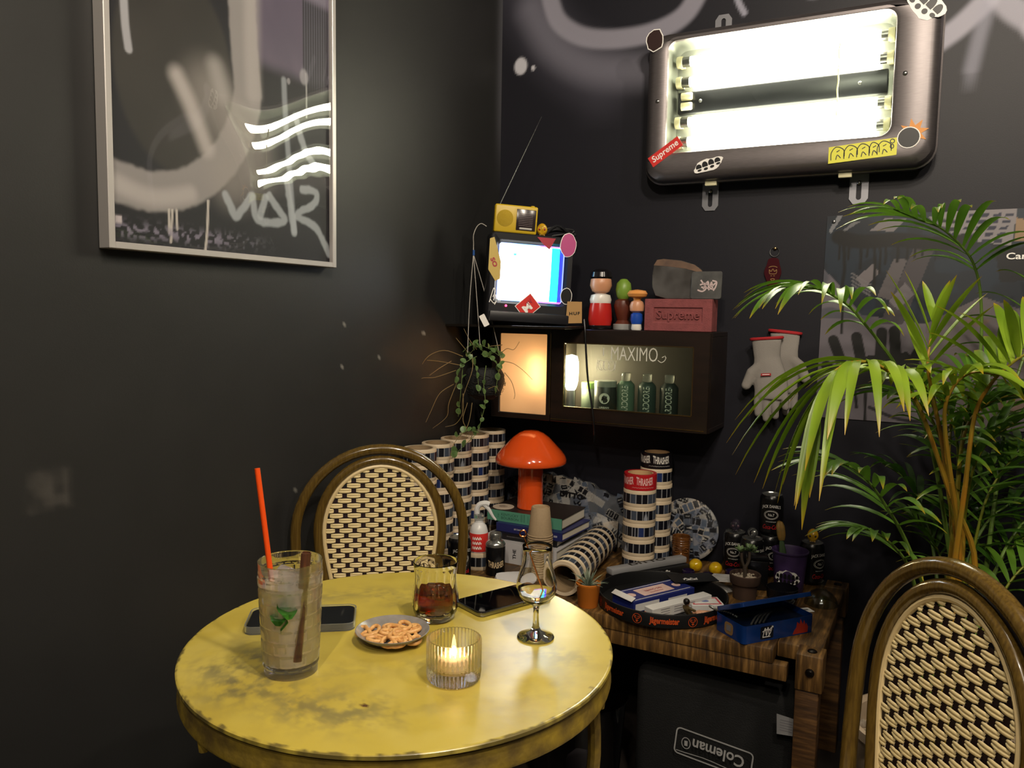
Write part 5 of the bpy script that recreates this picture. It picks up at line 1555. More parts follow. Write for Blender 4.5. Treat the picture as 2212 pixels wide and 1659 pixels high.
for k in range(6):
    lab = ORD[k]+' patterned tape roll from the bottom of the stack under the black tape'
    roll((bx_+rn.uniform(-.001, .001), by_, WT+.0003+k*H2), (0, 0, rn.uniform(0, 6)), H2, k+2, lab, 'tape rolls under the black tape')
plain_roll('black tape roll with pale jagged lettering on top of its stack', (bx_, by_, WT+.0004+6*H2), '131114', m_pale)
# rolls lying on their side in a row
d_ = Vector((-.040, .325)).normalized(); rz_ = math.atan2(d_.y, d_.x)
for k in range(8):
    p = Vector((-.836, 1.878))+d_*(k*(H2+.0002))
    q_ = Euler((0, math.pi/2, rz_))
    lab = ORD[k]+' tape roll from the orange pot in the row lying on its side'
    roll((p.x, p.y, WT+RR+.0003), q_, H2, k, lab, 'tape rolls lying on their side')
# tape roll holding the spray bottle
roll((-1.158, 1.982, WT+.0003), (0, 0, 1.), H2, 2, 'tape roll standing around the foot of the white spray bottle', 'tape rolls stacked along the left wall')
# ---- boards pasted over with lettered tape
def tape_collage(x, z, seed, n=46, size=.3):
    rs = np.random.RandomState(seed)
    C = np.zeros((len(x), 3)); C[:] = lin('55585e')
    x0, x1, z0, z1 = x.min(), x.max(), z.min(), z.max()
    for k in range(n):
        cx, cz, th = rs.uniform(x0, x1), rs.uniform(z0, z1), rs.uniform(-1.5, 1.5)
        L, w_ = rs.uniform(.06, .16), rs.uniform(.011, .015)
        s = (x-cx)*math.cos(th)+(z-cz)*math.sin(th); t = -(x-cx)*math.sin(th)+(z-cz)*math.cos(th)
        ins = (np.abs(s) < L/2) & (np.abs(t) < w_)
        bg = lin(('9a9894', 'b0a494', '6a7080', '4a505c')[rs.randint(4)])
        C[ins] = C[ins]*.25+np.array(bg)*.75
        cell = np.floor((s+L)/.0175).astype(int); fx = ((s+L)/.0175) % 1
        ink = ins & (np.abs(t) < w_*.80) & (fx > .10) & (fx < .92)
        knd = rs.randint(0, 6, 40)[np.clip(cell, 0, 39)]
        C[ink & (knd < 3)] = lin('0c0d14')
        C[ink & (knd == 3)] = lin('4a5566')
        nt_ = ink & (knd == 0) & (np.abs(fx-.5) < .06+.25*(t/w_)*(t > 0)) & (t > -w_*.3)
        C[nt_] = lin('a8a49c')
        nt_ = ink & (knd == 1) & (np.abs(fx-.5) < .07) & (np.abs(t) < w_*.5); C[nt_] = lin('8a8a88')
    return C
m_coll = mat('tape_collage', rough=.45, attr=True)
def collage_board(name, label, cat, loc, rot, w_, h_, topf, seed, thick=.012, nx=130, nz=80, bulge=0., n=46):
    t = thing(name, label, cat, loc, rot)
    def pos(u, v):
        x = (u-.5)*w_; z = v*h_*topf(u)
        y = -bulge*np.sin(np.pi*u)*np.sin(np.pi*np.clip(v, 0, 1))-.0015*vnoise(x, z, 60., seed)
        return np.stack([x, y, z], 1)
    P, F, u, v = grid(nx, nz, pos)
    obj('pasted_face', npmesh('pasted_face', P, F, tape_collage(P[:, 0], P[:, 2], seed, n)), m_coll, t)
    # body behind the face
    us = np.linspace(0, 1, 25); tp = [((k-.5)*w_, h_*float(topf(np.array([k]))[0])) for k in us]
    o = [(-w_/2, 0)]+tp+[(w_/2, 0)]
    g = plate(o, thick); g = [(a, b+thick+.0005, c) for a, b, c in g[0]], g[1]
    obj('board_body', g, mat('board_grey', '3a3c40', rough=.7), t)
    return t
xb0, xb1 = ony(1082, 1100, 2.378).x, ony(1352, 1100, 2.378).x
xbm = (xb0+xb1)/2
top1 = lambda u: .80+.20*np.sin(np.pi*np.clip(u*1.15-.02, 0, 1))+.03*np.sign(np.sin(u*37))*np.sin(u*19)
collage_board('collage_board', 'low wide board pasted over with lettered tape behind the orange lamp', 'board', (xbm, 2.372, WT+.0004), (math.radians(-2), 0, 0), xb1-xb0, .212, top1, 21, .012, 170, 80, 0., 70)
q = tw_(1290, 1190)
collage_board('collage_box', 'small leaning card pasted with lettered tape beside the white book', 'board', (ony(1292, 1160, 2.318).x, 2.318, WT+.0004), (math.radians(-14), 0, math.radians(8)), .118, .105, lambda u: 1+.10*np.sin(u*5), 33, .006, 100, 70, .004, 26)
g = textw('DITTO', .085, .019, bold=.05)
xd = ony(1258, 1093, 2.35)
obj('lettering', lay(g, .04, -.0035, .150, -.05), m_black, bpy.data.objects['collage_board'], smooth=False)
# round board
def disc_board():
    qd = ony(1487, 1133, 2.372); Rd = .094
    t = thing('collage_disc', 'round disc pasted over with lettered tape leaning on the wall by the tiki mug', 'board', (qd.x, 2.356, WT+.0006), (math.radians(-7), 0, 0))
    def pos(u, v):
        a = u*2*np.pi; r = v*Rd
        return np.stack([r*np.cos(a), -.012*np.sqrt(np.clip(1-v**2, 0, 1))-.0015*vnoise(r*np.cos(a), r*np.sin(a), 50., 3), Rd+r*np.sin(a)*1.02], 1)
    P, F, u, v = grid(150, 44, pos)
    obj('pasted_face', npmesh('pasted_face', P, F, tape_collage(P[:, 0], P[:, 2], 55, 60)), m_coll, t)
    obj('disc_body', xf(lathe([(0, 0), (Rd-.002, 0), (Rd, .003), (Rd, .010), (0, .012)], 48), (0, .012, Rd), (math.pi/2, 0, 0)), mat('board_grey', '3a3c40'), t)
disc_board()
# ---- books
m_page = mat('book_pages', 'cfc8b8', rough=.85)
def book(label, x0, x1, y0, y1, z, h, cov, yaw=0., top=None):
    t = thing('book', label, 'book', ((x0+x1)/2, (y0+y1)/2, z), (0, 0, yaw))
    w_, d2 = x1-x0, y1-y0
    c = .0028
    V = [(-d2/2, 0), (-d2/2, h), (d2/2, h), (d2/2, h-c), (-d2/2+c, h-c), (-d2/2+c, c), (d2/2, c), (d2/2, 0)]
    n = len(V); P = [(-w_/2, a, b) for a, b in V]+[(w_/2, a, b) for a, b in V]
    F = [tuple(range(n)), tuple(range(2*n-1, n-1, -1))]+[(i, n+i, n+(i+1) % n, (i+1) % n) for i in range(n)]
    obj('cover', (P, F), top or cov, t, smooth=False)
    if top: obj('spine', bxx(-w_/2, w_/2, -d2/2-.0004, -d2/2+.0001, .0002, h-.0002), cov, t)
    obj('pages', bxx(-w_/2+.003, w_/2-.003, -d2/2+c+.0002, d2/2-.004, c+.0002, h-c-.0002), m_page, t)
    return t, w_, d2
zb_ = WT+.0004
m_wbook = mat('white_cover', 'b8b6b8', rough=.45); m_gbook = mat('green_cover', '4f8a72', rough=.45); m_bbook = mat('blue_cover', '24285c', rough=.4); m_dbook = mat('dark_cover', '141416', rough=.4)
t, w_, d2 = book('thick white cookbook at the bottom of the book pile', -1.205, -.935, 2.048, 2.290, zb_, .060, m_wbook)
def spine(t, s, w2, h2, x, z, mt, d2, rot=0., **kw):
    g = textw(s, w2, h2, **kw); obj('lettering', lay(g, x, -d2/2-.0006, z, rot), mt, t, smooth=False)
spine(t, 'THE', .030, .011, -.003, .030, m_black, d2, math.pi/2, bold=.02); spine(t, 'FOOD', .036, .0125, .066, .030, m_black, d2, math.pi/2, bold=.02)
obj('emblem', lay(strokes([[(.0085*math.cos(a_), .0085*math.sin(a_)) for a_ in [k*.55 for k in range(13)]], [(-.004, 0), (.004, 0)], [(0, .0085), (0, .011)]], .0008), .033, -d2/2-.0006, .030), m_black, t, smooth=False)
zb_ += .0603
t, w_, d2 = book('thin black book in the pile under the blue one', -1.165, -.952, 2.080, 2.284, zb_, .019, m_dbook, .02)
obj('lettering', lay(strokes([[(-.06+.006*k, .0), (-.057+.006*k, .0025), (-.0555+.006*k, -.001)] for k in range(14)], .0008), 0, -d2/2-.0006, .010), mat('grey_ink', '77757a'), t, smooth=False)
zb_ += .0193
t, w_, d2 = book('dark blue book with white Korean lettering in the pile', -1.158, -.930, 2.090, 2.282, zb_, .025, m_bbook, -.05)
spine(t, 'DE CANTER', .030, .0045, -.035, .0125, m_white, d2); spine(t, '위스키', .040, .013, .018, .0125, m_white, d2, bold=.02); spine(t, 'III', .010, .006, .092, .0125, m_white, d2)
zb_ += .0253
gx_0, gx_1 = ony(1053, 1112, 2.112).x, ony(1214, 1118, 2.112).x
t, w_, d2 = book('green book on top of the pile under the orange lamp', gx_0, gx_1, 2.112, 2.292, zb_, .034, m_gbook, 0., mat('dark_brown_cover', '2a2220', rough=.45))
m_gink = mat('green_ink', '1c4034')
spine(t, 'KENTUCKY', .060, .0080, -.048, .0225, m_gink, d2); spine(t, 'BOURBON', .060, .0080, -.048, .0115, m_gink, d2)
spine(t, 'THE', .012, .004, -.088, .017, m_gink, d2, math.pi/2)
for xk in (-.006, .002, .026): obj('lettering', lay(strokes([[(-.010+.004*k, -.0012), (-.0085+.004*k, .0016), (-.007+.004*k, -.001)] for k in range(6)], .0007), xk, -d2/2-.0008, .017, math.pi/2), m_gink, t, smooth=False)
for x in (-.012, .014): obj('spine_rule', bxx(x, x+.0007, -d2/2-.0006, -d2/2+.0001, .006, .028), m_gink, t)
ZB = zb_+.0344
q = Vector((-1.168, 2.150))
t = thing('coaster', 'round pale printed coaster on the green book', 'coaster', (q.x, q.y, ZB))
obj('card_disc', lathe([(0, 0), (.0325, 0), (.0335, .001), (.0335, .0024), (.0328, .003), (0, .003)], 36), mat('coaster_card', 'b8aa98', rough=.6), t)
gm = strokes([[(.013*math.cos(a_), .010*math.sin(a_)) for a_ in [k*.5 for k in range(13)]], [(-.012, -.004), (0, .006), (.012, -.003)], [(-.006, -.010), (.002, -.002), (.008, -.009)]], .0016)
obj('printed_mark', ([(x, z, .0034) for x, y, z in gm[0]], gm[1]), mat('coaster_ink', '5a4038'), t, smooth=False)
# ---- orange mushroom lamp
ML = thing('mushroom_lamp', 'glossy orange mushroom-shaped table lamp standing on the books', 'lamp', (-1.096, 2.192, ZB))
m_or = mat('orange_lamp', 'd8501c', rough=.14, coat=.6, spec=.5)
obj('stem', lathe([(0, 0), (.040, 0), (.0415, .002), (.0400, .02), (.0392, .07), (.0395, .160), (0, .160)], 48), m_or, ML)
obj('shade', lathe([(r_, z_+.026) for r_, z_ in [(.038, .128), (.100, .116), (.1085, .1165), (.1112, .121), (.1108, .130), (.106, .142), (.094, .157), (.076, .176), (.056, .197), (.038, .210), (.022, .2165), (0, .218)]], 64), m_or, ML, angle=70)
# ---- paper cups, upside down and nested
m_cup = mat('kraft_cup', '9c8668', rough=.75, var=.05, vscale=200)
CUP = mesh('cup', lathe([(.0345, .0015), (.0362, .0), (.0372, .0014), (.0365, .0032), (.0350, .004), (.0262, .0815), (.0252, .083), (.0245, .0815), (.0240, .0785), (0, .0785)], 32)); CUP.materials.append(m_cup)
cxp, cyp = -.968, 2.004
for k in range(18):
    lab = 'plain brown paper cup upside down at the top of the nested pile' if k == 17 else 'brown paper cup '+ORD[k]+' from the bottom of the nested upside down pile'
    obj('paper_cup', CUP, None, label=lab, cat='paper cup', group='nested paper cups', loc=(cxp, cyp, WT+.0003+k*.0068))
# ---- black drink cans
m_blkcan = mat('can_black', '0d0d0f', rough=.25, spec=.5); m_cred = mat('can_red', '9a1c20', rough=.3); m_cwhite = mat('can_white', 'c0bdb8', rough=.4)
def soda(label, x, y, z, turn=0., group='black whiskey cola cans'):
    t = thing('drink_can', label, 'can', (x, y, z), (0, 0, 0), group)
    r = .033
    obj('can_body', lathe([(.024, 0), (.027, .001), (.0325, .008), (r, .012), (r, .104), (.0318, .110), (.028, .1165)], 40), m_blkcan, t)
    obj('can_lid', lathe([(.0278, .1160), (.0285, .1185), (.0272, .1190), (.0255, .1160), (0, .1158)], 36), m_canmetal, t)
    a_ = face(x, y)+turn
    for s2, w2, h2, zc, mt2, kw in (("JACK DANIEL'S", .056, .0115, .083, m_cwhite, dict(bold=.02)), ('No.7', .017, .008, .063, m_cwhite, dict(bold=.01)), ('WHISKEY', .030, .003, .043, m_cwhite, {}), ('Coca-Cola', .046, .013, .028, m_cred, dict(shear=.35, bold=.015))):
        V, F = textw(s2, w2, h2, **kw)
        if zc == .083: V = [(x2, y2, z2+.004*math.cos(x2/.028*1.5)) for x2, y2, z2 in V]
        obj('lettering', wrap(xf((V, F), (0, 0, zc)), r+.0005, a_), mt2, t, smooth=False)
    V, F = ribbon([(.0175*math.cos(2*math.pi*k/24), .0105*math.sin(2*math.pi*k/24)) for k in range(25)], .0013)
    obj('oval_line', wrap(xf((V, F), (0, 0, .063)), r+.0005, a_), m_cwhite, t, smooth=False)
    V, F = ribbon([(.0205*math.cos(2*math.pi*k/24), .0130*math.sin(2*math.pi*k/24)) for k in range(25)], .0007)
    obj('oval_line', wrap(xf((V, F), (0, 0, .063)), r+.0005, a_), m_cwhite, t, smooth=False)
    return t
soda('black whiskey cola can behind the bistro chair back', -1.150, 1.862, WT+.0003, .25)
soda('black whiskey cola can with a dark skull glass on its lid', -.490, 2.334, WT+.0003, -.1)
soda('black whiskey cola can under another black can', -.394, 2.353, WT+.0003, .5)
soda('black whiskey cola can stacked on top of another can', -.394, 2.353, WT+.1200, 0.)
soda('black whiskey cola can with a silver ring on its lid', -.432, 2.288, WT+.0003, .9)
soda('black whiskey cola can with a yellow skull on its lid', -.276, 2.338, WT+.0003, .8)
# bottle-shaped can
t = thing('bottle_can', 'black bottle-shaped can with silver shoulder beside the white napkins', 'can', (-1.080, 1.944, WT+.0003))
obj('can_body', lathe([(0, 0), (.026, 0), (.028, .003), (.0285, .08), (.0275, .083)], 40), m_blkcan, t)
obj('shoulder', lathe([(.0282, .083), (.0285, .089), (.025, .095), (.0175, .100), (.0165, .104)], 40), m_canmetal, t)
obj('cap', lathe([(.0180, .102), (.0185, .104), (.0180, .117), (.0165, .120), (0, .120)], 32), m_canmetal, t)
V, F = textw('THRASHER', .050, .018, bold=.03); V = [(x, y, z+.005*(x/.025)**2) for x, y, z in V]
obj('lettering', wrap(xf((V, F), (0, 0, .033)), .0290, face(-1.08, 1.944)+.1), mat('flame_ink', 'b09a78', rough=.5), t, smooth=False)
# spray bottle
t = thing('spray_bottle', 'white trigger spray bottle with a red label standing in a tape roll', 'bottle', (-1.158, 1.982, WT+.0005))
m_wpl = mat('white_plastic', 'd0d0d0', rough=.3)
obj('bottle_body', lathe([(0, 0), (.025, 0), (.027, .003), (.027, .105), (.022, .122), (.0125, .132), (.0125, .140)], 32), m_wpl, t)
a_ = face(-1.158, 1.982)
obj('label_band', lathe([(.0273, .048), (.0276, .049), (.0276, .101), (.0273, .102)], 32), m_red, t)
for k in range(3):
    obj('lettering', wrap(xf(strokes([[(-.014+.007*i, -.004), (-.012+.007*i, .005), (-.009+.007*i, -.003), (-.0075+.007*i, .002)] for i in range(4)], .0018), (0, 0, .088-.014*k)), .0279, a_-.2), m_white, t, smooth=False)
obj('collar', lathe([(.0125, .139), (.0145, .140), (.0145, .154), (.010, .158), (0, .158)], 20), m_clearcap, t)
hv = Vector((CR.x, CR.y, 0)).normalized()
def hp_(s, z): v_ = hv*s; return (v_.x, v_.y, z)
obj('spray_head', tube(smooth_path([hp_(-.006, .157), hp_(-.006, .172), hp_(.002, .184), hp_(.018, .188), hp_(.030, .185)], 5), .0082, 10), m_wpl, t)
obj('trigger', tube(smooth_path([hp_(.014, .184), hp_(.028, .170), hp_(.040, .150), hp_(.050, .138)], 5), [.0072-.0003*k for k in range(16)], 8), m_wpl, t)
# napkins
for k in range(7):
    r0 = .055
    n = 44; o = []
    for i in range(n):
        a_ = 2*math.pi*i/n; sq = 1/max(abs(math.cos(a_)), abs(math.sin(a_)))**.55
        o.append((r0*sq*(1+(.025 if i % 2 else 0))*math.cos(a_), r0*.86*sq*(1+(.025 if i % 2 else 0))*math.sin(a_)))
    lab = 'top white napkin with a crinkled edge in the pile on the wooden table' if k == 6 else 'white crinkled napkin '+ORD[k]+' from the bottom of the pile'
    obj('napkin', prism(o, 0, .0022), mat('napkin_white', 'c4c2c4', rough=.85), label=lab, cat='napkin', group='pile of white napkins', loc=(-.998+.0012*k, 1.900+.0005*k, WT+.0003+k*.0025), rot=(0, 0, .35+.05*k))
# ---- tiki mug
t = thing('tiki_mug', 'brown glazed tiki face mug in front of the round disc', 'mug', (ony(1471, 1190, 2.308).x, 2.308, WT+.0003), (0, 0, face(-.66, 2.31)+math.pi/2))
m_tiki = mat('tiki_glaze', '4a2a12', rough=.22, coat=.4, col2='6c4420', vscale=50)
obj('mug_body', lathe([(0, 0), (.0245, 0), (.0255, .002), (.0262, .04), (.0272, .080), (.0275, .086), (.0265, .088), (.0250, .086), (.0240, .02), (0, .018)], 40), m_tiki, t)
for z in (.064, .071, .078): obj('band', tube([(.0268*math.cos(a_), .0268*math.sin(a_), z) for a_ in [2*math.pi*k/36 for k in range(36)]], .0014, 6, closed=True), m_tiki, t)
obj('nose', xf(ico(.008, 2, (1., .8, 1.2)), (0, -.0265, .036)), m_tiki, t)
for s2 in (-1, 1):
    obj('eye_socket', tube([(s2*.012+.0075*math.cos(a_), -.0255+.0012*math.cos(a_)*s2, .048+.0045*math.sin(a_)) for a_ in [2*math.pi*k/16 for k in range(16)]], .0016, 6, closed=True), m_tiki, t)
    obj('brow', tube([(s2*.003, -.0272, .052), (s2*.012, -.0262, .058), (s2*.020, -.020, .056)], .0018, 6), m_tiki, t)
obj('mouth', tube(smooth_path([(-.014, -.0235, .022), (-.006, -.0265, .017), (.006, -.0265, .017), (.014, -.0235, .022)], 4), .0022, 6), m_tiki, t)
# ---- black bar caddy with raised ledge reading DITTO
ax = Vector((.157, .241, 0)).normalized(); lc = Vector((-.690, 2.147, 0))
t = thing('bar_caddy', 'black bar caddy with a grey ledge reading DITTO behind the round tray', 'caddy', (lc.x, lc.y, WT+.0003), (0, 0, math.atan2(ax.y, ax.x)))
m_cad = mat('caddy_black', '141416', rough=.45); m_cadg = mat('caddy_grey', '808082', rough=.55)
obj('tray_base', rbox(.272, .044, .024, .004, (0, 0, .012)), m_cad, t)
obj('ledge', rbox(.270, .030, .018, .004, (0, .006, .0335)), m_cadg, t)
g = textw('DITTO', .13, .018, bold=.03)
obj('lettering', ([(x, z+.006, .0431) for x, y, z in g[0]], g[1]), m_black, t, smooth=False)
obj('marker_tag', lay(strokes([[(-.03, -.004), (-.02, .006), (-.01, -.004), (0, .006), (.008, -.004), (.018, .006), (.028, -.004)], [(-.03, .004), (.03, .002)]], .003), 0.03, -.0226, .012), m_white, t, smooth=False)
# ---- small glossy yellow balls in purple cups
m_yb = mat('glossy_yellow', 'c8a810', rough=.12, coat=.6, col2='a87808', vscale=50); m_pu = mat('glossy_purple', '1e1430', rough=.15, coat=.5)
for k, (x, y, hasb) in enumerate(((-.585, 2.262, 1), (-.527, 2.262, 1), (-.590, 2.205, 0), (-.533, 2.200, 0))):
    if hasb:
        obj('yellow_ball', xf(ico(.0195, 3), (0, 0, .0195)), m_yb, label='glossy yellow marbled ball beside '+('the tiki mug' if k == 0 else 'the black cans'), cat='ball', group='yellow balls', loc=(x, y, WT+.0003))
    else:
        obj('purple_cup', lathe([(0, 0), (.013, 0), (.017, .004), (.0185, .012), (.0175, .020), (.0155, .021), (.0150, .012), (0, .008)], 28), m_pu, label='tiny glossy dark purple cup in front of '+('the yellow ball near the tiki mug' if k == 2 else 'the yellow ball near the cans'), cat='cup', group='tiny purple cups', loc=(x, y, WT+.0003))
obj('purple_cup', lathe([(0, 0), (.013, 0), (.017, .004), (.0185, .012), (.0175, .020), (.0155, .021), (.0150, .012), (0, .008)], 28), m_pu, label='tiny glossy dark purple cup beside the black tin canister', cat='cup', group='tiny purple cups', loc=(-.482, 2.268, WT+.0003))
# ---- ornaments on cans
skull('dark glass skull standing on a black can', (-.490, 2.334, WT+.1195), face(-.49, 2.334)+math.pi/2, .0185, mat('dark_glass_skull', '2a2530', rough=.08, coat=.8), mat('skull_socket', '55424a', rough=.2), mat('grey_teeth', '6a6468', rough=.2))
skull('small yellow skull standing on a black can behind the purple cup', (-.276, 2.338, WT+.1195), face(-.276, 2.338)+math.pi/2, .0185, m_skull, mat('skull_black', '2a1c0c'), m_teeth)
t = thing('ring', 'wide silver skull ring lying on a black can', 'ring', (-.432, 2.288, WT+.1198))
obj('ring_band', xf(lathe([(.0105, -.006), (.013, -.006), (.014, 0), (.013, .006), (.0105, .006), (.0098, 0)], 28, True), (0, 0, .0142), (math.pi/2, 0, .5)), m_canmetal, t)
obj('ring_face', xf(ico(.0085, 2, (1, .6, 1.1)), (.006, -.011, .016)), m_canmetal, t)
# ---- black tin canister
t = thing('tin_canister', 'plain black square tin canister between the succulent and purple cup', 'tin', (-.402, 2.212, WT+.0003), (0, 0, .3))
obj('tin_body', rbox(.056, .044, .082, .004, (0, 0, .041)), m_blkcan, t); obj('tin_lid', rbox(.058, .046, .012, .003, (0, 0, .0885)), m_blkcan, t)
# ---- succulent
t = thing('potted_succulent', 'forked little succulent in a brown clay pot of pebbles', 'plant', (-.414, 2.118, WT+.0003))
m_clay = mat('brown_clay', '3c2a20', rough=.8, var=.2, vscale=40)
obj('pot', lathe([(0, 0), (.030, 0), (.033, .040), (.0375, .040), (.0392, .043), (.0410, .064), (.0392, .066), (.0365, .064), (.034, .050), (0, .050)], 40), m_clay, t)
m_peb = mat('pebble', '8c8070', rough=.7, col2='b0a490', vscale=90)
PEB = mesh('pebble', ico(.0042, 1, (1.2, 1, .8)), 80); PEB.materials.append(m_peb)
rn = random.Random(9)
for k in range(75):
    a_, r2 = rn.uniform(0, 6.28), .034*math.sqrt(rn.random())
    o = obj('pebble', PEB, None, t, loc=(r2*math.cos(a_), r2*math.sin(a_), .0525+rn.uniform(0, .004)), rot=(rn.uniform(0, 3), rn.uniform(0, 3), 0))
    s2 = rn.uniform(.7, 1.25); o.scale = (s2, s2, s2)
m_trunk = mat('succulent_trunk', '3a3026', rough=.8)
hv = Vector((CR.x, CR.y, 0)).normalized()
br = [[(0, 0, .050), hp_(-.001, .070), hp_(-.002, .082)], [hp_(-.002, .080), hp_(-.010, .100), hp_(-.013, .122)], [hp_(-.002, .080), hp_(.008, .100), hp_(.009, .124)]]
for b2, r2 in zip(br, (.0052, .0036, .0038)): obj('trunk', tube(smooth_path(b2, 5), r2, 8), m_trunk, t)
m_succ = leaf_mat('succulent_leaf', '5c7a4a', '8aa070', 60, '8aa070')
SL = []
for i in range(6):
    u = i/5; w2 = .0052*math.sin(math.pi*(.12+.80*u))
    for j in (-1, 0, 1): SL.append((j*w2, u*.017, .0015*(1-abs(j))*-1+.004*u*u))
SLF = [(i*3+j, i*3+j+1, i*3+j+4, i*3+j+3) for i in range(5) for j in range(2)]
SLM = mesh('succulent_leaf', (SL, SLF), 80); SLM.materials.append(m_succ)
for (cx_, cz_, nn) in ((-.015, .126, 11), (.006, .130, 13), (.018, .126, 11)):
    for k in range(nn):
        o = obj('leaf', SLM, None, t, loc=hp_(cx_, cz_+rn.uniform(-.003, .004)), rot=(rn.uniform(-.1, .9), 0, 6.28*k/nn+rn.uniform(-.2, .2)))
# ---- purple cup with cactus
t = thing('plastic_cup', 'tall purple plastic cup with a black and white bubble-letter sticker', 'cup', (-.318, 2.222, WT+.0003))
m_pur = mat('purple_plastic', '46325f', rough=.5, col2='2c2140', vscale=18)
obj('cup_body', lathe([(0, 0), (.036, 0), (.037, .002), (.0455, .112), (.0485, .114), (.0490, .118), (.0470, .119), (.0440, .112), (.036, .010), (0, .008)], 48), m_pur, t)
a_ = face(-.318, 2.222)-.12
o = blob(0, .050, .034, .021, 31, 26, .10)
s = obj('sticker', wrap(plate(o, .0004), .0428, a_), m_white, t, smooth=False)
gs = []
for k in range(6):
    x = -.026+.0105*k; hh = .013*math.sqrt(max(.3, 1-((x)/.034)**2))
    gs.append(([(x+.0046*math.cos(q2), 0, .053+hh*.8*math.sin(q2)) for q2 in [math.pi*i/7 for i in range(8)]]+[(x-.0044, 0, .050), (x+.004, 0, .049)], [tuple(range(10))]))
    gs.append(([(x+.0042*math.cos(q2), 0, .041+.0055*math.sin(q2)) for q2 in [2*math.pi*i/9 for i in range(9)]], [tuple(range(9))]))
obj('lettering', wrap(join(*gs), .0436, a_), m_black, s, smooth=False)
CT = thing('cactus', 'slim green cactus with an orange tip growing out of the purple cup', 'plant', (-.326, 2.228, WT+.0085))
def cact(z0, z1, r2, mt):
    V, F = lathe([(0, z0), (r2*.7, z0+.002), (r2, z0+(z1-z0)*.3), (r2, z0+(z1-z0)*.75), (r2*.6, z1-.003), (0, z1)], 30)
    out = []
    for x, y, z in V:
        rr2 = math.hypot(x, y)
        if rr2 > 1e-6: k = 1+.18*math.cos(3*math.atan2(y, x)); x, y = x*k, y*k
        out.append((x-.02*z/.15, y, z))
    return out, F
obj('cactus_stem', cact(0, .135, .009, None), mat('cactus_green', '34482a', rough=.6), CT)
obj('cactus_top', cact(.130, .185, .011, None), mat('cactus_orange', '7a5a24', rough=.6, col2='5a4a22', vscale=60), CT)
# ---- dark bowl, glass cloche, card
obj('dark_glass_bowl', lathe([(0, 0), (.030, 0), (.034, .002), (.039, .020), (.040, .045), (.0385, .046), (.0365, .022), (.030, .006), (0, .005)], 40), mat('smoked_glass', '101014', rough=.06, spec=.6), label='low black glass tumbler behind the blue tin lid', cat='tumbler', loc=(-.318, 2.118, WT+.0003))
t = thing('glass_cloche', 'clear glass dome lid with a round knob by the table corner', 'dome', (-.228, 2.172, WT+.0003))
V, F = lathe([(.0405, 0), (.0425, .001), (.0415, .006), (.037, .018), (.028, .029), (.016, .037), (.008, .041), (.0055, .046), (.0085, .050), (.0100, .056), (.0085, .062), (.0045, .065), (0, .066)], 56)
Vi, Fi = lathe([(.0405, 0), (.0395, .006), (.0352, .017), (.0265, .0275), (.015, .035), (0, .039)], 56)
out = []
for x, y, z in V:
    r2 = math.hypot(x, y)
    if r2 > .012: k = 1+.018*math.cos(20*math.atan2(y, x)); x, y = x*k, y*k
    out.append((x, y, z))
obj('dome', join((out, F), (Vi, Fi)), sheet_glass('dome_glass', 'e4e8e4', 0., .06), t, angle=60)
t = thing('name_card', 'small white card with dark print by the glass dome', 'card', (-.262, 2.098, WT+.0006), (0, 0, .75))
obj('card_sheet', bxx(-.024, .024, -.014, .014, 0, .0008), m_white, t); obj('printed_line', bxx(-.015, .015, -.003, .004, .0009, .0012), mat('grey_ink', '77757a'), t)
# ---- round black tray
TRC = (-.588, 1.952)
t = thing('round_tray', 'round black bar tray with orange lettering round its rim', 'tray', (TRC[0], TRC[1], WT+.0003))
rt = .165
m_tray = mat('tray_black', '121213', rough=.4)
obj('tray_dish', lathe([(0, 0), (rt-.004, 0), (rt, .003), (rt+.001, .034), (rt, .036), (rt-.003, .036), (rt-.004, .033), (rt-.005, .004), (0, .0035)], 96), m_tray, t, angle=50)
m_ora = mat('orange_print', 'b8481c', rough=.5)
a_ = face(*TRC)
for da, kind in ((-.80, 't'), (-.36, 'c'), (.04, 't'), (.46, 'c'), (.86, 't'), (-1.2, 'c')):
    if kind == 't':
        V, F = textw('Jägermeister', .072, .020, bold=.035, shear=.05)
        obj('lettering', wrap(xf((V, F), (0, 0, .018)), rt+.0012, a_+da), m_ora, t, smooth=False)
    else:
        V, F = ribbon([(.0115*math.cos(2*math.pi*k/24), .0115*math.sin(2*math.pi*k/24)) for k in range(25)], .0012)
        e1_ = obj('emblem_ring', wrap(xf((V, F), (0, 0, .018)), rt+.0012, a_+da), m_ora, t, smooth=False)
        g = strokes([[(-.007, .007), (-.006, .002), (-.002, -.001)], [(.007, .007), (.006, .002), (.002, -.001)], [(-.0035, .007), (-.003, .003)], [(.0035, .007), (.003, .003)], [(0, .001), (0, -.007)], [(-.003, -.004), (0, -.008), (.003, -.004)]], .0016)
        obj('emblem_stag', wrap(xf(g, (0, 0, .018)), rt+.0012, a_+da), m_ora, t, smooth=False)
ZTR = WT+.0045
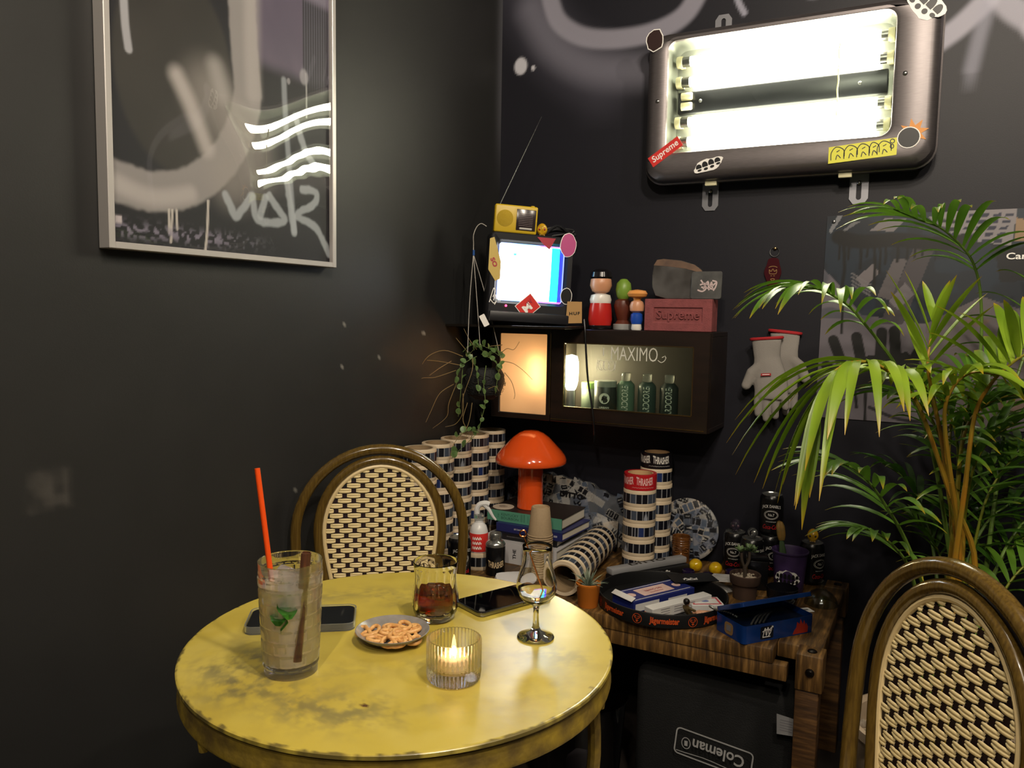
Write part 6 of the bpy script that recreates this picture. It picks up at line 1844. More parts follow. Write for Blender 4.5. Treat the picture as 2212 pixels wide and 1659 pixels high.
# incense box
m_nb = mat('navy_box', '1b2464', rough=.4); m_nw = mat('box_pale', 'c6a8a0', rough=.6); m_wht = mat('box_white', 'c2c0be', rough=.6)
t = thing('incense_box', 'dark blue and white incense box lying in the round tray', 'box', (-.612, 1.956, ZTR), (0, 0, math.radians(61)))
Lb, Wb, Hb = .212, .082, .030
obj('carton', rbox(Lb, Wb, Hb, .001, (0, 0, Hb/2), 1), m_nb, t)
p_ = obj('label_panel', bxx(-.052, .052, -.022, .024, Hb, Hb+.0004), m_nw, t)
g = textw('NAG CHAMPA', .06, .010); obj('lettering', ([(-x, -z+.004, Hb+.0008) for x, y, z in g[0]], g[1]), m_dred, p_, smooth=False)
g = textw('AGARBATTI', .045, .006); obj('lettering', ([(-x, -z-.010, Hb+.0008) for x, y, z in g[0]], g[1]), m_dred, p_, smooth=False)
for x in (-.078, .078): obj('round_mark', xf(prism(circ(.012, 20), 0, .0004), (x, 0, Hb)), m_nw, t)
for y in (-.034, .034): obj('white_line', bxx(-Lb/2+.01, Lb/2-.01, y-.001, y+.001, Hb, Hb+.0004), m_wht, t)
obj('end_flap', xf(rbox(.016, Wb-.004, .0012, .0004), (-Lb/2+.001, 0, Hb+.004), (0, -.5, 0)), m_wht, t)
obj('side_panel', bxx(-.100, -.020, -Wb/2-.0004, -Wb/2, .003, .022), m_wht, t)
obj('printed_line', bxx(.012, .078, -Wb/2-.0005, -Wb/2, .012, .018), m_wht, t)
t = thing('white_carton', 'long narrow white carton beside the blue incense box in the tray', 'box', (-.536, 1.922, ZTR), (0, 0, math.radians(61)))
obj('carton', rbox(.205, .030, .027, .001, (0, 0, .0135), 1), m_wht, t)
obj('orange_end', bxx(-.1028, -.1024, -.014, .014, .003, .014), m_ora, t)
for k in range(3):
    for x in (-.075, -.030, .012): obj('printed_line', bxx(x, x+.030, -.0154, -.0150, .008+.006*k, .0095+.006*k), mat('grey_ink', '77757a'), t)
t = thing('card_deck', 'deck of playing cards with red border lying in the tray', 'cards', (-.484, 1.978, ZTR), (0, 0, math.radians(32)))
obj('pack', rbox(.084, .058, .017, .001, (0, 0, .0085), 1), m_wht, t)
fr_ = obj('red_border', join(bxx(-.037, .037, .019, .024, .017, .0173), bxx(-.037, .037, -.024, -.019, .017, .0173), bxx(-.037, -.032, -.019, .019, .017, .0173), bxx(.032, .037, -.019, .019, .017, .0173)), mat('card_red', 'b04048', rough=.5), t)
obj('blue_mark', xf(prism(circ(.010, 14, 0, 0, .006), 0, .0004), (0, 0, .017)), mat('card_blue', '5a6a9c', rough=.5), t)
t = thing('loose_card', 'loose cream card lying flat in the front of the tray', 'card', (-.556, 1.846, ZTR+.0003), (0, 0, math.radians(25)))
obj('card_sheet', bxx(-.030, .030, -.018, .018, 0, .0008), mat('cream_card', 'b0a07c', rough=.6), t)
V, F = ribbon([(.012*math.cos(2*math.pi*k/20), .008*math.sin(2*math.pi*k/20)) for k in range(21)], .0008)
obj('printed_oval', ([(x, z, .001) for x, y, z in V], F), mat('grey_ink', '77757a'), t, smooth=False)
# little figurines in the tray: skin-modifier bodies
def figure(label, loc, rot, joints, edges, radii, body, parts):
    me = bpy.data.meshes.new('body'); me.from_pydata(joints, edges, [])
    o = bpy.data.objects.new('body', me); COL.objects.link(o)
    md = o.modifiers.new('skin', 'SKIN'); md.use_smooth_shade = True
    for i, r2 in enumerate(radii): me.skin_vertices[0].data[i].radius = (r2, r2)
    me.skin_vertices[0].data[0].use_root = True
    sb = o.modifiers.new('sub', 'SUBSURF'); sb.levels = 2; sb.render_levels = 2
    dg = bpy.context.evaluated_depsgraph_get(); m2 = bpy.data.meshes.new_from_object(o.evaluated_get(dg))
    bpy.data.objects.remove(o)
    t = thing('toy_figurine', label, 'figurine', loc, rot)
    m2.materials.clear(); m2.materials.append(body)
    obj('body', m2, None, t)
    for n_, g, mt2 in parts: obj(n_, g, mt2, t)
    return t
m_skin = mat('toy_skin', 'b88a6c', rough=.45); m_olive = mat('toy_olive', '4a3c20', rough=.4); m_hair = mat('toy_hair', '120c0a', rough=.35)
J = [(0, 0, .008), (0, 0, .018), (0, 0, .027), (0, 0, .031), (-.009, 0, .026), (-.018, -.003, .024), (-.027, -.004, .025), (.009, 0, .026), (.014, -.006, .018), (.006, -.010, .006), (-.006, -.010, .006), (.010, -.020, .005), (-.010, -.020, .005)]
Ed = [(0, 1), (1, 2), (2, 3), (2, 4), (4, 5), (5, 6), (2, 7), (7, 8), (0, 9), (0, 10), (9, 11), (10, 12)]
Rd_ = [.008, .0075, .0075, .004, .0042, .0035, .0028, .0042, .0032, .005, .005, .0035, .0035]
figure('tiny dark-haired toy figure in olive sitting in the tray', (-.505, 1.884, ZTR+.0012), (0, 0, math.radians(150)), J, Ed, Rd_, m_olive, [('head', xf(ico(.0078, 2, (1, 1, 1.1)), (0, 0, .0385)), m_skin), ('hair', xf(ico(.0085, 2, (1, 1, 1.05)), (0, .0015, .0405)), m_hair)])
J = [(0, 0, .008), (.012, 0, .008), (.024, 0, .009), (.029, 0, .010), (.022, .008, .008), (.018, .014, .014), (.022, -.008, .008), (.014, -.014, .010), (-.010, .006, .009), (-.010, -.006, .009), (-.018, .008, .018), (-.024, -.007, .006), (-.026, .008, .028), (-.036, -.007, .005)]
Ed = [(0, 1), (1, 2), (2, 3), (2, 4), (4, 5), (2, 6), (6, 7), (0, 8), (0, 9), (8, 10), (9, 11), (10, 12), (11, 13)]
Rd_ = [.008, .0075, .0075, .004, .004, .003, .004, .003, .0055, .0055, .004, .004, .003, .003]
figure('tiny pale toy figure lying on its back in the tray', (-.462, 1.915, ZTR+.0012), (0, 0, math.radians(205)), J, Ed, Rd_, m_skin, [('head', xf(ico(.0075, 2, (1.1, 1, 1)), (.036, 0, .0105)), m_skin), ('hair', xf(ico(.0078, 2, (.9, 1, .9)), (.0385, 0, .0100)), m_hair)])
# black card and receipts behind the tray
t = thing('black_folder', 'flat black card with white tag resting on the back of the tray rim', 'card', (-.548, 2.088, WT+.0385), (0, 0, math.radians(38)))
obj('card_sheet', bxx(-.062, .062, -.034, .034, 0, .0016), m_tray, t)
gm = strokes([[(-.02, -.006), (-.012, .008), (-.004, -.006), (.004, .008), (.012, -.006), (.02, .007)], [(-.02, .003), (.02, 0)], [(-.016, -.008), (.018, -.007)]], .003)
obj('marker_tag', ([(x-.01, z-.012, .0020) for x, y, z in gm[0]], gm[1]), m_white, t, smooth=False)
for k in range(2):
    t = thing('receipt', ('printed white paper receipt lying above another' if k else 'white paper receipt partly under another')+' beside the clay pot', 'receipt', (-.488+.006*k, 2.165-.010*k, WT+.0006+.030*k), (.25*k, -.2*k, math.radians(-35+14*k)), 'paper receipts')
    obj('paper', bxx(-.042, .042, -.022, .022, 0, .0006), mat('receipt_white', 'c4c2be', rough=.8), t)
    for j in range(5): obj('printed_line', bxx(-.032, .020+.004*(j % 3), -.016+.008*j, -.0145+.008*j, .0007, .0009), mat('grey_ink', '77757a'), t)
# ---- blue tin with open lid
m_blue = mat('blue_tin', '123a80', rough=.25, metal=.3, coat=.4); m_tin_in = mat('tin_inside', '0a1830', rough=.4)
e1v = Vector((.62, .785, 0)).normalized()
tc_ = Vector((-.349, 1.800, 0))+e1v*.105+Vector((-e1v.y, e1v.x, 0))*.052
t = thing('cash_tin', 'open blue metal tin with tag sticker by the table front edge', 'tin', (tc_.x, tc_.y, WT+.0003), (0, 0, math.atan2(e1v.y, e1v.x)))
LL, WW, HH = .210, .103, .042
o_ = rrect(LL, WW, .010, 4); i_ = rrect(LL-.003, WW-.003, .009, 4)
n = len(o_); V = [(x, y, 0.) for x, y in o_]+[(x, y, HH) for x, y in o_]+[(x, y, HH) for x, y in i_]+[(x, y, .002) for x, y in i_]
F = [tuple(range(n))[::-1], tuple(3*n+k for k in range(n))]
for k in range(3):
    for q2 in range(n): F.append((k*n+q2, k*n+(q2+1) % n, (k+1)*n+(q2+1) % n, (k+1)*n+q2))
obj('tin_box', (V, F), m_blue, t)
lidp = obj('lid', xf(loft([(rrect(LL, WW, .010, 4, 0, 0), -.009), (rrect(LL, WW, .010, 4, 0, 0), 0), (rrect(LL-.003, WW-.003, .009, 4, 0, 0), .001)], True), (0, WW/2-WW/2*math.cos(.42)+.001, HH+.011+WW/2*math.sin(.42)), (math.radians(90)-.42, 0, 0)), m_blue, t)
obj('inner_tray', bxx(-LL/2+.004, LL/2-.004, -WW/2+.004, WW/2-.004, .028, .029), m_tin_in, t)
sx_ = -LL*.18
o = obj('sticker', lay(plate(rrect(.038, .030, .004, 3), .0004), sx_, -WW/2-.0002, .020), mat('dark_sticker', '0e1420', rough=.5), t, smooth=False)
tg3 = [[(-.012, -.010), (-.006, .010), (-.002, -.008), (.002, .011), (.006, -.006)], [(-.014, .002), (0, .006), (.012, .002)], [(.004, -.010), (.010, -.002), (.013, .009), (.007, .005)], [(-.013, -.011), (.010, -.011)], [(.014, .013), (.0145, .009)], [(.0165, .013), (.017, .009)]]
obj('marker_tag', lay(strokes(tg3, .0021), sx_, -WW/2-.0010, .021), m_white, o, smooth=False)
fl = [(.040, .003), (.085, .003), (.086, .016), (.080, .026), (.079, .020), (.073, .034), (.070, .024), (.062, .038), (.060, .026), (.052, .032), (.050, .018), (.044, .012)]
obj('flame_sticker', lay(plate(fl, .0004), 0, -WW/2-.0002, 0), mat('flame_red', '9c2a1c', rough=.5), t, smooth=False)
obj('side_label', xf(plate(rrect(.030, .028, .008, 3), .0004), (-LL/2-.0006, .0, .020), (0, 0, -math.pi/2)), mat('kraft_label', '8a6c44', rough=.7), t, smooth=False)
obj('side_code', xf(plate(rrect(.016, .014, .001, 2), .0004), (-LL/2-.0012, .0, .021), (0, 0, -math.pi/2)), mat('grey_ink', '77757a'), t, smooth=False)
for k in range(4):
    obj('metal_rod', tube(smooth_path([(-.075+.012*k, -.040, .040), (-.045+.012*k, -.020, .046), (.0+.01*k, .010, .038)], 5), .0022, 7), m_canmetal, t)
# bead chain
CHN = thing('bead_chain', 'silver bead chain trailing from the tray into the blue tin', 'chain', (-.430, 1.872, WT+.04))
BEAD = mesh('bead', ico(.0036, 2)); BEAD.materials.append(m_canmetal)
pts = smooth_path([Vector((-.452, 1.900, WT+.0395)), Vector((-.436, 1.880, WT+.0425)), Vector((-.420, 1.866, WT+.0465)), Vector((-.400, 1.866, WT+.046)), Vector((-.382, 1.874, WT+.036))], 4)
for p in pts: obj('bead', BEAD, None, CHN, loc=p-Vector(CHN.location))
# ---- air plant in orange pot
t = thing('potted_air_plant', 'spiky grey-green air plant in a small orange pot', 'plant', (-.752, 1.848, WT+.0003))
m_opot = mat('orange_pot', 'b8681c', rough=.55)
obj('pot', lathe([(0, 0), (.0245, 0), (.0255, .002), (.0305, .054), (.0318, .056), (.0318, .061), (.0302, .062), (.0285, .058), (.028, .050), (0, .048)], 36), m_opot, t)
obj('soil', lathe([(0, .0495), (.0278, .0495), (.0275, .051), (0, .052)], 24), mat('soil', '2a1e14', rough=.9), t)
m_air = leaf_mat('air_leaf', '6c7c6a', '94a08c', 40, '8a9080')
rn = random.Random(17)
for k in range(38):
    a_ = rn.uniform(0, 6.28); el = rn.uniform(.45, 1.4); L = rn.uniform(.045, .070)
    V, F = [], []
    d2 = Vector((math.cos(a_)*math.cos(el), math.sin(a_)*math.cos(el), math.sin(el))); sd = Vector((-math.sin(a_), math.cos(a_), 0))
    for i in range(6):
        u = i/5; p = Vector((0, 0, .050))+d2*L*u+Vector((0, 0, -.022*u*u*math.cos(el)))+d2.cross(sd)*0
        w2 = .0030*(1-u)**.7+.0002
        V += [tuple(p-sd*w2), tuple(p+Vector((0, 0, -.0008*(1-u)))), tuple(p+sd*w2)]
    for i in range(5):
        for j in range(2): F.append((i*3+j, i*3+j+1, i*3+j+4, i*3+j+3))
    obj('leaf', (V, F), m_air, t)

# ================================================================ under the tables
m_bag = mat('black_canvas', '0c0d0e', rough=.85, bump=.4, bscale=300)
t = thing('cooler_bag', 'black soft cooler bag with an upside down white logo under the wooden table', 'bag', (-.425, 2.07, .0005))
g = bev(box(.40, .40, .34, (0, 0, .17)), .03, 3)
g = [(x, y+(.012*math.sin(z*18+x*7) if y < -.15 else 0), z) for x, y, z in g[0]], g[1]
obj('bag_body', g, m_bag, t, angle=60)
lg = ony(1541, 1624, 1.86)
lxo, lzo = lg.x+.425, lg.z
m_logo = mat('logo_white', '9a9a9a', rough=.7)
YG = -.216
V, F = ribbon([(x, z) for x, z in rrect(.185, .066, .010, 4)], .0035, True)
LG = obj('logo_frame', lay((V, F), lxo, YG, lzo, math.pi-.10), m_logo, t, smooth=False)
obj('lettering', lay(textw('Coleman', .125, .030, bold=.02), lxo+.012, YG-.0004, lzo+.002, math.pi-.10), m_logo, LG, smooth=False)
V, F = ribbon([(.0105*math.cos(2*math.pi*k/20), .014*math.sin(2*math.pi*k/20)) for k in range(20)], .002, True)
obj('logo_emblem', lay(join((V, F), ([(-.004, 0, -.007), (.004, 0, -.007), (.004, 0, .006), (-.004, 0, .006)], [(0, 1, 2, 3)])), lxo-.066, YG-.0004, lzo+.006), m_logo, LG, smooth=False)
V, F = ribbon([(-.088+.022*k, .024+.002*math.sin(k)) for k in range(9)], .002)
obj('logo_line', lay((V, F), lxo, YG-.0004, lzo, math.pi-.10), m_logo, LG, smooth=False)
pt_ = ony(1697, 1572, 1.84)
tg_ = obj('care_label', lay(plate([(-.020, -.024), (.020, -.020), (.021, .020), (-.022, .024)], .0006), pt_.x+.425, -.222, pt_.z), mat('label_grey', '8a8a8c', rough=.7), t, smooth=False)
for k in range(5): obj('printed_line', lay(plate([(-.014, -.001), (.014, -.001), (.014, .001), (-.014, .001)], .0003), pt_.x+.425, -.2228, pt_.z-.012+.006*k), mat('grey_ink', '77757a'), tg_, smooth=False)
t = thing('clear_bin', 'clear plastic bin standing on the floor under the table edge', 'bin', (-.72, 1.765, .0005))
obj('bin_wall', lathe([(0, .0), (.080, 0), (.084, .004), (.102, .278), (.107, .282), (.107, .286), (.101, .286), (.082, .008), (0, .006)], 48), sheet_glass('bin_plastic', 'b4b4b8', .08, .08), t)
obj('crumpled_paper', xf(ico(.045, 2, (1, .7, 1.2)), (.0, -.01, .09)), mat('paper_grey', '6a6468', rough=.8), t)

# ================================================================ poster, gloves and key fob on the back wall
YP = YB-.004
pz1, pz0 = ony(1784, 467, YP).z, ony(1940, 913, YP).z
pxa, pxb = ony(1776, 690, YP).x, ony(2300, 690, YP).x
PO = thing('wall_poster', 'unframed street scene poster with black paint drips behind the palm', 'poster', ((pxa+pxb)/2, YP, (pz0+pz1)/2))
def pp_(px, py): q = ony(px, py, YP); return q.x, q.z
def poster_col(x, z):
    C = np.zeros((len(x), 3)); C[:] = lin('77717a')
    C *= (.85+.3*vnoise(x, z, 12., 7))[:, None]
    k = 2.2/1715
    def poly(pts, col, op=1., soft=.004):
        P_ = [pp_(*p) for p in pts]
        ins = np.zeros(len(x), bool); n = len(P_)
        for i in range(n):
            (xa, za), (xb, zb) = P_[i], P_[(i+1) % n]
            c = ((za > z) != (zb > z)) & (x < (xb-xa)*(z-za)/(zb-za+1e-12)+xa); ins ^= c
        paint(C, op*ins.astype(float), col)
    def st(pts, wpx, col, op=1., soft=.3):
        d = pl_dist(x, z, [pp_(*p) for p in sp2(pts)])/k
        paint(C, op*(1-sst(d, wpx/2*(1-soft), wpx/2*(1+soft))), col)
    poly([(1776, 440), (2330, 440), (2330, 690), (2110, 690), (2000, 700), (1860, 680), (1800, 600), (1776, 580)], '1b2430')
    paint(C, .5*sst(vnoise(x, z, 30., 12), .5, .7)*(z > pp_(1900, 690)[1]), '26384a')
    poly([(1795, 505), (1825, 460), (1812, 460), (1790, 500)], '8a8c92'); poly([(1825, 500), (1860, 478), (1845, 478), (1820, 498)], '7c7c80')
    poly([(1880, 498), (1910, 472), (1960, 472), (1930, 500)], '8a8488')
    poly([(1895, 640), (1930, 560), (1960, 560), (1925, 650)], '6a6468'); poly([(1900, 700), (1985, 510), (2030, 510), (1950, 700)], '4f4a50')
    poly([(1850, 600), (1885, 570), (1900, 590), (1865, 625)], '837c80'); poly([(1920, 650), (1955, 610), (1975, 635), (1940, 670)], '827c82')
    for j in range(4): st([(1840, 590+8*j), (1880, 615+8*j)], 3, '8a868a', .8)
    poly([(2005, 470), (2060, 452), (2200, 440), (2185, 530), (2080, 520)], '9a9498')
    for j in range(5):
        for i in range(5):
            poly([(2068+26*i-6*j, 462+14*j), (2086+26*i-6*j, 460+14*j), (2084+26*i-6*j, 467+14*j), (2066+26*i-6*j, 469+14*j)], '2c3048')
    st([(2020, 475), (2070, 480)], 7, '2a2c34'); st([(2010, 490), (2060, 496)], 7, '2a2c34')
    poly([(2150, 540), (2330, 520), (2330, 600), (2160, 610)], '14161c'); poly([(2195, 470), (2240, 480), (2235, 520), (2190, 520)], 'a88a6a')
    poly([(2000, 700), (2120, 640), (2300, 700), (2300, 940), (2000, 940)], '6c6468'); paint(C, .5*sst(vnoise(x, z, 22., 16), .5, .65)*(x > pp_(2080, 700)[0])*(z < pp_(2080, 690)[1]), '8a6a50')
    # black paint band and drips
    st([(1812, 512), (1860, 522), (1940, 518), (2020, 526), (2090, 520)], 30, '0b0b0e', 1, .2)
    for px, y2, w_ in ((1822, 640, 7), (1832, 560, 5), (1858, 580, 6), (1872, 555, 5), (1888, 620, 6), (1900, 590, 5), (1912, 570, 5), (1938, 565, 6), (1958, 560, 5), (1975, 555, 5), (1992, 552, 4), (2020, 560, 4), (1812, 560, 5)):
        st([(px, 520), (px+2, (520+y2)/2), (px-6 if w_ > 6 else px, y2)], w_, '0b0b0e')
    st([(1822, 640), (1818, 720)], 5, '0b0b0e')
    # dark blot with rounded fingers
    poly([(1800, 790), (1860, 770), (1960, 760), (2000, 800), (1960, 850), (1830, 845)], '0c0b0d')
    for a_, b_ in (((1820, 790), (1800, 735)), ((1860, 780), (1850, 728)), ((1900, 780), (1905, 718)), ((1935, 775), (1932, 715)), ((1830, 820), (1785, 790)), ((1960, 800), (1985, 760))): st([a_, ((a_[0]+b_[0])/2, (a_[1]+b_[1])/2), b_], 22, '0c0b0d', 1, .1)
    st([(1870, 830), (1868, 910)], 6, '121114'); st([(1846, 830), (1850, 880)], 6, '121114'); st([(1878, 880), (1940, 905), (2000, 912)], 7, '2c2a30')
    return C*.62
P, F, u, v = grid(190, 170, lambda u, v: np.stack([(u-.5)*(pxb-pxa)+(1-v)*-.006, .0015*np.sin(u*9)*np.sin(v*5), (v-.5)*(pz1-pz0)], 1))
obj('poster_sheet', npmesh('poster_sheet', P, F, poster_col(P[:, 0]+(pxa+pxb)/2, P[:, 2]+(pz0+pz1)/2)), mat('poster_print', rough=.5, attr=True), PO)
qq = ony(2196, 553, YP); obj('lettering', lay(textw('Car', .045, .017, bold=.02), qq.x-PO.location.x, -.003, qq.z-PO.location.z), m_white, PO, smooth=False)
qq = ony(1802, 479, YP); obj('pin', xf(bolt_head(.005, .004), (qq.x-PO.location.x, -.002, qq.z-PO.location.z), (math.pi/2, 0, 0)), m_screw, PO)
# gloves
m_glove = mat('white_knit', '8c8782', rough=.9, bump=.25, bscale=500); m_gred = mat('red_cuff', 'a01c22', rough=.7)
def glove(label, off, yy, mirror, grp):
    ox, oy = off
    def g3(px, py): p = ony(px+ox, py+oy, yy); return p
    o0 = g3(1660, 735)
    t = thing('work_glove', label, 'glove', (o0.x, yy, o0.z), group=grp)
    def loc(px, py):
        px = 1664+(1664-px) if mirror else px
        p = g3(px, py); return ((p.x-o0.x), 0, p.z-o0.z)
    k = 2.2/1715
    def tub(P_, R_):
        Q = [Vector(loc(*p)) for p in P_]
        g = [tube(Q, [r_*k for r_ in R_], 18)]
        g.append(xf(ico(R_[-1]*k, 3), Q[-1])); g.append(xf(ico(R_[0]*k*.98, 2), Q[0]) if R_[0] < 20 else ([], []))
        return join(*g)
    body = join(tub([(1656, 733), (1656, 750), (1657, 772), (1660, 795), (1664, 820), (1666, 845)], [33, 31, 29, 33, 37, 37]))
    body = ([(x, y, z) for x, y, z in body[0]], body[1])
    # flatten the bottom of the palm ball
    zb_ = loc(1660, 862)[2]
    body = ([(x, y, max(z, zb_)) for x, y, z in body[0]], body[1])
    gs = [([(x, y*.40, z) for x, y, z in body[0]], body[1])]
    for P_, R_ in (([(1640, 840), (1637, 870), (1637, 893)], [10, 9.5, 8]), ([(1657, 845), (1655, 880), (1655, 904)], [10, 9.5, 8]), ([(1675, 845), (1674, 876), (1675, 899)], [10, 9.5, 8]), ([(1692, 840), (1695, 862), (1697, 880)], [9.5, 9, 8]), ([(1645, 790), (1625, 806), (1612, 832)], [14, 14, 11])):
        g = tub(P_, R_); gs.append(([(x, y*.85, z) for x, y, z in g[0]], g[1]))
    me = bpy.data.meshes.new('glove'); g = join(*gs); me.from_pydata(g[0], [], g[1])
    bm = bmesh.new(); bm.from_mesh(me); bmesh.ops.recalc_face_normals(bm, faces=bm.faces); bm.to_mesh(me); bm.free()
    o = bpy.data.objects.new('glove', me); COL.objects.link(o)
    rm = o.modifiers.new('remesh', 'REMESH'); rm.mode = 'VOXEL'; rm.voxel_size = .0026; rm.use_smooth_shade = True
    sm = o.modifiers.new('smooth', 'SMOOTH'); sm.factor = .5; sm.iterations = 5
    m2 = bpy.data.meshes.new_from_object(o.evaluated_get(bpy.context.evaluated_depsgraph_get()))
    bpy.data.objects.remove(o)
    m2.materials.clear(); m2.materials.append(m_glove); m2.shade_smooth()
    obj('glove_knit', m2, None, t)
    c = Vector(loc(1656, 731)); w_ = 34*k
    obj('red_cuff', tube([(c.x+w_*math.cos(a_), w_*.36*math.sin(a_), c.z+.004*math.cos(a_)*(-1 if mirror else 1)) for a_ in [2*math.pi*i/28 for i in range(28)]], .0045, 7, closed=True), m_gred, t)
    return t, loc
t, lc_ = glove('white knit work glove with a red label hanging in front of its pair', (0, 0), 2.352, False, 'pair of white gloves on the wall')
p = lc_(1658, 808); lb = obj('red_label', lay(plate([(-.014, -.0035), (.014, -.0035), (.014, .0035), (-.014, .0035)], .0006), p[0], -.0235, p[2], .08), m_gred, t, smooth=False)
obj('printed_line', lay(plate([(-.010, -.001), (.010, -.001), (.010, .001), (-.010, .001)], .0003), p[0], -.0243, p[2], .08), m_white, lb, smooth=False)
glove('white knit work glove half hidden behind the other glove', (24, -14), 2.384, True, 'pair of white gloves on the wall')
# key fob
kf = ony(1675, 537, YB)
t = thing('key_fob', 'dark red motel key fob hanging from a brass pin', 'key fob', (kf.x, YB, kf.z))
kk = 2.25/1715
obj('pin', xf(bolt_head(.0055, .008), (0, -.0005, 0), (math.pi/2, 0, 0)), m_brass, t)
obj('split_ring', tube([(.013*math.cos(a_)-.001, -.004, -.010+.013*math.sin(a_)) for a_ in [2*math.pi*i/28 for i in range(28)]], .0011, 6, closed=True), m_screw, t)
fo = smooth_path([(x*kk, z*kk, 0) for x, z in ((-9, -22), (9, -22), (14, -36), (18, -52), (13, -70), (7, -86), (-6, -87), (-13, -70), (-19, -52), (-14, -36))], 4, True)
fb = obj('fob', xf(bev(plate([(q.x-.003, q.y) for q in fo], .004), .0008, 1), (0, -.003, 0)), mat('fob_red', '3c1218', rough=.2, coat=.3), t)
m_gold = mat('fob_gold', '8a6a3c', rough=.4)
gl_ = [[(-.012, .014), (-.004, .017), (.004, .017), (.012, .014)], [(-.009, -.004), (-.010, .008), (-.005, .002), (0, .010), (.005, .002), (.010, .008), (.009, -.004), (-.009, -.004)], [(-.006, -.010), (-.002, -.010)], [(.002, -.010), (.006, -.010)], [(-.006, -.020), (0, -.018), (.006, -.020), (0, -.024), (-.006, -.020)]]
obj('gold_print', lay(strokes(gl_, .0018, 3), -.003, -.0074, -52*kk), m_gold, fb, smooth=False)

# ================================================================ areca palm
PC = Vector((.035, 1.80, 0))
PALM = thing('potted_palm', 'large green areca palm with yellow stems in a pale pot of pebbles', 'plant', PC)
m_ppot = mat('pale_pot', 'a08e78', rough=.6, var=.1, vscale=20)
obj('pot', lathe([(0, 0), (.115, 0), (.12, .004), (.148, .36), (.156, .365), (.157, .385), (.150, .388), (.142, .380), (.138, .34), (0, .338)], 48), m_ppot, PALM)
PB2 = mesh('pebble', ico(.011, 1, (1.2, 1, .75)), 80); PB2.materials.append(mat('palm_pebble', '6a6054', rough=.7, col2='958a7a', vscale=60))
rn = random.Random(21)
for k in range(190):
    a_, r2 = rn.uniform(0, 6.28), .132*math.sqrt(rn.random())
    o = obj('pebble', PB2, None, PALM, loc=(r2*math.cos(a_), r2*math.sin(a_), .343+rn.uniform(0, .008)), rot=(rn.uniform(0, 3), rn.uniform(0, 3), 0))
    s2 = rn.uniform(.6, 1.2); o.scale = (s2, s2, s2)
m_lf1 = leaf_mat('palm_leaf_bright', '5c7d16', '8aa62c', 5, 'b08a1c')  # brighter green puts the warm light on the front fronds into the colour
m_lf2 = leaf_mat('palm_leaf_mid', '3f6418', '5c8426', 5, 'a0841c')
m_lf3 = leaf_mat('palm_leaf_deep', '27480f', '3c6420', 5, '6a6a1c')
m_st1 = mat('palm_stem_amber', '9a6a1c', rough=.4, col2='7c7424', vscale=10); m_st2 = mat('palm_stem_green', '55702a', rough=.4)
def leaflet(base, d0, L, wd, droop, fold=.35, twist=0.):
    V, F, tipv = [], [], []
    n = 8
    side0 = d0.cross(Vector((0, 0, 1)))
    side0 = side0.normalized() if side0.length > .05 else Vector((1, 0, 0))
    prev = None
    for i in range(n+1):
        s = i/n
        p = base+d0*L*(s-.10*s*s)+Vector((0, 0, -1))*droop*L*s*s*.8
        tg = (d0*(1-.2*s)+Vector((0, 0, -1))*2*droop*s).normalized()
        sd = tg.cross(Vector((0, 0, 1)))
        sd = sd.normalized() if sd.length > .2 else (prev or side0)
        if prev and sd.dot(prev) < 0: sd = -sd
        prev = sd
        nm = sd.cross(tg).normalized()
        sd2 = sd*math.cos(twist)+nm*math.sin(twist); nm2 = nm*math.cos(twist)-sd*math.sin(twist)
        w_ = wd*(math.sin(math.pi*min(1, (s*.93+.05)))**.75)*(1-.35*s) if s < 1 else .0003
        V += [tuple(p-sd2*w_+nm2*w_*fold), tuple(p), tuple(p+sd2*w_+nm2*w_*fold)]
        tipv += [max(0, (s-.80)/.2)**1.5]*3
    for i in range(n):
        for j in range(2): F.append((i*3+j, i*3+j+1, i*3+j+4, i*3+j+3))
    return V, F, tipv
NLEAF = 0
def stem_path(p, d, seed):
    rn = random.Random(500+seed)
    b = Vector((max(-.085, min(.085, p.x*.5+rn.uniform(-.03, .03))), max(-.085, min(.085, p.y*.4+rn.uniform(-.03, .03))), .335))
    q = p-d*(p-b).length*.3
    return smooth_path([b, b.lerp(q, .5)+Vector((0, 0, .01)), q, p], 6)
def stem_to(p, d, mt, seed):
    Q = stem_path(p, d, seed)
    obj('stem', tube(Q, [.0072-.0027*i/len(Q) for i in range(len(Q))], 8), mt, PALM)
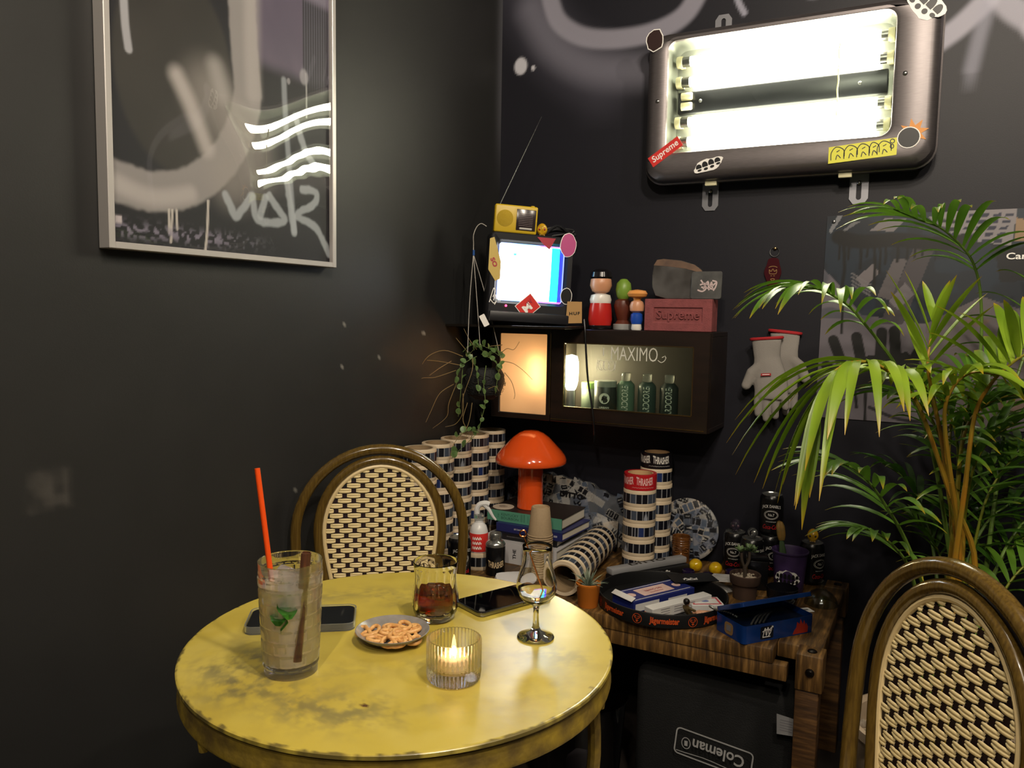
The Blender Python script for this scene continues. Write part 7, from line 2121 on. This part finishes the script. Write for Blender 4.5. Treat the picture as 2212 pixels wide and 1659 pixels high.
def frond(pts, n, L, wd, lmat, smat, start=.35, droop=.5, fwd=.75, upk=.25, seed=0, r0=.0045, sides=(1, -1), endL=.55):
    global NLEAF
    rn = random.Random(seed)
    W = [at(px, py, dp)-PC for px, py, dp in pts]
    Q = smooth_path(W, 8); N = len(Q)
    stem_to(W[0], (W[1]-W[0]).normalized(), smat, seed)
    fr = obj('frond', tube(Q, [r0*(1-.75*i/N) for i in range(N)], 7), smat, PALM)
    for k in range(n):
        tpar = start+(1-start)*(k+.5)/n
        i = min(N-2, int(tpar*(N-1)))
        T = (Q[i+1]-Q[max(i-1, 0)]).normalized()
        up = Vector((0, 0, 1))
        S = T.cross(up); S = S.normalized() if S.length > .15 else CR.copy()
        U = S.cross(T).normalized()
        for sd in sides:
            fu = (tpar-start)/(1-start)
            d0 = (S*sd*(1-.45*fu)+T*(fwd+.7*fu)+U*upk+Vector((rn.uniform(-.1, .1), rn.uniform(-.1, .1), rn.uniform(-.08, .08)))).normalized()
            LL_ = L*(math.sin(math.pi*(.22+.55*fu))**.6)*rn.uniform(.88, 1.1)*(1-(1-endL)*fu*fu)
            V, F, tv = leaflet(Q[i]+T*rn.uniform(-.004, .004), d0, LL_, wd*rn.uniform(.85, 1.15), droop*rn.uniform(.8, 1.25), twist=rn.uniform(-.3, .3))
            # stay in front of the wall
            V = [(x, min(y, YB-.012-PC.y), z) for x, y, z in V]
            me = mesh('leaflet', (V, F), 80)
            ta = me.attributes.new('tip', 'FLOAT', 'POINT'); ta.data.foreach_set('value', tv)
            obj('leaflet', me, lmat, fr); NLEAF += 1
base = lambda px, d: (px, 1570, d)
# upper right arching frond
frond([(2060, 1211, 1.74), (2095, 960, 1.78), (2118, 760, 1.78), (2118, 638, 1.76), (2104, 573, 1.74), (2079, 534, 1.72), (2034, 494, 1.70), (1985, 475, 1.67), (1930, 452, 1.64)], 13, 0.290, 0.0101, m_lf2, m_st2, .45, .42, .55, .35, 1)
# upper left arching frond
frond([(2054, 1211, 1.68), (2010, 960, 1.66), (1940, 800, 1.64), (1900, 740, 1.63), (1875, 708, 1.62), (1837, 664, 1.61), (1802, 640, 1.60), (1772, 626, 1.59), (1725, 620, 1.58), (1680, 632, 1.57)], 14, 0.225, 0.0095, m_lf2, m_st2, .42, .55, .5, .25, 2)
# bright frond hanging to the left, nearest the camera
frond([(2054, 1073, 1.56), (1990, 890, 1.52), (1945, 825, 1.48), (1895, 788, 1.45), (1845, 782, 1.43), (1805, 800, 1.42), (1778, 840, 1.42), (1762, 885, 1.42)], 13, 0.239, 0.0119, m_lf1, m_st1, .30, .80, .65, .15, 3)
# low left fronds
frond([(2005, 1290, 1.62), (1955, 1165, 1.58), (1915, 1095, 1.55), (1880, 1045, 1.53), (1840, 1010, 1.52), (1800, 1000, 1.50)], 11, 0.246, 0.0095, m_lf2, m_st2, .25, .40, .65, .1, 4)
frond([(1990, 1330, 1.66), (1965, 1230, 1.64), (1930, 1180, 1.62), (1890, 1150, 1.60), (1850, 1140, 1.58)], 7, 0.189, 0.0088, m_lf2, m_st2, .30, .45, .6, .1, 5)
# young upright leaf in the middle
frond([(2045, 1000, 1.56), (2020, 880, 1.52), (2005, 800, 1.50), (2008, 745, 1.50), (2020, 700, 1.50)], 5, .215, .0120, m_lf1, m_st1, .45, .10, 1.1, .5, 6)
# bright right frond
frond([(2085, 1050, 1.52), (2105, 900, 1.48), (2140, 830, 1.45), (2185, 785, 1.42), (2235, 755, 1.40), (2300, 730, 1.38)], 11, .24, .0120, m_lf1, m_st1, .22, .30, .15, .95, 7)
frond([(2055, 1040, 1.52), (2040, 900, 1.47), (2060, 835, 1.45), (2100, 805, 1.43), (2150, 810, 1.42)], 8, .17, .0110, m_lf1, m_st1, .30, .75, .55, .2, 16)
# inner crown
frond([(2050, 1070, 1.60), (2030, 930, 1.58), (2010, 860, 1.56), (1985, 820, 1.54), (1950, 800, 1.52), (1920, 800, 1.50)], 9, 0.181, 0.0105, m_lf1, m_st1, .30, .55, .6, .3, 8)
frond([(2065, 1100, 1.64), (2080, 950, 1.62), (2110, 890, 1.60), (2160, 860, 1.58), (2220, 850, 1.55)], 10, 0.217, 0.0101, m_lf2, m_st1, .28, .45, .5, .25, 9)
frond([(2055, 1120, 1.72), (2050, 980, 1.74), (2060, 880, 1.76), (2085, 820, 1.78), (2120, 780, 1.80)], 10, 0.217, 0.0101, m_lf2, m_st1, .30, .45, .5, .3, 10)
# low right fronds
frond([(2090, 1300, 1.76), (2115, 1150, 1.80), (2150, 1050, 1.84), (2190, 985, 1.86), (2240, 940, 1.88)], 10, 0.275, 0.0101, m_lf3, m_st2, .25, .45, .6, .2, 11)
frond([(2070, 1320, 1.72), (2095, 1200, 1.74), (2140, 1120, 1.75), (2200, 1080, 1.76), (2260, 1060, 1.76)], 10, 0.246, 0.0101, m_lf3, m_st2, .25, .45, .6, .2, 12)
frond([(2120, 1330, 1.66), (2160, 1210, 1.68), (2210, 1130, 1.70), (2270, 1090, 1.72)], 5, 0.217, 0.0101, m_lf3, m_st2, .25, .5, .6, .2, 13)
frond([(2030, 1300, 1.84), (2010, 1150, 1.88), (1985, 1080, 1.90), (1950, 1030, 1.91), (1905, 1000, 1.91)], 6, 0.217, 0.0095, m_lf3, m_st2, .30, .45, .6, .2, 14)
# tall far right frond
frond([(2140, 1150, 1.72), (2175, 900, 1.74), (2215, 760, 1.76), (2260, 640, 1.76), (2290, 560, 1.74)], 7, 0.275, 0.0105, m_lf2, m_st2, .45, .45, .4, .3, 15)
# further leaflets deep in the crown, too many to pick apart
def back_fronds(specs):
    VV, FF, TT = [], [], []
    for si, (pts, n, L, wd, start, droop) in enumerate(specs):
        rn = random.Random(100+si)
        Q = smooth_path([at(px, py, dp)-PC for px, py, dp in pts], 8); N = len(Q)
        Q0 = stem_path(Q[0], (Q[1]-Q[0]).normalized(), 50+si); g = join(tube(Q, [.0035*(1-.7*i/N) for i in range(N)], 6), tube(Q0, [.006-.0025*i/len(Q0) for i in range(len(Q0))], 6)); o = len(VV); VV += g[0]; FF += [tuple(i+o for i in f_) for f_ in g[1]]; TT += [.35]*len(g[0])
        for k in range(n):
            tp = start+(1-start)*(k+.5)/n; i = min(N-2, int(tp*(N-1)))
            T = (Q[i+1]-Q[max(i-1, 0)]).normalized(); S = T.cross(Vector((0, 0, 1))); S = S.normalized() if S.length > .15 else CR.copy(); U = S.cross(T).normalized()
            for sd in (1, -1):
                fu = (tp-start)/(1-start)
                d0 = (S*sd*(1-.4*fu)+T*(.6+.6*fu)+U*.25+Vector((rn.uniform(-.15, .15), rn.uniform(-.15, .15), rn.uniform(-.1, .1)))).normalized()
                V, F, tv = leaflet(Q[i], d0, L*rn.uniform(.75, 1.1)*(1-.4*fu*fu), wd*rn.uniform(.85, 1.15), droop*rn.uniform(.7, 1.3), twist=rn.uniform(-.4, .4))
                V = [(x, min(y, YB-.012-PC.y), z) for x, y, z in V]
                o = len(VV); VV += V; FF += [tuple(i2+o for i2 in f_) for f_ in F]; TT += tv
    me = mesh('crown_leaflets', (VV, FF), 80)
    ta = me.attributes.new('tip', 'FLOAT', 'POINT'); ta.data.foreach_set('value', TT)
    tag(obj('crown_leaflets', me, m_lf2, PALM), kind='stuff')
back_fronds([
    ([(2060, 1100, 1.62), (2040, 980, 1.60), (2010, 900, 1.58), (1970, 860, 1.56), (1930, 850, 1.55)], 12, .19, .0095, .2, .5),
    ([(2060, 1120, 1.70), (2070, 1000, 1.70), (2060, 920, 1.70), (2030, 860, 1.70), (1990, 830, 1.70)], 12, .20, .0095, .2, .5),
    ([(2080, 1150, 1.66), (2100, 1020, 1.64), (2140, 950, 1.62), (2200, 910, 1.60)], 11, .20, .0095, .2, .45),
    ([(2080, 1120, 1.74), (2110, 980, 1.76), (2150, 900, 1.78), (2200, 850, 1.80)], 11, .20, .0095, .2, .4),
    ([(2100, 1200, 1.70), (2130, 1080, 1.70), (2180, 1000, 1.70), (2240, 960, 1.70)], 11, .20, .0095, .2, .4),
    ([(2060, 1260, 1.78), (2070, 1150, 1.80), (2100, 1060, 1.82), (2150, 1000, 1.84)], 11, .20, .0090, .2, .4),
    ([(2110, 1330, 1.72), (2150, 1230, 1.74), (2200, 1170, 1.75), (2260, 1140, 1.75)], 10, .20, .0090, .2, .4),
    ([(2050, 1330, 1.80), (2040, 1230, 1.84), (2010, 1160, 1.87), (1970, 1120, 1.90)], 9, .16, .0080, .25, .4),
    ([(2070, 1080, 1.66), (2080, 930, 1.64), (2110, 830, 1.63), (2160, 770, 1.62), (2220, 740, 1.60)], 11, .19, .0095, .3, .4),
    ([(2130, 1350, 1.62), (2180, 1260, 1.62), (2230, 1210, 1.62), (2290, 1190, 1.62)], 8, .16, .0085, .2, .4)])
